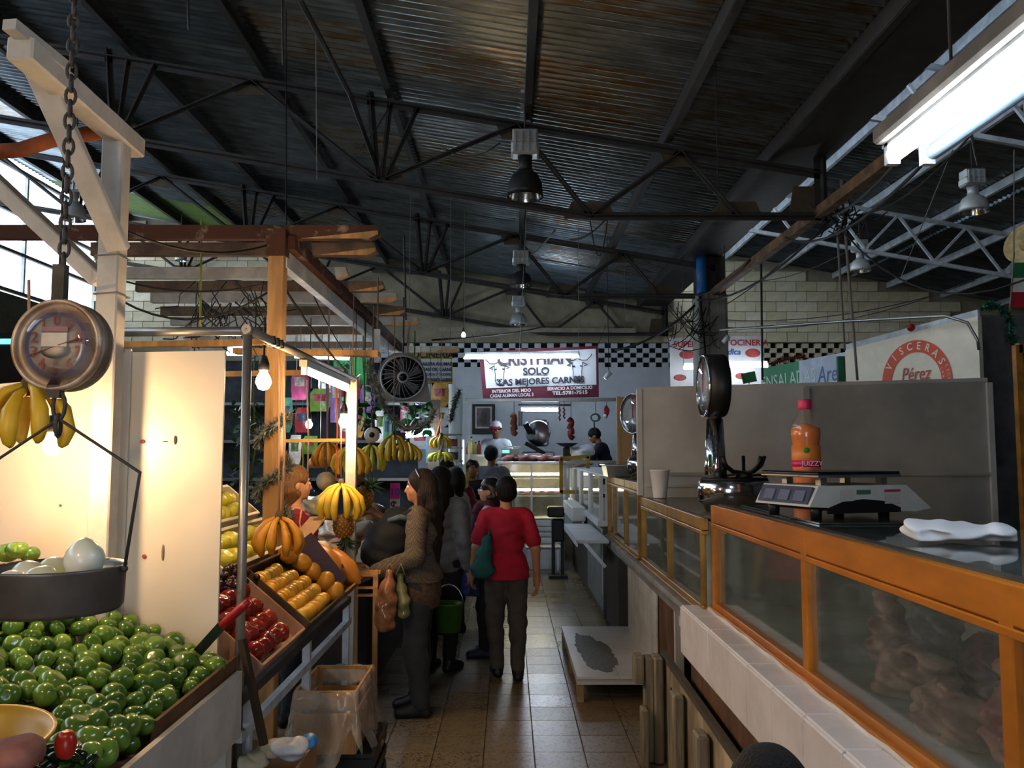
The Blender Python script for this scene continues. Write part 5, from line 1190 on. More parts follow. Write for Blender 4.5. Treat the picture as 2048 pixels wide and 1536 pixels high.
up2 = thing('white_upright', 'white upright at the end of the crossboard beside the fan', 'post', (P(752, 690, 5.5).x, 5.5, 2.2)); obj('shaft', MB().box((P(752, 690, 5.5).x, 5.55, P(752, 690, 5.5).z), (.035, .035, .22)), m_steelw, up2); obj('hanger', MB().tube([(P(752, 690, 5.5).x, 5.55, 2.4), (P(752, 690, 5.5).x, 5.55, 2.8)], .006, 5), m_wireg, up2)
# ================================================================= BUTCHER SHOP AT THE END OF THE AISLE
m_meat = [mat('red_meat', '9c3a3a', .35, var=0, hex2='c98a84', scale=9, lo=.45, hi=.7), mat('pale_meat', 'c49a8c', .4, var=0, hex2='8a4a44', scale=8)]
m_maroon = mat('maroon_print', '5d1a2c', .7, var=.05); m_bannerw = mat('banner_white', 'dfe4ea', .75, var=.03)
m_ink = mat('dark_print', '2b2030', .7, var=0); m_inkw = mat('white_print', 'e4e0e4', .7, var=0)
# banner
YB_ = 12.4
tl_, tr_, br_, bl_ = P(958, 703, YB_), P(1196, 691, YB_), P(1198, 794, YB_), P(966, 800, YB_)
bn = thing('banner', 'white and maroon shop banner reading SOLO LAS MEJORES CARNES', 'banner', ((tl_.x+tr_.x)/2, YB_, bl_.z))
def BN(u, v): return (tl_.lerp(tr_, u)).lerp(bl_.lerp(br_, u), v)
def bnw(u, v): q = BN(u, v); return q+Vector((0, .012*math.sin(u*9+v*4)+.008*math.sin(u*23), 0))
obj('cloth', MB().grid(lambda u, v: bnw(u, v)+Vector((0, .012, 0)), 40, 8), m_maroon, bn, flip=False)
obj('white_field', MB().grid(lambda u, v: bnw(.035+.945*u, .06+.70*v)+Vector((0, .004, 0)), 40, 8), m_bannerw, bn, flip=False)
bx_ = (BN(1, .5)-BN(0, .5)).normalized()
def bt(s_, u, v, size, m_, bold=.02, sx=1.): text('lettering', s_, BN(u, v)+Vector((0, -.025, 0)), bx_, (0, 0, 1), size, m_, bn, bold, sx=sx)
bt('CRISTHIAN', .46, .22, .24, mat('logo_plum', '43343e', .7, var=0), .03, .9)
bt('SOLO', .47, .46, .15, m_ink, .03, 1.0); bt('LAS MEJORES CARNES', .51, .66, .128, m_ink, .03, 1.0)
bt('INTERIOR DEL MDO', .25, .835, .066, m_inkw, .03, .95); bt('CASAS ALEMAN LOCAL 3', .25, .925, .066, m_inkw, .03, .85)
bt('SERVICIO A DOMICILIO', .75, .815, .066, m_inkw, .03, .95); bt('TEL:5781-7515', .75, .905, .07, m_inkw, .03, 1.2)
for u0 in (.16, .82):        # bull-head line drawings
    hd = MB(); c_ = BN(u0, .42)+Vector((0, -.02, 0)); k_ = .20
    def L_(pts_, r_=.006): hd.tube([c_+bx_*x_*k_+Vector((0, 0, z_*k_)) for x_, z_ in pts_], r_*.85, 4)
    for s_ in (-1, 1):
        L_([(s_*.3, .55), (s_*.7, .55), (s_*1.0, .85), (s_*1.05, 1.0)]); L_([(s_*.35, .4), (s_*.75, .2), (s_*.5, .15)], .009); L_([(s_*.4, .35), (s_*.3, -.3), (s_*.32, -.7), (s_*.2, -.95)]); L_([(s_*.2, .15), (s_*.36, .1)], .012); L_([(s_*.08, -.6), (s_*.2, -.66)], .012)
    L_([(-.3, .55), (0, .7), (.3, .55)]); L_([(-.2, -.95), (0, -1.0), (.2, -.95)], .012); L_([(-.1, -.75), (0, -.8), (.1, -.75)], .01)
    obj('bull_drawing', hd, mat('drawing_grey', '3c3c44', .7, var=0), bn)
obj('cord', MB().tube([tl_, tl_+Vector((-.1, 0, .25))], .004, 5), m_wire, bn); obj('cord', MB().tube([tr_, tr_+Vector((.12, 0, .3))], .004, 5), m_wire, bn)
# long tube in front of the banner
a, b = P(928, 715, 12.0), P(1158, 713, 12.0)
ft = thing('tube_light', 'long glowing fluorescent tube in front of the shop banner', 'light fixture', ((a.x+b.x)/2, 12, a.z))
obj('channel', MB().bar(a+Vector((0, .02, .05)), b+Vector((0, .02, .05)), .05, .05), m_steelw, ft); obj('tube', MB().tube([a, b], .022, 10), emit('shop_tube', 'dfeeff', 48.), ft)
for e in (a, b): obj('socket', MB().box(e+Vector((0, 0, .02)), (.03, .04, .07)), m_white, ft); obj('hanger', MB().tube([e+Vector((0, .02, .07)), e+Vector((0, .02, 2.2))], .004, 5), m_wireg, ft)
# shop canopy rail, interior tube, side fridge
rl_ = thing('canopy_rail', 'silver rail across the butcher shop front', 'rail', P(1085, 800, 12.3)); obj('rail', MB().bar(P(930, 801, 12.3), P(1250, 799, 12.3), .06, .05, bev=.005), m_steelp, rl_)
for px_ in (938, 1243): obj('upright', MB().bar(P(px_, 802, 12.3), P(px_, 960, 12.3), .03, .03), m_steelp, rl_)
a, b = P(1043, 819, 13.6), P(1116, 819, 13.6); it = thing('tube_light', 'short lit tube inside the butcher shop under the rail', 'light fixture', a); obj('tube', MB().tube([a, b], .028, 8), emit('shop_inner_tube', 'd2e6ff', 110.), it); obj('bar', MB().bar(a+Vector((-.05, 0, .07)), b+Vector((.2, 0, .07)), .03, .03), m_steel, it)
obj('hanger', MB().tube([a+Vector((0, 0, .07)), a+Vector((0, 0, 1.8))], .004, 5), m_wireg, it)
a, b = P(925, 880, 12.2), P(925, 928, 12.2); vt = thing('tube_light', 'small upright lit tube at the left of the butcher shop', 'light fixture', b); obj('tube', MB().tube([b, a], .02, 8), emit('shop_side_tube', 'e0f0ff', 30.), vt); obj('back', MB().bar(b+Vector((0, .03, 0)), a+Vector((0, .03, 0)), .04, .02), m_steelw, vt)
# picture (plain stand-in)
c_ = P(967, 838, 16.33); pc_ = thing('framed_picture', 'dark framed picture with a robed figure behind the butcher', 'picture', (c_.x, 15.9, c_.z-.3))
obj('frame', MB().box(c_+Vector((0, .05, 0)), (.44, .04, .58), bev=.01), mat('frame_dark', '15211f', .5), pc_); obj('mat_board', MB().box(c_+Vector((0, .025, .03)), (.32, .02, .42)), mat('mat_cream', 'd9cfae', .7), pc_)
obj('canvas', MB().box(c_+Vector((0, .012, .03)), (.26, .01, .36)), mat('canvas_mauve', '7a6a80', .8, var=.2), pc_); obj('figure', MB().ball(c_+Vector((0, .006, .02)), 1, 12, 10, rs=(.06, .005, .15)), mat('figure_olive', '5c5a40', .8), pc_)
# white shop side walls and shelf
sw = thing('shop_wall', 'pale striped side panel at the left of the butcher shop', 'wall', (P(905, 850, 13).x, 13, 0))
for k in range(8): obj('panel', MB().box((P(903, 850, 13).x, 12.4+.45*k, 1.35), (.03, .44, 2.7)), mat('pale_panel', 'c9d2cc', .6, var=.05), sw)
# counter of the shop
ct = thing('meat_counter', 'lit glass meat counter of the butcher shop', 'display case', (P(1060, 1000, 12.1).x, 12.3, 0))
x0, x1 = P(998, 960, 12.1).x, P(1128, 960, 12.1).x; xc = (x0+x1)/2; wd = x1-x0
zt_, zb_ = P(1060, 926, 12.1).z, P(1060, 1040, 12.1).z
obj('base', MB().box((xc, 12.5, zb_/2), (wd, .75, zb_)), m_steelp, ct)
obj('floor_tray', MB().box((xc, 12.5, zb_+.01), (wd, .75, .02)), m_white, ct)
obj('top', MB().box((xc, 12.5, zt_), (wd+.05, .8, .04), bev=.005), m_steelp, ct); obj('back', MB().box((xc, 12.86, (zt_+zb_)/2), (wd, .02, zt_-zb_)), mat('case_back', 'cfcbb8', .5), ct)
for zz in (.40, .72): obj('shelf', MB().box((xc, 12.62, zb_+(zt_-zb_)*zz), (wd-.04, .45, .015)), m_steelp, ct)
obj('lamp', MB().tube([(x0+.05, 12.28, zt_-.16), (x1-.05, 12.28, zt_-.16)], .018, 8), emit('counter_lamp', 'fff0c0', 40.), ct); obj('lamp', MB().tube([(x0+.05, 12.22, zt_-.38), (x1-.05, 12.22, zt_-.38)], .016, 8), emit('counter_lamp', 'fff0c0', 40.), ct)
for xx in (x0, xc, x1): obj('post', MB().box((xx, 12.13, (zt_+zb_)/2), (.03, .03, zt_-zb_)), m_steelp, ct)
obj('front_glass', MB().box((xc, 12.12, (zt_+zb_)/2), (wd, .006, zt_-zb_-.03)), m_case, ct)
for k in range(7):
    xx = x0+.12+k*.125; c_ = Vector((xx, 12.3+.1*(k % 2), zt_+.06)); f = Field((-.12, -.1, -.08), (.12, .1, .1), .012); f.ell((0, 0, 0), (.09, .07, .05), .01); f.ripple(.012, 40, k)
    fobj('meat_cut', f, m_meat[k % 2 if k > 4 else 0], None, Matrix.Translation(c_), None, 'raw meat cut number %s from the left on the shop counter top' % ('one', 'two', 'three', 'four', 'five', 'six', 'seven')[k], 'meat', 'meat cuts on the shop counter')
for k in range(6):
    xx = x0+.1+k*.15; c_ = Vector((xx, 12.55, zb_+(zt_-zb_)*.43+.035)); b_ = MB().ball(c_, .05, 10, 6, rs=(1.1, 1, .6)); obj('meat_cut', b_, m_meat[k % 2], None, 'meat piece on the lit inner shelf of the shop counter', 'meat', 'meat inside the shop counter')
# low tiled stand and dark trolley
lt = thing('low_stand', 'low white topped stand in front of the meat counter', 'stand', (P(1085, 1130, 11.9).x, 11.9, 0)); xx = lt.location.x; zz = P(1085, 1092, 11.9).z
for k in range(2): obj('top_panel', MB().box((xx-.12+.24*k, 11.85, zz), (.235, .5, .03)), m_tile, lt)
for dx in (-.2, .2):
    for dy in (-.2, .2): obj('leg', MB().box((xx+dx, 11.85+dy, zz/2), (.035, .035, zz)), m_steelp, lt)
for k in range(3): obj('slat', MB().box((xx-.05, 12.0, zz+.1+.07*k), (.4, .1, .02)), m_steelp, lt)
tk_ = thing('trolley', 'dark hand trolley standing by the meat counter', 'trolley', (P(1116, 1100, 11.3).x, 11.3, 0)); xx = tk_.location.x
obj('body', MB().box((xx, 11.35, .62), (.16, .22, .30), bev=.02), m_black, tk_); obj('head', MB().box((xx-.03, 11.3, .86), (.22, .2, .14), bev=.02), m_black, tk_)
for dx in (-.06, .06): obj('leg', MB().box((xx+dx, 11.35, .24), (.04, .05, .48)), m_black, tk_)
obj('foot', MB().box((xx, 11.3, .02), (.24, .25, .04)), m_black, tk_)
# yellow frame, slicer, hanging meats, scale, bottles
yf = thing('yellow_showcase', 'mustard yellow frame of a glass box on the right of the counter', 'frame', P(1148, 985, 11.6)); m_yf = mat('mustard', 'b3912e', .5, var=.1)
for a_, b_ in (((1120, 917), (1178, 913)), ((1122, 917), (1122, 986)), ((1176, 913), (1176, 950)), ((1120, 984), (1150, 984))): obj('bar', MB().bar(P(*a_, 11.6), P(*b_, 11.6), .05, .05), m_yf, yf)
obj('pane', MB().box(P(1150, 945, 11.62), (.34, .006, .4)), m_case, yf)
sl = thing('meat_slicer', 'steel meat slicer with a round disc behind the counter', 'machine', P(1070, 905, 13.3)); c_ = P(1076, 866, 13.3)
obj('disc', MB().lathe([(.001, -.03), (.19, -.03), (.2, 0), (.18, .03), (.001, .04)], c_, (-.3, -1, .1), 28), m_steelp, sl); obj('guard', MB().box(c_+Vector((.05, .1, .0)), (.24, .12, .42), None, bev=.03), m_steelp, sl)
obj('carriage', MB().box(c_+Vector((-.05, -.1, -.24)), (.34, .2, .06), (0, .5, 0)), m_black, sl); obj('base', MB().box(c_+Vector((0, 0, -.36)), (.5, .4, .14), bev=.02), m_steelp, sl); obj('handle', MB().tube([c_+Vector((-.2, -.1, .15)), c_+Vector((-.12, -.05, .0))], .05, 8), m_black, sl)
tb_ = thing('work_table', 'steel work table behind the butcher counter', 'table', (.6, 13.32, 0)); zz = P(1076, 905, 13).z-.02
zz = (c_.z-.43); obj('top', MB().box((.75, 13.32, zz-.02), (2.4, .7, .04)), m_steelp, tb_)
for xx in (-.4, 1.9):
    for yy in (13.02, 13.6): obj('leg', MB().box((xx, yy, (zz-.04)/2), (.05, .05, zz-.04)), m_steelp, tb_)
def hang(name, label, px_, y0, y1, Y, r_, m_, cat, lump=0, seed=1):
    a_, b_ = P(px_, y0, Y), P(px_, y1, Y); t = thing(name, label, cat, b_); L_ = a_.z-b_.z
    n_ = 9; obj('body', MB().tube([b_.lerp(a_, i/n_)+Vector((lump*.012*math.sin(i*2.1), 0, 0)) for i in range(n_+1)], [r_*(.55 if i in (0, n_) else 1+lump*.18*math.sin(i*2.6)) for i in range(n_+1)], 10), m_, t)
    obj('hook', MB().tube([a_, a_+Vector((0, 0, .25))], .006, 5), m_wireg, t)
hang('smoked_ham', 'brown smoked pork slab hanging under the canopy rail', 1028, 826, 872, 12.5, .05, mat('smoked_brown', '8a4a2c', .5, var=.25), 'meat', 1)
hang('sausage_string', 'thick red chorizo string hanging in the butcher shop', 1142, 835, 880, 12.5, .046, mat('chorizo_red', '8e2420', .35, var=.3, scale=14), 'sausage', 1.5)
for k, px_ in enumerate((1119, 1128)): hang('thin_sausage', ('left' if k == 0 else 'right')+' of two thin dark sausages hanging in the shop', px_, 814, 842 if k == 0 else 838, 12.5, .014, mat('sausage_dark', '5c1f20', .4), 'sausage', 1)
obj('apron', MB().grid(lambda u, v: P(1037+8*u, 822+30*v, 13.2)+Vector((0, .02*math.sin(u*9), 0)), 8, 6), mat('apron_white', 'dfe6ee', .8), None, 'white cloth hanging beside the inner tube light', 'cloth')
cp_ = P(1134, 886, 12.5); hp = thing('scale_pan', 'dark shallow scale pan on the butcher counter', 'scale', cp_-Vector((0, 0, .3)))
obj('pan', MB().lathe([(.001, -.06), (.08, -.05), (.17, .0), (.165, .0), (.08, -.04), (.001, -.05)], cp_, n=24), m_black, hp); obj('column', MB().box(cp_-Vector((0, 0, .16)), (.12, .12, .2), bev=.02), m_black, hp)
crumple('white_sack', 'white plastic sack behind the yellow frame', 1158, 905, 12.5, .21, m_bagw, 5, 'sack', .35)
ds = thing('counter_scale', 'grey counter scale with a green lit display in the butcher shop', 'scale', P(1022, 910, 12.4)); c_ = P(1020, 903, 12.4)
obj('body', MB().box(c_, (.26, .12, .09), bev=.01), m_greyp, ds); obj('display', MB().box(c_+Vector((-.06, -.063, .0)), (.10, .006, .04)), emit('green_display', '58e8a8', 2.2), ds); obj('plate', MB().box(c_+Vector((0, .1, .07)), (.3, .3, .02)), m_steelp, ds)
sh2 = thing('bottle_shelf', 'white shelf of bottles at the left of the butcher shop', 'shelf', P(950, 912, 12.5)); c_ = P(955, 911, 12.5); obj('board', MB().box(c_, (.44, .25, .03)), m_white, sh2); obj('support', MB().box((c_.x, 12.55, c_.z/2), (.4, .12, c_.z-.03)), m_white, sh2)
for k, (px_, hx, hh, lb) in enumerate(((936, 'c05a24', .16, 'orange sauce'), (943, 'd9c93a', .26, 'yellow topped'), (951, 'c8c2a0', .18, 'pale'), (958, 'b0482a', .2, 'reddish'))):
    q = P(px_, 905, 12.45); q.z = c_.z+.016; t = thing('sauce_bottle', lb+' bottle on the white shelf of the butcher shop', 'bottle', q, 'bottles on the shop shelf'); obj('body', MB().lathe([(.001, 0), (.032, 0), (.032, hh*.6), (.014, hh*.8), (.012, hh*.9)], q, n=12), mat('bottle_'+hx, hx, .3), t); obj('cap', MB().lathe([(.014, hh*.9), (.014, hh), (.001, hh)], q, n=10), m_black, t)
cb_ = thing('hanging_cable', 'coil of cable hanging at the right of the shop', 'cable', P(1192, 870, 12.6)); obj('coil', MB().tube([P(1191+9*math.sin(t_)*(1 if t_ < 6.3 else .7), 828+12*(1-math.cos(t_))*.6, 12.6) for t_ in np.linspace(0, 10, 26)]+[P(1188, 845, 12.6), P(1190, 865, 12.6)], .012, 6), mat('cable_blue', '3a4654', .6), cb_)
obj('hanger', MB().tube([P(1191, 826, 12.6), P(1191, 799, 12.3)], .005, 5), m_wireg, cb_)
hd_ = thing('red_decoration', 'small red and white decoration hanging at the right of the shop', 'decoration', P(1213, 838, 12.6)); obj('cone', MB().lathe([(.001, -.1), (.04, -.02), (.05, .04), (.001, .11)], P(1213, 824, 12.6), n=12), mat('deco_red', '9c2434', .6), hd_); obj('white_patch', MB().ball(P(1210, 832, 12.55), .03), m_white, hd_); obj('string', MB().tube([P(1213, 815, 12.6), P(1213, 798, 12.3)], .004, 5), m_wireg, hd_)
ol = thing('ceiling_tube', 'long unlit white tube under the roof before the lattice wall', 'light fixture', P(1075, 660, 14)); obj('tube', MB().bar(P(878, 659, 14), P(1272, 661, 14), .05, .07), mat('old_white', '9c9484', .6), ol)
for px_ in (900, 1250): obj('hanger', MB().tube([P(px_, 659, 14), P(px_, 659, 14)+Vector((0, 0, 1.2))], .004, 5), m_wireg, ol)
bulb(927, 671, 13.0, 'small white bulb glowing high before the lattice wall', emit('small_bulb', 'eaf4ff', 30.), .035, .9)
for k, (px_, py_) in enumerate(((1216, 750), (1452, 678))):
    c_ = P(px_, py_, 11.5); t = thing('spot_lamp', ('small white spot lamp right of the shop banner', 'small grey spot lamp right of the concrete column')[k], 'lamp', c_); obj('can', MB().lathe([(.03, -.06), (.035, .05), (.001, .06)], c_, (.5, -.3, .6), 14), m_steelw, t); obj('lens', MB().lathe([(.028, -.062), (.001, -.063)], c_, (.5, -.3, .6), 14), emit('spot_lens', 'f2f8ff', 6.) if k == 0 else m_steelw, t); obj('cord', MB().tube([c_+Vector((.01, 0, .05)), Vector((c_.x, 11.5, 4.6 if k == 0 else 5.5))], .005, 5), m_wire, t)

# TOCINERIA sign left of the shop
a = P(905, 696, 11.0); b = P(808, 700, 11.0); lo_ = P(905, 768, 11.0).z
ts = thing('stall_sign', 'yellow sign reading TOCINERIA behind the fan', 'sign', ((a.x+b.x)/2, 11, lo_)); m_ys = mat('sign_yellow', 'cdb84a', .6, var=.1)
obj('board', MB().box(((a.x+b.x)/2, 11.02, (a.z+lo_)/2), (a.x-b.x, .03, a.z-lo_)), m_ys, ts); obj('white_field', MB().box(((a.x+b.x)/2+.08, 11.0, (a.z+lo_)/2-.05), (.44, .006, .28)), m_bannerw, ts)
m_navy = mat('sign_navy', '151a3a', .6, var=0)
for s_, py_, px_, sz, sx_ in (('TOCINERIA', 710, 860, .125, .95), ('CHULETA AHUMADA', 728, 873, .062, .8), ('PASTOR, CARNE', 739, 875, .062, .8), ('ASADA Y TOCINO', 749, 876, .05, .8), ('LONGANIZA GORRA', 759, 876, .05, .7)): text('lettering', s_, P(px_, py_, 10.985), (1, 0, 0), (0, 0, 1), sz, m_navy, ts, .02, sx=sx_)
for px_ in (818, 900): obj('hanger', MB().tube([P(px_, 697, 11.02), Vector((P(px_, 697, 11.02).x, 11.02, 5.15))], .004, 5), m_wireg, ts)
# SUPER TOCINERIA panels at the right of the column
for k, (xa, xb, ya, yb, lb) in enumerate(((1340, 1392, 675, 785, 'white lit panel with SUPER lettering left of the column'), (1453, 1526, 672, 785, 'white lit panel reading TOCINERIA right of the column'))):
    a, b = P(xa, ya, 13.2), P(xb, yb, 13.2); t = thing('stall_sign', lb, 'sign', ((a.x+b.x)/2, 13.2, b.z)); obj('board', MB().box(((a.x+b.x)/2, 13.24, (a.z+b.z)/2), (b.x-a.x, .03, a.z-b.z)), mat('panel_white', 'd7dce0', .5, var=.04), t)
    m_rt = mat('print_red', 'b03038', .6, var=0)
    text('lettering', 'SUPER' if k == 0 else 'TOCINER\u00cdA', P((xa+xb)/2+4, ya+14, 13.21), (1, 0, 0), (0, 0, 1), .13, m_rt, t, .02)
    if k: text('lettering', 'dica', P(1468, 704, 13.21), (1, 0, 0), (0, 0, 1), .13, mat('print_blue', '2a5aa8', .6, var=0), t, .02, shear=.2)
    obj('meat_print', MB().ball(P((xa+xb)/2+(8 if k == 0 else 16), ya+34, 13.22), 1, 14, 8, rs=(.12, .006, .07)), mat('print_meat', 'b8504e', .6, var=.2), t)
    obj('meat_print', MB().ball(P((xa+xb)/2-6, ya+80, 13.22), 1, 14, 8, rs=(.10, .006, .05)), mat('print_meat', 'b8504e', .6), t)
    obj('stand', MB().box(((a.x+b.x)/2, 13.26, b.z/2), (b.x-a.x, .02, b.z)), m_white, t)
for k, (xa, xb, py_, lb) in enumerate(((1368, 1390, 735, 'bright short tube light left of the grey column'), (1455, 1535, 731, 'bright tube light right of the grey column'))):
    a, b = P(xa, py_, 12.7), P(xb, py_, 12.7); t = thing('tube_light', lb, 'light fixture', a); obj('tube', MB().tube([a, b], .03, 8), emit('side_tube', 'f0f6ff', 45.), t); obj('channel', MB().bar(a+Vector((0, .03, .05)), b+Vector((0, .03, .05)), .05, .04), m_steelw, t); obj('hanger', MB().tube([a+Vector((0, .03, .05)), Vector((a.x, a.y+.03, 4.48 if a.x < 3.08 else 5.6))], .004, 5), m_wireg, t)
gs = thing('green_card', 'small tilted green card right of the column', 'sign', P(1498, 760, 12)); obj('card', MB().box(P(1498, 755, 12), (.2, .01, .15), (0, -.2, 0)), mat('card_green', '3f8a5a', .6), gs); obj('stick', MB().tube([P(1498, 762, 12), Vector((P(1498, 762, 12).x, 12, 0))], .006, 5), m_wireg, gs)

# ================================================================= STALLS BEYOND THE FRUIT STAND
# box fan
c_ = P(806, 755, 7.2); fn = thing('box_fan', 'grey square-bodied fan with a round grille hung above the stall', 'fan', (c_.x, 7.2, c_.z-.24)); s_ = 7.2/1700; ax = Vector((.12, -1, 0)).normalized(); tx = Vector((1, .12, 0)).normalized()
def FP(x_, z_, d_=0): return c_+tx*x_+Vector((0, 0, z_))+ax*d_
m_fan = mat('fan_grey', '7f8284', .5, var=.06)
obj('body', MB().prism([FP(-.215, -.1), FP(-.19, -.2), FP(.2, -.21), FP(.235, -.19), FP(.20, .02), FP(.15, .15), FP(.06, .215), FP(-.08, .21), FP(-.17, .14), FP(-.21, .05)], -ax*.12), m_fan, fn)
obj('grille_ring', MB().lathe([(.185, 0), (.195, .02), (.178, .024), (.176, .0)], c_, ax, 40), mat('fan_rim', 'b4b8ba', .4), fn); obj('dark_inside', MB().lathe([(.178, .004), (.001, .005)], c_, ax, 40), m_black, fn)
m_blade = mat('fan_blade', '3c3f42', .4)
for k in range(5):
    an = k*2*PI/5; e = lambda a_, r_: FP(math.cos(a_)*r_, math.sin(a_)*r_, .009); obj('blade', MB().prism([e(an, .03), e(an+.25, .165), e(an+.75, .16), e(an+.5, .03)], ax*.003), m_blade, fn)
for k in range(24):
    an = k*2*PI/24; obj('spoke', MB().tube([FP(math.cos(an+.0)*.045, math.sin(an)*.045, .02), FP(math.cos(an+.25)*.11, math.sin(an+.25)*.11, .022), FP(math.cos(an+.4)*.178, math.sin(an+.4)*.178, .02)], .0022, 4), mat('fan_rim', 'b4b8ba'), fn)
obj('hub', MB().lathe([(.05, .015), (.05, .026), (.03, .03), (.001, .03)], c_, ax, 24), mat('fan_rim', 'b4b8ba'), fn); obj('hub_cap', MB().lathe([(.033, .03), (.001, .033)], c_, ax, 20), m_black, fn)
obj('hanger', MB().tube([FP(0, .21, -.06), FP(0, .7, -.06)], .008, 6), m_steel, fn)
# tinsel
def tinsel(name, label, path, r_, m_, seed, dens=520, parent=None):
    rn = random.Random(seed); path = [Vector(p_) for p_ in path]; b = MB(); core = MB().tube(path, r_*.22, 6); seg = [(path[i+1]-path[i]).length for i in range(len(path)-1)]; T = sum(seg); n_ = int(T*dens)
    for k in range(n_):
        d = rn.random()*T; i = 0
        while i < len(seg)-1 and d > seg[i]: d -= seg[i]; i += 1
        p_ = path[i].lerp(path[i+1], d/seg[i]); e = Vector((rn.gauss(0, 1), rn.gauss(0, 1), rn.gauss(0, 1))).normalized(); q = p_+e*r_*rn.uniform(.7, 1.1); w_ = e.cross(Vector((rn.random(), rn.random(), 1))).normalized()*.007
        b.add([p_-w_, p_+w_, q], [(0, 1, 2)])
    t = thing(name, label, 'garland', base(core)); obj('core', core, m_, t); o = obj('bristles', b, m_, t, flip=False); o['kind'] = 'stuff'; return t
m_tin = mat('silver_tinsel', 'a3a79c', .4, .25, var=.35, scale=30); m_tind = mat('dark_tinsel', '5d6a5c', .4, .25, var=.35, scale=30); m_ting = mat('green_tinsel', '1f7a58', .3, .5, var=.35, scale=30)
px0 = fp.location.x; zz = [P(540, y_, 4.35).z for y_ in (830, 1040)]
tinsel('tinsel_garland', 'silver tinsel wound round the wooden post', [(px0+.075*math.cos(t_), 4.4-.075*math.sin(t_)-.0, zz[0]+(zz[1]-zz[0])*t_/12.6) for t_ in np.linspace(0, 12.6, 44)], .055, m_tin, 1, 1800)
tinsel('tinsel_garland', 'silver-green tinsel swag looping from the crossboard under the fan', [P(x_, y_, 6.4) for x_, y_ in ((735, 722), (742, 745), (750, 770), (762, 800), (778, 828), (795, 846), (815, 858), (838, 856), (858, 842), (870, 822))], .052, m_tin, 2, 1500)
tinsel('tinsel_garland', 'dark green tinsel hanging right of the fan', [P(x_, y_, 7.4) for x_, y_ in ((918, 782), (912, 800), (906, 820), (902, 842))], .05, m_tind, 3, 1500)
# hanging leafy plant
def leafy(name, label, px_, py_, Y, w_, h_, n_, m_, seed, leaf=.035):
    rn = random.Random(seed); c_ = P(px_, py_, Y); t = thing(name, label, 'plant', c_-Vector((0, 0, h_/2)))
    obj('stem', MB().tube([Vector((c_.x, c_.y, 2.79)), c_+Vector((0, 0, h_*.6)), c_+Vector((.02, 0, 0)), c_-Vector((.02, 0, h_*.5))], .006, 6), mat('stem_green', '4a5a30', .8), t)
    for k in range(n_):
        p_ = c_+Vector((rn.uniform(-w_, w_)/2, rn.uniform(-.12, .12), rn.uniform(-h_, h_)/2)); R_ = Euler((rn.uniform(-1, 1), rn.uniform(-1, 1), rn.uniform(0, 6))).to_matrix(); l_ = leaf*rn.uniform(.7, 1.3)
        pts_ = [(0, -1, 0), (.5, -.3, .12), (.45, .4, .1), (0, 1, -.1), (-.45, .4, .1), (-.5, -.3, .12), (0, 0, -.05)]
        b = MB().add([p_+R_ @ (Vector(v)*l_) for v in pts_], [(0, 1, 6), (1, 2, 6), (2, 3, 6), (3, 4, 6), (4, 5, 6), (5, 0, 6)], 0, True); obj('leaf', b, m_, t, flip=False)
m_lf = mat('leaf_green', '3f8f5c', .45, var=.25); m_lfd = mat('leaf_dark', '2a4a2c', .5, var=.25)
leafy('hanging_plant', 'bright green leafy plant hanging left of the tinsel swag', 725, 790, 7.6, .34, .55, 60, m_lf, 1, .045)
leafy('hanging_plant', 'dark hanging leaves left of the small chain scale', 728, 835, 6.8, .2, .22, 18, m_lfd, 2, .045)
leafy('herb_bundle', 'dark bundle of green herbs behind the pipe upright', 505, 900, 6.2, .32, .75, 120, m_lfd, 3, .04)
leafy('herb_bundle', 'round clump of green leaves under the fan', 828, 838, 8.0, .3, .3, 50, mat('leaf_emerald', '1f6a3c', .5, var=.25), 4, .05)
# small chain scale
c_ = P(744, 870, 6.6); cs = thing('chain_scale', 'little white chain scale hanging among the bananas', 'scale', c_-Vector((0, 0, .06))); obj('dial', MB().lathe([(.001, -.03), (.055, -.03), (.06, 0), (.05, .02), (.001, .022)], c_, (.1, -1, 0), 24), mat('scale_white', 'd5d6d2', .4), cs); obj('hub', MB().lathe([(.022, .022), (.02, .028), (.001, .03)], c_, (.1, -1, 0), 16), m_black, cs); obj('hanger', MB().tube([c_+Vector((0, 0, .4)), Vector((c_.x, c_.y, 2.79))], .005, 5), m_wireg, cs)
for k in range(10): b = MB(); link(b, c_+Vector((0, 0, .08+.034*k)), .042, .011, .004, .3 if k % 2 else 1.8); obj('chain_link', b, m_steel, cs)
# stall backs and hanging goods
sk_ = thing('stall_shelving', 'dark shelving back of the stall beyond the fruit stand', 'shelving', (-2.2, 9.4, 0)); obj('panel', MB().box((-2.5, 9.85, 1.35), (2.9, .04, 2.7)), mat('stall_dark', '39434a', .7, var=.25), sk_)
for k in range(5): obj('shelf', MB().box((-2.5, 9.66, .5+.42*k), (2.9, .36, .03)), m_steelp, sk_)
bg2 = thing('stall_counter', 'dark draped counter beyond the fruit rack', 'counter', (-1.75, 6.6, 0)); obj('front', MB().box((-1.4, 6.9, .42), (.9, 2.2, .84)), mat('dark_cloth', '2c2a2e', .8), bg2); obj('top', MB().box((-1.36, 6.9, .855), (1.04, 2.3, .03)), mat('table_wood', '8a6a44', .7), bg2)
cols = ['cf5f92', '7fa94a', 'e6e2da', 'b0404a', '8f74b4', 'd8a858', 'f0f0f4', '62a58c', 'c4525e', 'dcdce6', '6f98bc', 'd08452']
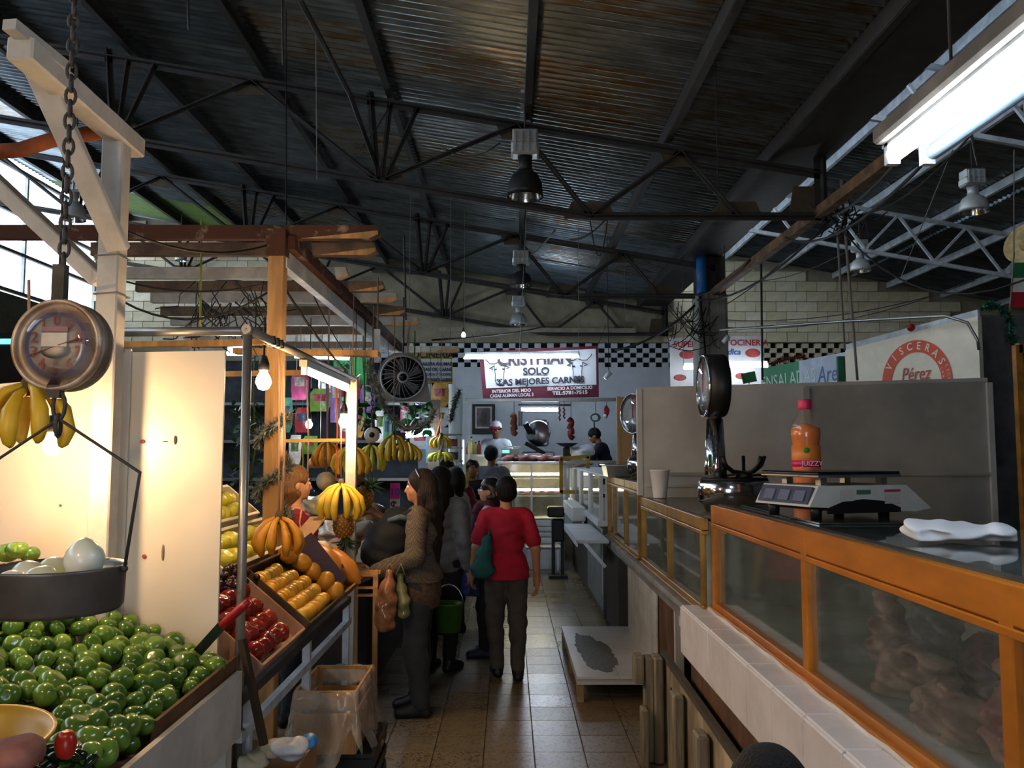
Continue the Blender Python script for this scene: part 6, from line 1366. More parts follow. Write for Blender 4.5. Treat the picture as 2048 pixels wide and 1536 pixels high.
places = [(600, 770, 7.6, 34, 60), (640, 800, 8.0, 40, 46), (655, 765, 8.4, 36, 40), (605, 840, 8.0, 30, 50), (672, 790, 7.9, 22, 110), (715, 845, 8.6, 26, 60), (760, 850, 8.6, 20, 70), (775, 860, 8.3, 16, 70), (690, 860, 8.8, 24, 56), (840, 880, 9.0, 40, 36), (860, 890, 8.8, 16, 70), (640, 925, 7.8, 44, 22), (810, 835, 8.8, 18, 60), (620, 890, 8.6, 30, 36), (590, 900, 8.2, 24, 60), (700, 780, 9.0, 40, 50), (735, 800, 9.0, 30, 60), (880, 790, 9.6, 34, 50), (875, 835, 9.4, 44, 40), (570, 830, 8.4, 30, 70)]
for k, (px_, py_, Y, w_, h_) in enumerate(places):
    Y = min((7.525, 8.125, 8.625, 9.125, 9.625), key=lambda q_: abs(q_-Y)); c_ = P(px_, py_, Y); W_, H_ = w_*Y/1700, h_*Y/1700; hx = cols[k % 12]
    cn = {'cf5f92': 'pink', '7fa94a': 'lime green', 'e6e2da': 'cream', 'b0404a': 'red', '8f74b4': 'purple', 'd8a858': 'amber', 'f0f0f4': 'white', '62a58c': 'sea green', 'c4525e': 'crimson', 'dcdce6': 'pale grey', '6f98bc': 'blue', 'd08452': 'orange'}[hx]
    t = thing('hanging_packet', '%s packet hanging %s' % (cn, ('high beside the timber post', 'above the white bulb', 'behind the pipe rail', 'left of the white bulb', 'in a long strip by the lit bulb', 'below the green plant', 'left of the chain scale', 'between plant and fan', 'behind the bright bananas', 'low under the fan', 'beside the grey pillar', 'behind the purple cord', 'under the fan centre', 'below the white bulb', 'behind the timber post', 'at the crossboard end', 'behind the tinsel swag', 'right of the fan', 'under the yellow sign', 'far left behind the post')[k]), 'packet', c_-Vector((0, 0, H_/2)), 'bright packets hung in the stall')
    rn = random.Random(k); b = MB().grid(lambda u, v: c_+Vector(((u-.5)*W_*(1-.05*math.cos(v*6.28)+.04*math.sin(v*21)), -.03*math.sin(u*PI)*math.sin(v*PI), (v-.5)*H_)), 6, 6); b.grid(lambda u, v: c_+Vector(((u-.5)*W_*(1-.05*math.cos(v*6.28)+.04*math.sin(v*21)), .02*math.sin(u*PI)*math.sin(v*PI), (v-.5)*H_)), 6, 6)
    obj('pouch', b, mat('packet_'+hx, hx, .35, var=.15, scale=14), t, flip=False); obj('string', MB().tube([c_+Vector((0, 0, H_/2)), Vector((c_.x, c_.y, 2.79))], .003, 4), m_wireg, t); obj('print_band', MB().grid(lambda u, v: c_+Vector(((u-.5)*W_*.8, -.034*math.sin(u*PI*.9+.15), (v*.3-.05)*H_)), 6, 2), mat('packet_print_%d' % (k % 4), ('d8d4c8', 'c25a6a', '6a8a4a', '4a5a7a')[k % 4], .4, var=.3, scale=25), t, flip=False)
gp = thing('green_sheet', 'bright green sheet behind the leafy plant', 'sheet', P(700, 750, 9.2)); obj('sheet', MB().box(P(700, 760, 9.2), (.36, .02, .5)), mat('panel_green', '2fae52', .6), gp); obj('string', MB().tube([P(700, 720, 9.2), P(700, 650, 9.12)], .004, 4), m_wireg, gp)
for k, (xa, ya, xb, yb, Y, lb) in enumerate(((590, 712, 700, 716, 8.2, 'tube light glowing behind the crossboard'), (455, 706, 500, 706, 6.4, 'tube light seen right of the cream screen'), (812, 872, 868, 866, 8.2, 'bluish tube light under the tinsel swag'))):
    a, b = P(xa, ya, Y), P(xb, yb, Y); t = thing('tube_light', lb, 'light fixture', a); obj('tube', MB().tube([a, b], .02, 8), emit('stall_tube', 'dff2ff', 80.), t); obj('channel', MB().bar(a+Vector((0, .02, .04)), b+Vector((0, .02, .04)), .05, .03), m_steelw, t); obj('hanger', MB().tube([a+Vector((0, .02, .05)), Vector((a.x, a.y+.02, 2.79))], .004, 5), m_wireg, t)
pr_ = thing('wood_pillar', 'grey weathered wooden pillar beyond the long-haired woman', 'post', (P(868, 960, 8.6).x, 8.6, 0)); zz = P(868, 800, 8.6).z; obj('shaft', MB().box((pr_.location.x, 8.6, zz/2), (.11, .1, zz)), mat('weathered_wood', '7d7264', .8, var=.2), pr_); obj('board', MB().bar(P(866, 895, 8.5), P(884, 830, 8.5), .01, .07, up=(0, 1, 0)), mat('orange_board', 'd0683a', .7), pr_)
ws = thing('white_shelf', 'white shelf unit at the left of the butcher shop front', 'shelf', (P(905, 910, 10.4).x, 10.4, 0)); x_ = ws.location.x; zz = P(905, 868, 10.4).z
obj('side', MB().box((x_-.12, 10.5, zz/2), (.02, .3, zz)), m_white, ws); obj('side', MB().box((x_+.10, 10.5, zz/2), (.02, .3, zz)), m_white, ws)
for k in range(5): obj('shelf', MB().box((x_, 10.5, zz-.01-.16*k), (.24, .3, .02)), m_white, ws); obj('goods', MB().box((x_-.02+.01*k, 10.5, zz-.105-.16*k), (.14, .2, .09)), mat('goods_%d' % (k % 3), ('c24a3a', '4a4a52', 'd8d2c0')[k % 3], .6), ws)
# bags of produce on the counter
m_clear = glassy('clear_bag', 'e8e8ea', .35, .15, .9)
for k, (px_, py_, Y, r_, hx, lb) in enumerate(((625, 1012, 6.1, .10, 'd8d2b0', 'bag of pale fruit beside the vendor'), (672, 1062, 5.9, .12, 'd9d4cc', 'large clear bag of white produce under the pineapple'), (720, 1065, 5.9, .10, 'e3ddc8', 'clear bag of pale produce right of the pineapple'), (690, 1090, 5.75, .11, 'd99a9c', 'pink tinted bag below the pineapple'), (738, 1030, 6.4, .12, 'b9a88a', 'bowl-like bag of produce by the price card'), (600, 985, 6.5, .10, '5a5f8a', 'bluish bag behind the vendor'))):
    crumple('produce_bag', lb, px_, py_, Y, r_, mat('bag_'+hx, hx, .25, var=.2, scale=12, coat=.4), k+11, 'bag', .62)
pcx = P(790, 1000, 6.6); pcd = thing('price_card', 'pink and white price card with a dollar sign by the long-haired woman', 'sign', pcx-Vector((0, 0, .13))); obj('card', MB().box(pcx, (.075, .008, .26)), mat('card_plain', 'd8d6d0', .7), pcd); obj('pink_half', MB().box(pcx+Vector((0, -.006, .07)), (.075, .004, .12)), mat('card_pink', 'e83a9a', .7), pcd)
text('lettering', '$', pcx+Vector((-.01, -.009, -.05)), (1, 0, 0), (0, 0, 1), .11, m_ink, pcd, .01); text('lettering', '10', pcx+Vector((0, -.011, .06)), (1, 0, 0), (0, 0, 1), .08, mat('card_violet', '5a2a9a', .6, var=0), pcd, .02); obj('stick', MB().tube([pcx-Vector((0, 0, .13)), Vector((pcx.x, pcx.y, .87))], .005, 5), m_wireg, pcd)
crt = thing('wood_crate_stand', 'pale wooden crate stand at the woman\u2019s hand', 'crate', (P(730, 1250, 5.25).x, 5.3, 0)); a = P(712, 1145, 5.25); b = P(752, 1145, 5.25)
for px_ in (712, 752): q = P(px_, 1140, 5.25); obj('post', MB().box((q.x, 5.25, q.z/2+.0), (.03, .03, q.z)), m_wood, crt)
for py_ in (1150, 1175, 1190): obj('slat', MB().bar(P(700, py_, 5.25), P(756, py_, 5.25), .012, .045, up=(0, 1, 0)), m_wood, crt)
obj('top', MB().box((P(728, 1135, 5.4).x, 5.45, P(728, 1138, 5.4).z), (.25, .4, .02)), m_wood, crt)
# dark mirror with turquoise trim behind the hanging scale
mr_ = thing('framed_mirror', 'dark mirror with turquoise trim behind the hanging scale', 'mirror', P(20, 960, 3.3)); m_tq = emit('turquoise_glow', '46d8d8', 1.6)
a, b = P(-120, 665, 3.3), P(92, 962, 3.3)
obj('glass', MB().box(((a.x+b.x)/2, 3.32, (a.z+b.z)/2), (b.x-a.x, .02, a.z-b.z)), mat('dark_glass', '17110f', .25, var=.1), mr_)
obj('trim', MB().box((b.x, 3.30, (a.z+b.z)/2-.12), (.012, .012, .3)), m_tq, mr_); obj('trim', MB().box(((a.x+b.x)/2, 3.30, b.z), (b.x-a.x, .012, .012)), m_tq, mr_); obj('trim', MB().box(((a.x+b.x)/2, 3.30, P(0, 683, 3.3).z), (b.x-a.x, .012, .02)), m_tq, mr_)
obj('wood_patch', MB().box((P(30, 930, 3.29).x, 3.29, P(30, 928, 3.29).z), (.12, .01, .09)), m_wood, mr_)
# sombrero, flag and tinsel at the right edge
c_ = P(2062, 490, 6.0); sm = thing('straw_hat', 'straw hat with red and green lettering hanging at the right edge', 'hat', c_-Vector((0, 0, .1))); dax = Vector((-.75, -.5, .35)).normalized()
obj('brim', MB().lathe([(.06, .03), (.12, .0), (.165, .03), (.17, .045), (.16, .035), (.12, .008), (.06, .04)], c_, dax, 30), mat('straw', 'cdbb86', .8, var=.15, scale=20), sm); obj('crown', MB().lathe([(.07, .02), (.06, .1), (.03, .16), (.001, .17)], c_, dax, 20), mat('straw', 'cdbb86'), sm)
xx_, yy_, _ = frame(dax)
for i, ch in enumerate('MEXICO'):
    an = 2.3+.26*i; d = -(xx_*math.cos(an)+yy_*math.sin(an)); text('lettering', ch, c_+d*.135+dax*.035, d.cross(dax), d, .05, mat('hat_red', 'a8282c', .6, var=0) if i % 2 else mat('hat_green', '2a7a3c', .6, var=0), sm, .01)
obj('cord', MB().tube([c_, c_+Vector((0, 0, 1.2))], .005, 5), m_wireg, sm)
fl_ = thing('paper_flag', 'green white and red paper flag at the right edge', 'flag', P(2045, 600, 5.8))
for k, (ya, yb, hx) in enumerate(((525, 556, '1f7a4a'), (556, 584, 'e0e0da'), (584, 615, 'a81e30'))): obj('stripe', MB().prism([P(2030-k*4, ya, 5.8), P(2090, ya, 5.8), P(2090, yb, 5.8), P(2026-k*4, yb, 5.8)], (0, .004, 0)), mat('flag_'+hx, hx, .7), fl_)
obj('pole', MB().tube([P(2028, 505, 5.8), P(2020, 620, 5.8)], .006, 5), m_wireg, fl_); obj('cord', MB().tube([P(2028, 505, 5.8), P(2028, 300, 5.8)], .004, 5), m_wireg, fl_)
tinsel('tinsel_garland', 'shiny green tinsel on top of the dark stall wall at the right', [P(x_, y_, 7.7) for x_, y_ in ((1965, 616), (1985, 610), (2005, 618), (2020, 640), (2018, 665), (2030, 690), (2060, 700))], .07, m_ting, 5, 700)
tinsel('tinsel_garland', 'red berry garland along the top of the ENSALADAS banner', [P(1540, 728, 10.5), P(1570, 718, 10.3), P(1610, 712, 10.0)], .06, mat('red_tinsel', '7a2a2c', .5, .2, var=.4, scale=30), 6, 600)
obj('red_bauble', MB().ball(P(1822, 655, 8.3), .04), mat('bauble_red', 'a01c1c', .2), None, 'red bauble on top of the cream ring sign', 'bauble')
# ================================================================= PEOPLE
m_skin = [mat('skin_tan', 'b27a58', .5, var=.05, sss=.05), mat('skin_fair', 'c99370', .5, var=.05, sss=.05), mat('skin_brown', '8f5f42', .5, var=.05, sss=.05)]
m_lip = mat('lip', '8e4a44', .45, var=0)
def smat(k, h, **kw): return mat('cloth_'+k, h, .85, var=kw.pop('var', .14), scale=kw.pop('scale', 9), bump=.25, bscale=140, **kw)
m_hairb = mat('hair_black', '110f0e', .62, var=.3, scale=60, stretch=(3, 3, .3), bump=.8, bscale=70, spec=.25); m_hairbr = mat('hair_brown', '261a13', .58, var=.35, scale=60, stretch=(3, 3, .3), bump=.8, bscale=70, spec=.3); m_hairbl = mat('hair_blond', '7a5834', .55, var=.2, scale=50, stretch=(3, 3, .3), bump=.6, bscale=60, spec=.3)
m_shoe = mat('shoe_black', '121216', .5, var=.1); m_eye = mat('eye_white', 'd8d4cc', .2, var=0); m_iris = mat('iris_dark', '1d120c', .2, var=0)
def person(label, x, y, heading, height, J=None, top=None, over=None, pants=None, shoes=m_shoe, hair=None, skin=0, h=.0105, z=0., yaw=0., pitch=0., fem=True, clothes_h=None, lean=0.):
    S_ = height/1.62; j = dict(shL=(-.165, 0, 1.30), shR=(.165, 0, 1.30), elL=(-.22, -.03, 1.04), elR=(.22, -.03, 1.04), wrL=(-.23, .04, .81), wrR=(.23, .04, .81), knL=(-.09, .02, .46), knR=(.09, .02, .46), anL=(-.09, -.02, .075), anR=(.09, -.02, .075), hdL=None, hdR=None)
    if J: j.update(J)
    j = {k: (Vector(v) if v is not None else None) for k, v in j.items()}
    A = Euler((-lean, 0, 0)).to_matrix()
    def tp(p_): p_ = Vector(p_); q = A @ (p_-Vector((0, 0, .93))); return q+Vector((0, 0, .93)) if p_.z > .9 else p_
    for k in ('shL', 'shR'): j[k] = tp(j[k])
    t = thing('person', label, 'person', (x, y, z)); M = Matrix.Translation((x, y, z)) @ Matrix.Rotation(math.radians(heading), 4, 'Z') @ Matrix.Scale(S_, 4)
    Rh = Euler((math.radians(pitch)-lean*.6, 0, math.radians(yaw))).to_matrix(); nk = tp((0, -.005, 1.40))
    hp = lambda p_: nk+Rh @ (Vector(p_)-Vector((0, -.005, 1.40)))
    torso = [('ell', (0, 0, .93), (.155, .108, .11)), ('ell', (0, 0, 1.06), (.128, .092, .13)), ('ell', (0, -.005, 1.21), (.145, .10, .15)), ('cone', tp((-.12, 0, 1.315)), tp((.12, 0, 1.315)), .05, .05)]
    torso = [(k[0], tp(k[1]))+tuple(k[2:]) if k[0] == 'ell' else k for k in torso]
    if fem: torso += [('ell', tp((s_*.065, .08, 1.19)), (.058, .05, .058)) for s_ in (-1, 1)]
    def run(f, L, inf=0., k=.03):
        for q in L:
            if q[0] == 'ell': f.ell(q[1], tuple(r_+inf for r_ in q[2]), k)
            else: f.cone(q[1], q[2], q[3]+inf, q[4]+inf, k)
    def arm(f, s_, inf=0., fu=1., ff=1., k=.02, flare=0.):
        sh, el, wr = j['sh'+s_], j['el'+s_], j['wr'+s_]
        f.cone(sh, sh.lerp(el, fu), .047+inf, .047+(.038-.047)*fu+inf+flare, k)
        if ff > 0: f.cone(el, el.lerp(wr, ff), .038+inf, .038+(.027-.038)*ff+inf+flare, k)
    def leg(f, s_, inf=0., k=.025, lo=1.):
        sx_ = -1 if s_ == 'L' else 1; hi_ = Vector((sx_*.08, 0, .86)); kn, an = j['kn'+s_], j['an'+s_]
        f.cone(hi_, kn, .088+inf, .058+inf, k); f.cone(kn, kn.lerp(an, lo), .057+inf, .057+(.038-.057)*lo+inf, k); f.ell(kn.lerp(an, .3)+Vector((0, -.02, 0)), (.048+inf, .052+inf, .10), k)
    def foot(f, s_, inf=0.):
        an = j['an'+s_]; sx_ = -1 if s_ == 'L' else 1; f.cone(an, an+Vector((sx_*.015, .13, -.045)), .036+inf, .028+inf, .02, (1, 1, 1)); f.cone(an+Vector((0, -.03, -.04)), an+Vector((sx_*.02, .14, -.048)), .034+inf, .026+inf, .02); f.cone(an+Vector((0, 0, .05)), an, .036+inf, .037+inf, .02)
    allp = [v for v in j.values() if v is not None]
    lo = np.array([min(-.27, min(p_.x for p_ in allp)-.12), min(-.22, min(p_.y for p_ in allp)-.2, nk.y-.2), -.02]); hi = np.array([max(.27, max(p_.x for p_ in allp)+.12), max(.22, max(p_.y for p_ in allp)+.2, nk.y+.22), 1.66])
    # ---- body, one continuous surface
    f = Field(lo, hi, h); run(f, torso)
    f.cone(tp((0, -.01, 1.30)), nk+Vector((0, .0, .03)), .052, .046, .03)
    f.ell(hp((0, -.005, 1.525)), (.073, .091, .088), .02, Rh); f.ell(hp((0, .03, 1.475)), (.058, .062, .078), .02, Rh); f.ell(hp((0, .066, 1.425)), (.024, .02, .018), .02, Rh)
    f.cone(hp((0, .084, 1.512)), hp((0, .100, 1.477)), .008, .0125, .012); f.cone(hp((-.034, .078, 1.528)), hp((.034, .078, 1.528)), .011, .011, .012)
    for s_ in (-1, 1):
        f.ell(hp((s_*.038, .06, 1.472)), (.02, .02, .02), .015, Rh); f.ell(hp((s_*.031, .096, 1.507)), (.014, .012, .008), .008, Rh, 'sub'); f.ell(hp((s_*.075, -.005, 1.495)), (.011, .02, .031), .008, Rh)
    f.cone(hp((-.017, .086, 1.449)), hp((.017, .086, 1.449)), .009, .009, .008)
    for s_ in ('L', 'R'):
        arm(f, s_); leg(f, s_); foot(f, s_)
        el, wr = j['el'+s_], j['wr'+s_]; d = (wr-el).normalized() if j['hd'+s_] is None else j['hd'+s_].normalized(); sx_ = -1 if s_ == 'L' else 1
        side = d.cross(Vector((sx_, 0, 0))); side = side.normalized() if side.length > .2 else Vector((0, 1, 0)); 
        if side.y < 0: side = -side
        nrm_ = side.cross(d)*(1 if s_ == 'L' else 1); nrm_ = -nrm_ if nrm_.x*sx_ > 0 else nrm_     # palm faces the body
        pc_ = wr+d*.05; f.cone(wr, wr+d*.02, .026, .03, .015); f.cone(pc_-side*.022, pc_+side*.022, .017, .017, .018); f.cone(pc_+d*.03-side*.028, pc_+d*.03+side*.028, .014, .014, .015)
        for q, (o_, l_) in enumerate(((-.033, .062), (-.011, .074), (.011, .079), (.033, .070))):
            b0 = pc_+d*.035+side*o_; b1 = b0+(d*.86+nrm_*.35+side*o_*1.5).normalized()*l_*.55; b2 = b1+(d*.45+nrm_*.85).normalized()*l_*.5
            f.cone(b0, b1, .0095, .0085, .004); f.cone(b1, b2, .0085, .007, .004)
        t0 = wr+d*.03+side*.03; t1 = t0+(d*.55+side*.75+nrm_*.3).normalized()*.035; f.cone(t0, t1, .0125, .0105, .006); f.cone(t1, t1+(d*.9+nrm_*.4).normalized()*.03, .0105, .008, .004)
    f.plane((0, 0, -1), 0.0)
    lipc = np.array(hp((0, .093, 1.449))); 
    body = fobj('body', f, [m_skin[skin], m_lip], t, M, lambda c_: (np.linalg.norm((c_-lipc)*np.array([.6, .6, 1.4]), axis=1) < .0135))
    for s_ in (-1, 1):
        e = M @ hp((s_*.031, .083, 1.507)); e2 = M @ hp((s_*.031, .090, 1.507)); ey = obj('eye', MB().ball(e, .0118*S_, 10, 8), m_eye, t); obj('iris', MB().ball(e2, .0062*S_, 8, 6), m_iris, ey)
        obj('eyebrow', MB().tube([M @ hp((s_*.014, .096, 1.526)), M @ hp((s_*.032, .095, 1.533)), M @ hp((s_*.05, .078, 1.526))], .003, 5), m_hairb, t)
    ch = clothes_h or h*1.05
    # ---- clothes
    def upper(nm, m_, hem, inf, fu, ff, ruf=.004, seed=1, flare=.0, neck=1.375, skirt=0., openf=False, armset=('L', 'R'), ffs=None):
        g = Field(lo, hi, ch); run(g, torso, inf)
        g.ell(tp((0, 0, .86)), (.155+inf+skirt, .11+inf+skirt, .16), .03)
        if skirt: g.ell(tp((0, 0, .80)), (.16+inf+skirt, .12+inf+skirt, .2), .04)
        g.ripple(ruf, 34, seed); g.plane((0, 0, -1), -hem); nz = tp((0, 0, neck)); g.plane(tuple(A @ Vector((0, 0, 1))), (A @ Vector((0, 0, 1))).dot(nz))
        g.cone(tp((0, -.01, 1.30)), nk+Vector((0, 0, .05)), .048, .044, .006, op='sub') if neck > 1.36 else None
        if openf: g.cone(tp((0, .16, hem-.05)), tp((0, .15, 1.36)), .035, .02, .01, op='sub')
        for s_ in armset: arm(g, s_, inf, fu, (ffs or {}).get(s_, ff), flare=flare)
        g.ripple(ruf*.5, 60, seed+3)
        return fobj(nm, g, m_, t, M)
    if pants:
        g = Field(lo, hi, ch); run(g, torso[:1], .008); [leg(g, s_, pants.get('inf', .012), lo=.97) for s_ in 'LR']; g.ripple(.004, 30, 5); g.plane((0, 0, 1), 1.0); g.plane((0, 0, -1), -.055); fobj('trousers', g, pants['m'], t, M)
    if shoes:
        for s_ in 'LR': 
            g = Field(lo, np.array([hi[0], hi[1], .3]), ch); foot(g, s_, .009); g.plane((0, 0, -1), 0); g.plane((0, 0, 1), .11 if not (pants or {}).get('boots') else .25); fobj('shoe', g, shoes, t, M)
    if top: upper(top.get('n', 'shirt'), top['m'], top['hem'], top.get('inf', .012), top.get('fu', 1.), top.get('ff', 0.), seed=2, flare=top.get('flare', .004), neck=top.get('neck', 1.375), skirt=top.get('skirt', 0.), armset=top.get('arms', ('L', 'R')))
    if over: upper(over.get('n', 'jacket'), over['m'], over['hem'], over.get('inf', .024), over.get('fu', 1.), over.get('ff', .95), .006, 7, .004, over.get('neck', 1.385), over.get('skirt', 0.), over.get('open', False), ffs=over.get('ffs'))
    # ---- hair
    if hair:
        st, m_h = hair; hh = max(.006, h*.8); g = Field(np.array([nk.x-.32, nk.y-.34, .85 if st == 'long' else 1.15]), np.array([nk.x+.32, nk.y+.34, 1.72]), hh)
        g.ell(hp((0, -.012, 1.535)), (.088, .103, .10), .02, Rh)
        if st == 'long':
            g.ell(hp((0, -.05, 1.48)), (.09, .075, .12), .03, Rh); b0 = tp((0, -.085, 1.36)); g.cone(hp((0, -.06, 1.47)), b0, .085, .085, .03, (1.15, .8, 1)); g.cone(b0, tp((0, -.11, 1.12)), .085, .06, .03, (1.25, .6, 1)); g.cone(tp((0, -.11, 1.12)), tp((.02, -.115, 1.0)), .06, .03, .02, (1.2, .6, 1))
            g.cone(hp((-.085, -.01, 1.45)), tp((-.11, -.02, 1.25)), .03, .022, .02); g.cone(hp((.085, -.01, 1.45)), tp((.11, -.02, 1.25)), .03, .022, .02)
        elif st == 'bob':
            g.ell(hp((0, -.035, 1.475)), (.093, .082, .10), .03, Rh); g.cone(hp((0, -.05, 1.45)), hp((0, -.06, 1.36)), .075, .05, .03, (1.2, .8, 1))
        elif st == 'short': g.ell(hp((0, -.03, 1.49)), (.084, .083, .075), .02, Rh)
        elif st == 'crop': g.ell(hp((0, -.025, 1.505)), (.078, .08, .07), .02, Rh)
        g.ell(hp((0, .105, 1.455)), (.075, .085, .10), .02, Rh, 'sub')
        if st in ('crop', 'short', 'bob'):
            for s_ in (-1, 1): g.ell(hp((s_*.085, .03, 1.48)), (.03, .05, .04), .01, Rh, 'sub')
        g.ripple(.0018, 60, 4); fobj('hair', g, m_h, t, M)
    return t, M, hp
def at(px_, Y): return P(px_, 900, Y).x
def bag(name, label, cat, parts, m_, hres=.012, rip=.006, seed=1, k=.03, top=None):
    lo = np.min([np.minimum(p_[1], p_[2] if p_[0] == 'cone' else p_[1])-max(p_[-1] if p_[0] == 'cone' else max(p_[2]), .02)-.03 for p_ in parts], 0); hi = np.max([np.maximum(p_[1], p_[2] if p_[0] == 'cone' else p_[1])+max(max(p_[3:5]) if p_[0] == 'cone' else max(p_[2]), .02)+.03 for p_ in parts], 0)
    g = Field(lo-.05, hi+.05, hres)
    for p_ in parts:
        if p_[0] == 'cone': g.cone(p_[1], p_[2], p_[3], p_[4], k)
        else: g.ell(p_[1], p_[2], k)
    g.ripple(rip, 40, seed); return g
def vx(px_, py_, Y): return np.array(P(px_, py_, Y))

# long-haired woman with the backpack
m_chk = mat('checked_cloth', '6e6252', .9, var=0, hex2='4c4338', scale=110, tex='check', lo=.4, hi=.6)
wx_, wy_ = at(842, 5.53), 5.53
T1, M1, hp1 = person('woman with long dark hair in a checked brown jacket beside the fruit', wx_, wy_, 88, 1.53, dict(elL=(-.25, .0, 1.06), wrL=(-.21, .27, .955), hdL=(.15, .9, -.25), elR=(.21, .17, 1.19), wrR=(.17, .37, 1.33), hdR=(0, .9, .35), anL=(-.09, -.03, .075), anR=(.08, .02, .075)),
    top=dict(m=smat('brown_lace', '6b5140', hex2='4a382c', scale=40), hem=.70, n='tunic', inf=.010, skirt=.012, ff=0.), over=dict(m=m_chk, hem=.88, ff=.93, skirt=.02, ffs=dict(L=.93, R=.2)), pants=dict(m=smat('charcoal_jean', '33363a'), inf=.02, boots=True), hair=('long', m_hairbr), skin=0, h=.0078, yaw=4, clothes_h=.009)
obj('collar', MB().tube([M1 @ Vector(p_) for p_ in ((-.07, .03, 1.36), (-.05, .085, 1.33), (0, .10, 1.30), (.05, .085, 1.33), (.07, .03, 1.36))], .016, 8), smat('blue_collar', '6f86a8'), T1)
obj('hair_clip', MB().tube([M1 @ hp1((-.088, .0, 1.57)), M1 @ hp1((-.07, .02, 1.605)), M1 @ hp1((-.04, .03, 1.628))], .007, 6), m_steelp, T1)
bp_ = thing('backpack', 'black backpack worn on the front of the long-haired woman', 'backpack', P(775, 1130, 5.45))
g = bag('b', '', '', [('ell', vx(778, 1085, 5.47), (.15, .15, .16)), ('ell', vx(765, 1105, 5.47), (.14, .15, .12)), ('ell', vx(795, 1045, 5.5), (.10, .12, .10))], None, .011, .006, 3); fobj('pack_body', g, smat('black_nylon', '17181b'), bp_)
obj('strap', MB().tube([P(800, 1035, 5.40), P(822, 1022, 5.36), P(842, 1035, 5.36), P(850, 1065, 5.34)], .018, 6), smat('black_nylon', '17181b'), bp_); obj('top_flap', MB().tube([P(778, 1042, 5.4), P(800, 1034, 5.37), P(820, 1038, 5.37)], .02, 6), smat('grey_denim', '4d5a68'), bp_)
m_bagc = mat('bag_peach', 'b08a66', .25, var=.2, scale=10, coat=.4, alpha=.92)
for k, (pts_, hx, lb) in enumerate(((((778, 1145, .02), (776, 1170, .04), (773, 1195, .055), (771, 1220, .062), (770, 1245, .06)), 'bag_orange', 'clear plastic bag of orange papaya pieces hanging from her wrist'), (((800, 1150, .015), (803, 1175, .028), (806, 1200, .036), (808, 1225, .038)), 'bag_green', 'small clear bag of greens hanging behind the orange one'))):
    g = bag('b', '', '', [('cone', vx(pts_[i_][0], pts_[i_][1], 5.25+.05*k), vx(pts_[i_+1][0], pts_[i_+1][1], 5.25+.05*k), pts_[i_][2], pts_[i_+1][2]) for i_ in range(len(pts_)-1)], None, .007, .006, 5+k); t = thing('plastic_bag', lb, 'bag', P(pts_[-1][0], pts_[-1][1]+25, 5.25)); fobj('bag_body', g, mat(hx, 'a8714a' if k == 0 else '8a8a5a', .25, var=.25, scale=12, coat=.5), t); obj('handle', MB().tube([P(pts_[0][0]-8, pts_[0][1], 5.25), P(pts_[0][0]+2, 1128, 5.25), P(pts_[0][0]+10, pts_[0][1], 5.25)], .007, 6), mat(hx, 'a8714a'), t)
# stall vendor in the dark red blouse
vx_, vy_ = at(592, 5.35), 5.35
m_blouse = mat('red_blouse', '7a1420', .8, var=0, hex2='c9a08c', scale=7, tex='wave', lo=.03, hi=.06)
T2, M2, hp2 = person('fruit vendor in a dark red blouse with bare shoulders and fair brown hair', vx_, vy_, -72, 1.56, dict(elR=(.25, -.0, 1.08), wrR=(.2, .16, .95), elL=(-.2, .1, 1.08), wrL=(-.16, .25, 1.0)), top=dict(m=m_blouse, hem=.75, fu=1., neck=1.33, inf=.014, arms=()), over=dict(m=m_blouse, hem=.9, n='sleeves', inf=.012, neck=1.25, fu=1.0, ff=.05, skirt=0), pants=dict(m=smat('vendor_trouser', '2a2c34')), hair=('bob', m_hairbl), skin=1, h=.0088, yaw=8)
T2b = [o for o in C.objects if o.parent == T2 and o.name.startswith('sleeves')]
obj('ponytail', MB().tube([M2 @ hp2((0, -.09, 1.53)), M2 @ hp2((0, -.13, 1.46)), M2 @ hp2((.0, -.12, 1.36)), M2 @ hp2((0, -.10, 1.27))], [.03, .045, .045, .02], 10), m_hairbl, T2)
obj('hair_band', MB().tube([M2 @ hp2((.085, -.02, 1.55)), M2 @ hp2((.05, -.02, 1.63)), M2 @ hp2((-.05, -.02, 1.63)), M2 @ hp2((-.085, -.02, 1.55))], .006, 6), mat('band_green', '5a7a6a', .5), T2)
# red T-shirt person, seen from behind
rx, ry = at(1012, 6.35), 6.35
T3, M3, hp3 = person('short-haired person in a red T-shirt seen from behind in the aisle', rx, ry, 6, 1.46, dict(elL=(-.245, -.03, 1.06), wrL=(-.27, .05, .84), elR=(.24, -.04, 1.04), wrR=(.255, .0, .79), anL=(-.06, .08, .075), knL=(-.085, .07, .46), anR=(.09, -.06, .075), knR=(.095, -.01, .46)),
    top=dict(m=smat('red_tee', 'b01530', var=.1), hem=.80, fu=.75, inf=.017, skirt=.012, flare=.008), pants=dict(m=smat('taupe_trouser', '4a443c'), inf=.016), hair=('short', m_hairb), skin=0, h=.0088, yaw=6, fem=True, clothes_h=.009)
tb2 = thing('shoulder_bag', 'teal cloth shoulder bag at the side of the red T-shirt person', 'bag', P(965, 1160, 6.25)); g = bag('b', '', '', [('cone', vx(975, 1078, 6.2), vx(968, 1110, 6.2), .03, .055), ('cone', vx(968, 1110, 6.2), vx(964, 1138, 6.2), .055, .07), ('cone', vx(958, 1140, 6.2), vx(972, 1140, 6.2), .06, .06)], None, .010, .006, 8); fobj('bag_body', g, smat('teal', '1d5c58'), tb2)
obj('strap', MB().tube([P(974, 1080, 6.25), P(985, 1050, 6.3), P(992, 1025, 6.4)], .012, 6), smat('teal', '1d5c58'), tb2)
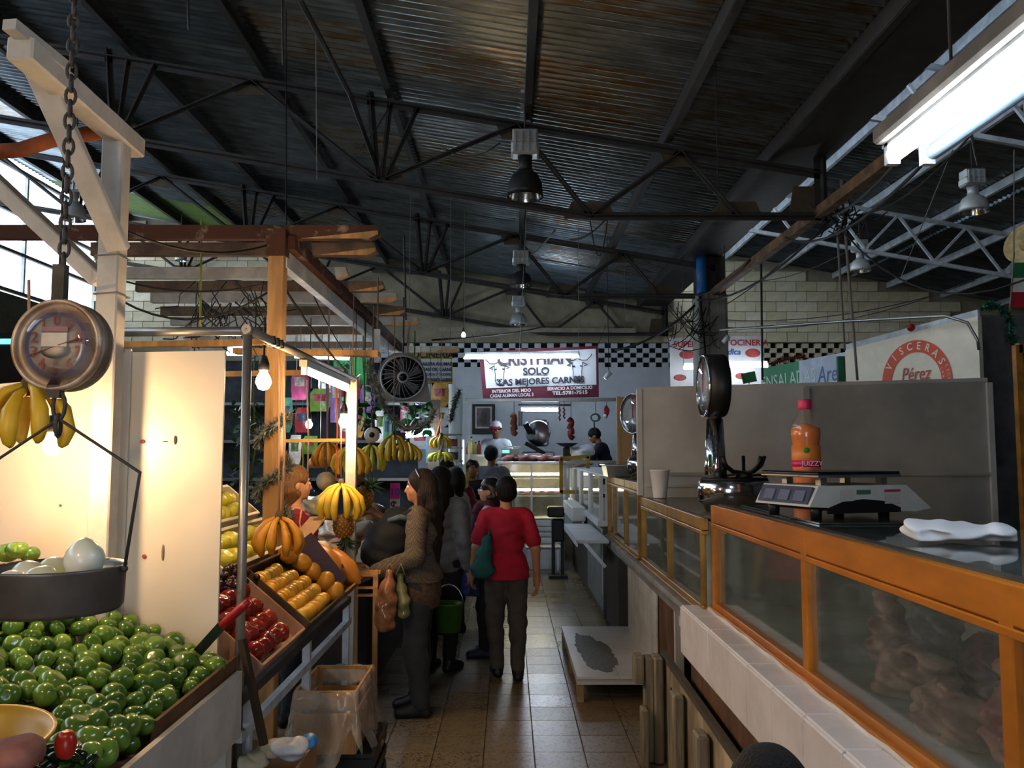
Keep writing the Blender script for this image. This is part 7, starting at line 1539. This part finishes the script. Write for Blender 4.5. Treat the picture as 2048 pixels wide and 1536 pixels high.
# woman with glasses and maroon scarf
gx, gy = at(980, 7.05), 7.05
T4, M4, hp4 = person('older woman with glasses and a maroon scarf, behind the red T-shirt person', gx, gy, 84, 1.43, dict(elL=(-.23, .02, 1.04), wrL=(-.16, .24, 1.12), hdL=(.3, .8, .3), elR=(.22, .03, 1.05), wrR=(.13, .24, 1.14), anL=(-.08, .03, .075), knL=(-.085, .04, .46)), top=dict(m=smat('white_blouse', 'c9c9cc'), hem=.82, fu=.8, inf=.018, flare=.01), pants=dict(m=smat('black_trouser', '17151a'), inf=.016), shoes=mat('shoe_navy', '1a2138', .6), hair=('bob', mat('hair_greyblack', '211f20', .4, var=.5, scale=60)), skin=1, h=.0092)
for s_ in (-1, 1): obj('spectacle_ring', MB().tube([M4 @ hp4((s_*.034+.02*math.cos(a_), .105, 1.505+.016*math.sin(a_))) for a_ in np.linspace(0, 6.28, 13)], .0022, 5), m_steelp, T4); obj('spectacle_arm', MB().tube([M4 @ hp4((s_*.055, .10, 1.508)), M4 @ hp4((s_*.08, .0, 1.51))], .002, 5), m_steelp, T4)
g = Field((-.3, -.25, .85), (.3, .3, 1.5), .011)
for a_, b_, r_, r2 in (((-.09, -.03, 1.38), (-.02, .09, 1.34), .05, .05), ((.09, -.03, 1.38), (.02, .09, 1.34), .05, .05), ((-.09, -.03, 1.38), (.09, -.03, 1.38), .05, .05), ((-.05, .09, 1.34), (-.09, .15, .98), .06, .05), ((.04, .09, 1.34), (.06, .15, 1.05), .055, .05)): g.cone(a_, b_, r_, r2, .03)
g.ripple(.008, 45, 2); fobj('scarf', g, smat('maroon_scarf', '4a1226'), T4, M4)
ph = obj('phone', MB().box(M4 @ Vector((0, .34, 1.16)), (.03, .14, .07), None, bev=.006), m_black, None, 'dark phone held by the woman with glasses', 'phone')
bb = thing('tote_bag', 'blue printed tote bag hanging from the arm of the woman with glasses', 'bag', P(935, 1190, 6.95)); b0 = MB().prism([P(934, 1105, 6.9), P(953, 1110, 6.9), P(938, 1190, 6.9), P(918, 1185, 6.9)], (.0, .08, 0)); obj('panel', b0, mat('tote_blue', '4a62b8', .7, var=.3, scale=20), bb); obj('panel', MB().prism([P(950, 1112, 6.93), P(975, 1110, 6.93), P(968, 1195, 6.93), P(932, 1192, 6.93)], (0, .06, 0)), mat('tote_navy', '1c2140', .7), bb)
obj('handle', MB().tube([P(940, 1106, 6.92), P(945, 1078, 6.92), P(955, 1075, 6.92), P(952, 1110, 6.92)], .009, 6), mat('tote_cord', 'a8a8b8', .7), bb)
# people farther along
person('person with long black hair in a grey cardigan behind the long-haired woman', at(884, 6.6), 6.6, -25, 1.53, None, top=dict(m=smat('dark_top', '2a2a30'), hem=.85, fu=.9), over=dict(m=smat('grey_cardigan', '5f666e'), hem=.78, ff=.9), pants=dict(m=smat('black_trouser', '17151a')), hair=('long', m_hairb), skin=0, h=.012)
person('person in a white top and blue jeans beyond the grey cardigan', at(908, 7.9), 7.9, 60, 1.5, dict(elL=(-.2, .08, 1.06), wrL=(-.12, .25, 1.05)), top=dict(m=smat('white_top', 'bdbdc2'), hem=.74, fu=.9, inf=.02, skirt=.01), pants=dict(m=smat('blue_jean', '27354e')), hair=('bob', m_hairb), skin=1, h=.012)
person('person in dark clothes by the grey wooden pillar', at(893, 9.6), 9.6, 30, 1.56, None, top=dict(m=smat('black_top', '16161a'), hem=.8, fu=1., ff=.95), pants=dict(m=smat('black_trouser', '17151a')), hair=('short', m_hairb), skin=2, h=.0135)
person('young person in a black T-shirt near the butcher counter, facing the camera', at(945, 10.3), 10.3, 165, 1.55, dict(elL=(-.2, .1, 1.08), wrL=(-.08, .22, 1.12)), top=dict(m=smat('black_tee', '141418'), hem=.82, fu=.8), pants=dict(m=smat('dark_jean', '20262f')), hair=('short', mat('hair_redbrown', '2e1813', .4, var=.3)), skin=2, h=.0135, fem=False, yaw=15)
person('man in a grey T-shirt standing at the butcher counter, back turned', at(983, 11.3), 11.3, -15, 1.72, dict(elR=(.24, .05, 1.06), wrR=(.2, .25, 1.1)), top=dict(m=smat('grey_tee', '7d838c'), hem=.85, fu=.8, inf=.02), pants=dict(m=smat('dark_jean', '20262f')), hair=('crop', m_hairb), skin=2, h=.0135, fem=False)
rf_ = obj('raised_floor', MB().box((.6, 14.3, .19), (3.4, 1.5, .38)), m_conc, None, 'raised concrete floor behind the butcher counter', 'platform')
zb1 = P(990, 845, 13.9).z-.38
Tb, Mb, hpb = person('butcher in white shirt and red, white and blue cap behind the counter', at(992, 13.9), 13.9, 172, zb1/1.0, dict(elL=(-.25, .1, 1.06), wrL=(-.12, .3, 1.0), elR=(.25, .1, 1.06), wrR=(.12, .3, 1.0)), top=dict(m=smat('white_shirt', 'dde3ea'), hem=.8, fu=.85, inf=.02, flare=.012), pants=dict(m=smat('dark_jean', '20262f')), hair=('crop', m_hairb), skin=2, h=.0135, fem=False, z=.38, pitch=-8)
g = Field((-.2, -.2, 1.45), (.2, .3, 1.75), .008); g.ell(hpb((0, -.01, 1.56)), (.093, .11, .09), .01); g.plane((0, 0, -1), -(hpb((0, .05, 1.555)).z-.01)); fobj('cap_crown', g, mat('cap_white', 'e0e4ea', .7, var=.03), Tb, Mb)
obj('cap_brim', MB().lathe([(.001, 0), (.095, 0), (.09, .012), (.001, .016)], Mb @ hpb((0, .11, 1.552)), (Mb.to_3x3() @ Vector((0, .35, 1))).normalized(), 20), mat('cap_red', 'a8283a', .7), Tb)
zb2 = P(1208, 858, 13.9).z-.38
person('butcher in a navy shirt leaning over the right of the counter', at(1216, 13.9), 13.9, 80, (zb2/.97), dict(elL=(-.27, .3, 1.05), wrL=(-.16, .5, .98), elR=(.25, .3, 1.05), wrR=(.12, .5, .98)), top=dict(m=smat('navy_shirt', '151a30'), hem=.8, fu=.9, inf=.022), pants=dict(m=smat('dark_jean', '20262f')), hair=('crop', m_hairb), skin=2, h=.0135, fem=False, z=.38, lean=.35, pitch=-15)
# child at the lower edge, only the crown of the head in view
cz = P(1535, 1497, 1.45); person('child with black hair at the bottom edge in front of the counter', cz.x, 1.45, 0, cz.z+.0, None, top=dict(m=smat('child_tee', '3a4a6a'), hem=.8, fu=.8), pants=dict(m=smat('dark_jean', '20262f')), hair=('short', m_hairb), skin=0, h=.011, fem=False)
# goods carried
pk = thing('carrier_bag', 'big pinkish red bag carried by the young person in black', 'bag', P(938, 1040, 10.0)); g = bag('b', '', '', [('ell', vx(935, 1000, 9.9), (.10, .07, .16)), ('ell', vx(948, 1025, 9.9), (.09, .07, .14))], None, .014, .008, 2); fobj('bag_body', g, mat('bag_pinkred', '8e2444', .6, var=.15), pk); obj('handle', MB().tube([P(930, 980, 9.9), P(936, 965, 9.95), P(944, 980, 9.9)], .01, 6), mat('bag_pinkred', '8e2444'), pk)
fy = obj('flyer', MB().prism([P(942, 935, 9.6), P(936, 975, 9.6), P(905, 985, 9.6), P(915, 968, 9.6)], (0, .01, 0)), mat('flyer_yellow', 'b8a83a', .7, var=0, hex2='6a6a4a', scale=14), None, 'yellow printed paper held out near the butcher shop', 'paper')
gb_ = thing('green_bucket', 'dark green bucket carried by the woman in the grey cardigan', 'bucket', P(897, 1265, 6.25)); c_ = P(897, 1262, 6.25); hh = P(897, 1208, 6.25).z-c_.z
obj('shell', MB().lathe([(.001, 0), (.085, 0), (.105, hh), (.112, hh), (.112, hh+.012), (.098, hh+.006), (.08, .008), (.001, .006)], c_, n=24), mat('bucket_green', '3f6a1c', .5, var=.08), gb_); obj('handle', MB().tube([c_+Vector((.105*math.cos(a_), 0, hh+.14*math.sin(a_))) for a_ in np.linspace(0, PI, 9)], .005, 6), m_steelp, gb_)
# ================================================================= WIRES AND SMALL HANGING THINGS
def sag(a, b, d, n=9): a, b = Vector(a), Vector(b); return [a.lerp(b, i/n)+Vector((0, 0, -d*4*(i/n)*(1-i/n))) for i in range(n+1)]
WI = [((1665, 432, 8.0), (1815, 300, 4.2), .05, .012, 'thick dark cable along the rail to the near light'), ((1560, 470, 9.2), (1900, 270, 4.0), .25, .010, 'drooping cable right of the rail'), ((1660, 430, 8.0), (2048, 560, 5.5), .35, .008, 'long cable sagging to the right edge'),
      ((1390, 590, 12.0), (1500, 520, 9.5), .1, .016, 'cable bundle rising from the column head'), ((1395, 600, 12.0), (1660, 440, 8.1), .22, .014, 'second cable bundle from the column to the truss end'), ((1230, 700, 12.5), (1390, 610, 12.0), .12, .02, 'thick black cable from the lattice wall to the column'),
      ((1455, 640, 12.5), (1870, 590, 11.0), .12, .006, 'thin cable across the cream wall'), ((1455, 655, 12.5), (1950, 560, 10.0), .2, .006, 'second thin cable across the cream wall'), ((1455, 560, 12.5), (1700, 500, 10.0), .15, .006, 'thin cable above the cream wall'), ((1450, 610, 12.2), (1600, 490, 9.0), .05, .008, 'slanted cable beside the column'),
      ((1700, 430, 8.2), (1960, 250, 5.0), .15, .008, 'cable looping behind the near light fixture'), ((1940, 250, 5.2), (1955, 330, 9.3), .02, .010, 'black drop cable above the pale lamp'), ((240, 600, 4.3), (535, 585, 4.4), .12, .006, 'black wire between the two left posts'), ((240, 560, 4.3), (560, 560, 4.4), .06, .005, 'upper wire between the two left posts'),
      ((560, 560, 4.42), (690, 740, 5.0), .03, .007, 'black wire slanting down to the far bulb'), ((600, 530, 6.0), (700, 720, 7.0), .05, .005, 'thin wire inside the stall roof'), ((560, 480, 4.5), (245, 460, 3.2), .08, .006, 'wire under the nearest rafter'), ((1210, 440, 8.0), (1140, 480, 8.4), .05, .010, 'frayed wire under the middle truss'), ((1215, 440, 8.0), (1180, 440, 8.0), .35, .006, 'looped wire under the middle truss'), ((1110, 460, 8.1), (1062, 510, 11.8), .02, .008, 'wire from the truss to the second lamp'),
      ((780, 210, 7.9), (720, 300, 7.9), .03, .006, 'thin wire left of the truss post'), ((880, 290, 7.9), (1000, 285, 7.8), .12, .006, 'wire hanging along the truss diagonal'), ((865, 680, 8.0), (1080, 655, 14.0), .03, .01, 'dark cable below the unlit tube'), ((1430, 90, 6.2), (1437, 400, 7.9), .0, .005, 'thin drop wire right of the middle'), ((1682, 360, 8.0), (1715, 760, 8.6), .0, .014, 'thin grey pole left of the cream sign'), ((1672, 420, 8.0), (1690, 700, 9.0), .0, .012, 'dark vertical cable behind the thin grey pole'), ((1522, 520, 10.0), (1525, 760, 10.2), .0, .014, 'dark vertical cable right of the column'), ((1060, 290, 7.9), (1038, 720, 11.9), .0, .004, 'thin pale cord hanging before the banner'), ((808, 470, 7.0), (812, 640, 7.2), .0, .008, 'chain-like cord above the fan'), ((572, 20, 6.0), (572, 480, 4.6), .0, .004, 'thin cord hanging before the left truss'), ((632, 60, 6.3), (634, 360, 7.6), .0, .004, 'thin pale cord left of the truss post'), ((376, 0, 6.0), (378, 60, 6.2), .0, .008, 'short dark cord at the top left'), ((565, 0, 6.0), (566, 130, 6.6), .0, .008, 'dark cord at the top left of the middle'), ((403, 440, 5.0), (400, 660, 4.4), .0, .006, 'yellow rope tied above the cream screen'), ((1905, 300, 7.0), (1800, 560, 10.0), .0, .005, 'pale string slanting under the right roof'), ((200, 555, 3.4), (0, 350, 3.2), .05, .005, 'wire beside the white side brace')]
for k, (a, b, d, r_, lb) in enumerate(WI):
    m_ = mat('rope_yellow', 'a8a838', .8) if 'yellow' in lb else (m_wireg if ('pale' in lb or 'grey' in lb) else m_wire)
    obj('rope' if 'rope' in lb else 'cable', MB().tube(sag(P(*a), P(*b), d), r_, 5), m_, None, lb, 'rope' if 'rope' in lb else 'cable', 'loose cables under the roof')
rn = random.Random(11)
tg = MB()
for k in range(34):
    p_ = P(rn.uniform(1650, 1735), rn.uniform(395, 450), 7.9); q = p_+Vector((rn.uniform(-.2, .2), rn.uniform(-.1, .1), rn.uniform(-.2, .15))); tg.tube([p_, p_.lerp(q, .5)+Vector((0, 0, -.06)), q], .007, 4)
o = obj('wire_tangle', tg, m_wire, None, 'tangle of black wires at the truss end', 'cables', None, 'stuff')
tg = MB()
for k in range(40):
    p_ = P(rn.uniform(380, 530), rn.uniform(560, 650), rn.uniform(4.8, 5.6)); q = p_+Vector((rn.uniform(-.3, .3), rn.uniform(-.1, .1), rn.uniform(-.35, -.05))); tg.tube([p_, p_.lerp(q, .3)+Vector((.06*rn.uniform(-1, 1), 0, -.03)), p_.lerp(q, .55)+Vector((.06*rn.uniform(-1, 1), 0, -.06)), p_.lerp(q, .8)+Vector((.05*rn.uniform(-1, 1), 0, -.03)), q], .004, 4)
obj('wire_tangle', tg, m_wire, None, 'loose dangling wires under the stall rafters', 'cables', None, 'stuff')
tg = MB()
for k in range(26):
    p_ = P(rn.uniform(1330, 1440), rn.uniform(600, 680), 11.8); q = P(rn.uniform(1330, 1440), rn.uniform(610, 700), 11.7); tg.tube(sag(p_, q, .12, 5), .006, 4)
obj('wire_tangle', tg, m_wire, None, 'tangle of thin wires beside the concrete column', 'cables', None, 'stuff')
for k, (px_, y0, y1, Y, hx, lb) in enumerate(((652, 740, 885, 6.3, '7a3ac0', 'purple cord holding the orange-ripe bananas'), (672, 750, 960, 5.6, 'd8743a', 'orange cord left of the far bulb'), (565, 730, 1030, 3.95, 'c79a78', 'pale cord in front of the timber post'), (614, 760, 1000, 5.8, 'd8c8a8', 'cream cord through the middle of the stall'), (604, 880, 960, 5.9, 'c9b83a', 'yellow cord under the thin yellow bar'), (700, 690, 870, 6.4, 'c8d4e0', 'pale blue cord behind the far bulb'))):
    obj('cord', MB().tube([P(px_, y0, Y), P(px_, (y0+y1)/2, Y)+Vector((.01, 0, 0)), P(px_, y1, Y)], .006, 5), mat('cord_'+hx, hx, .7), None, lb, 'cord', 'cords in the fruit stall')
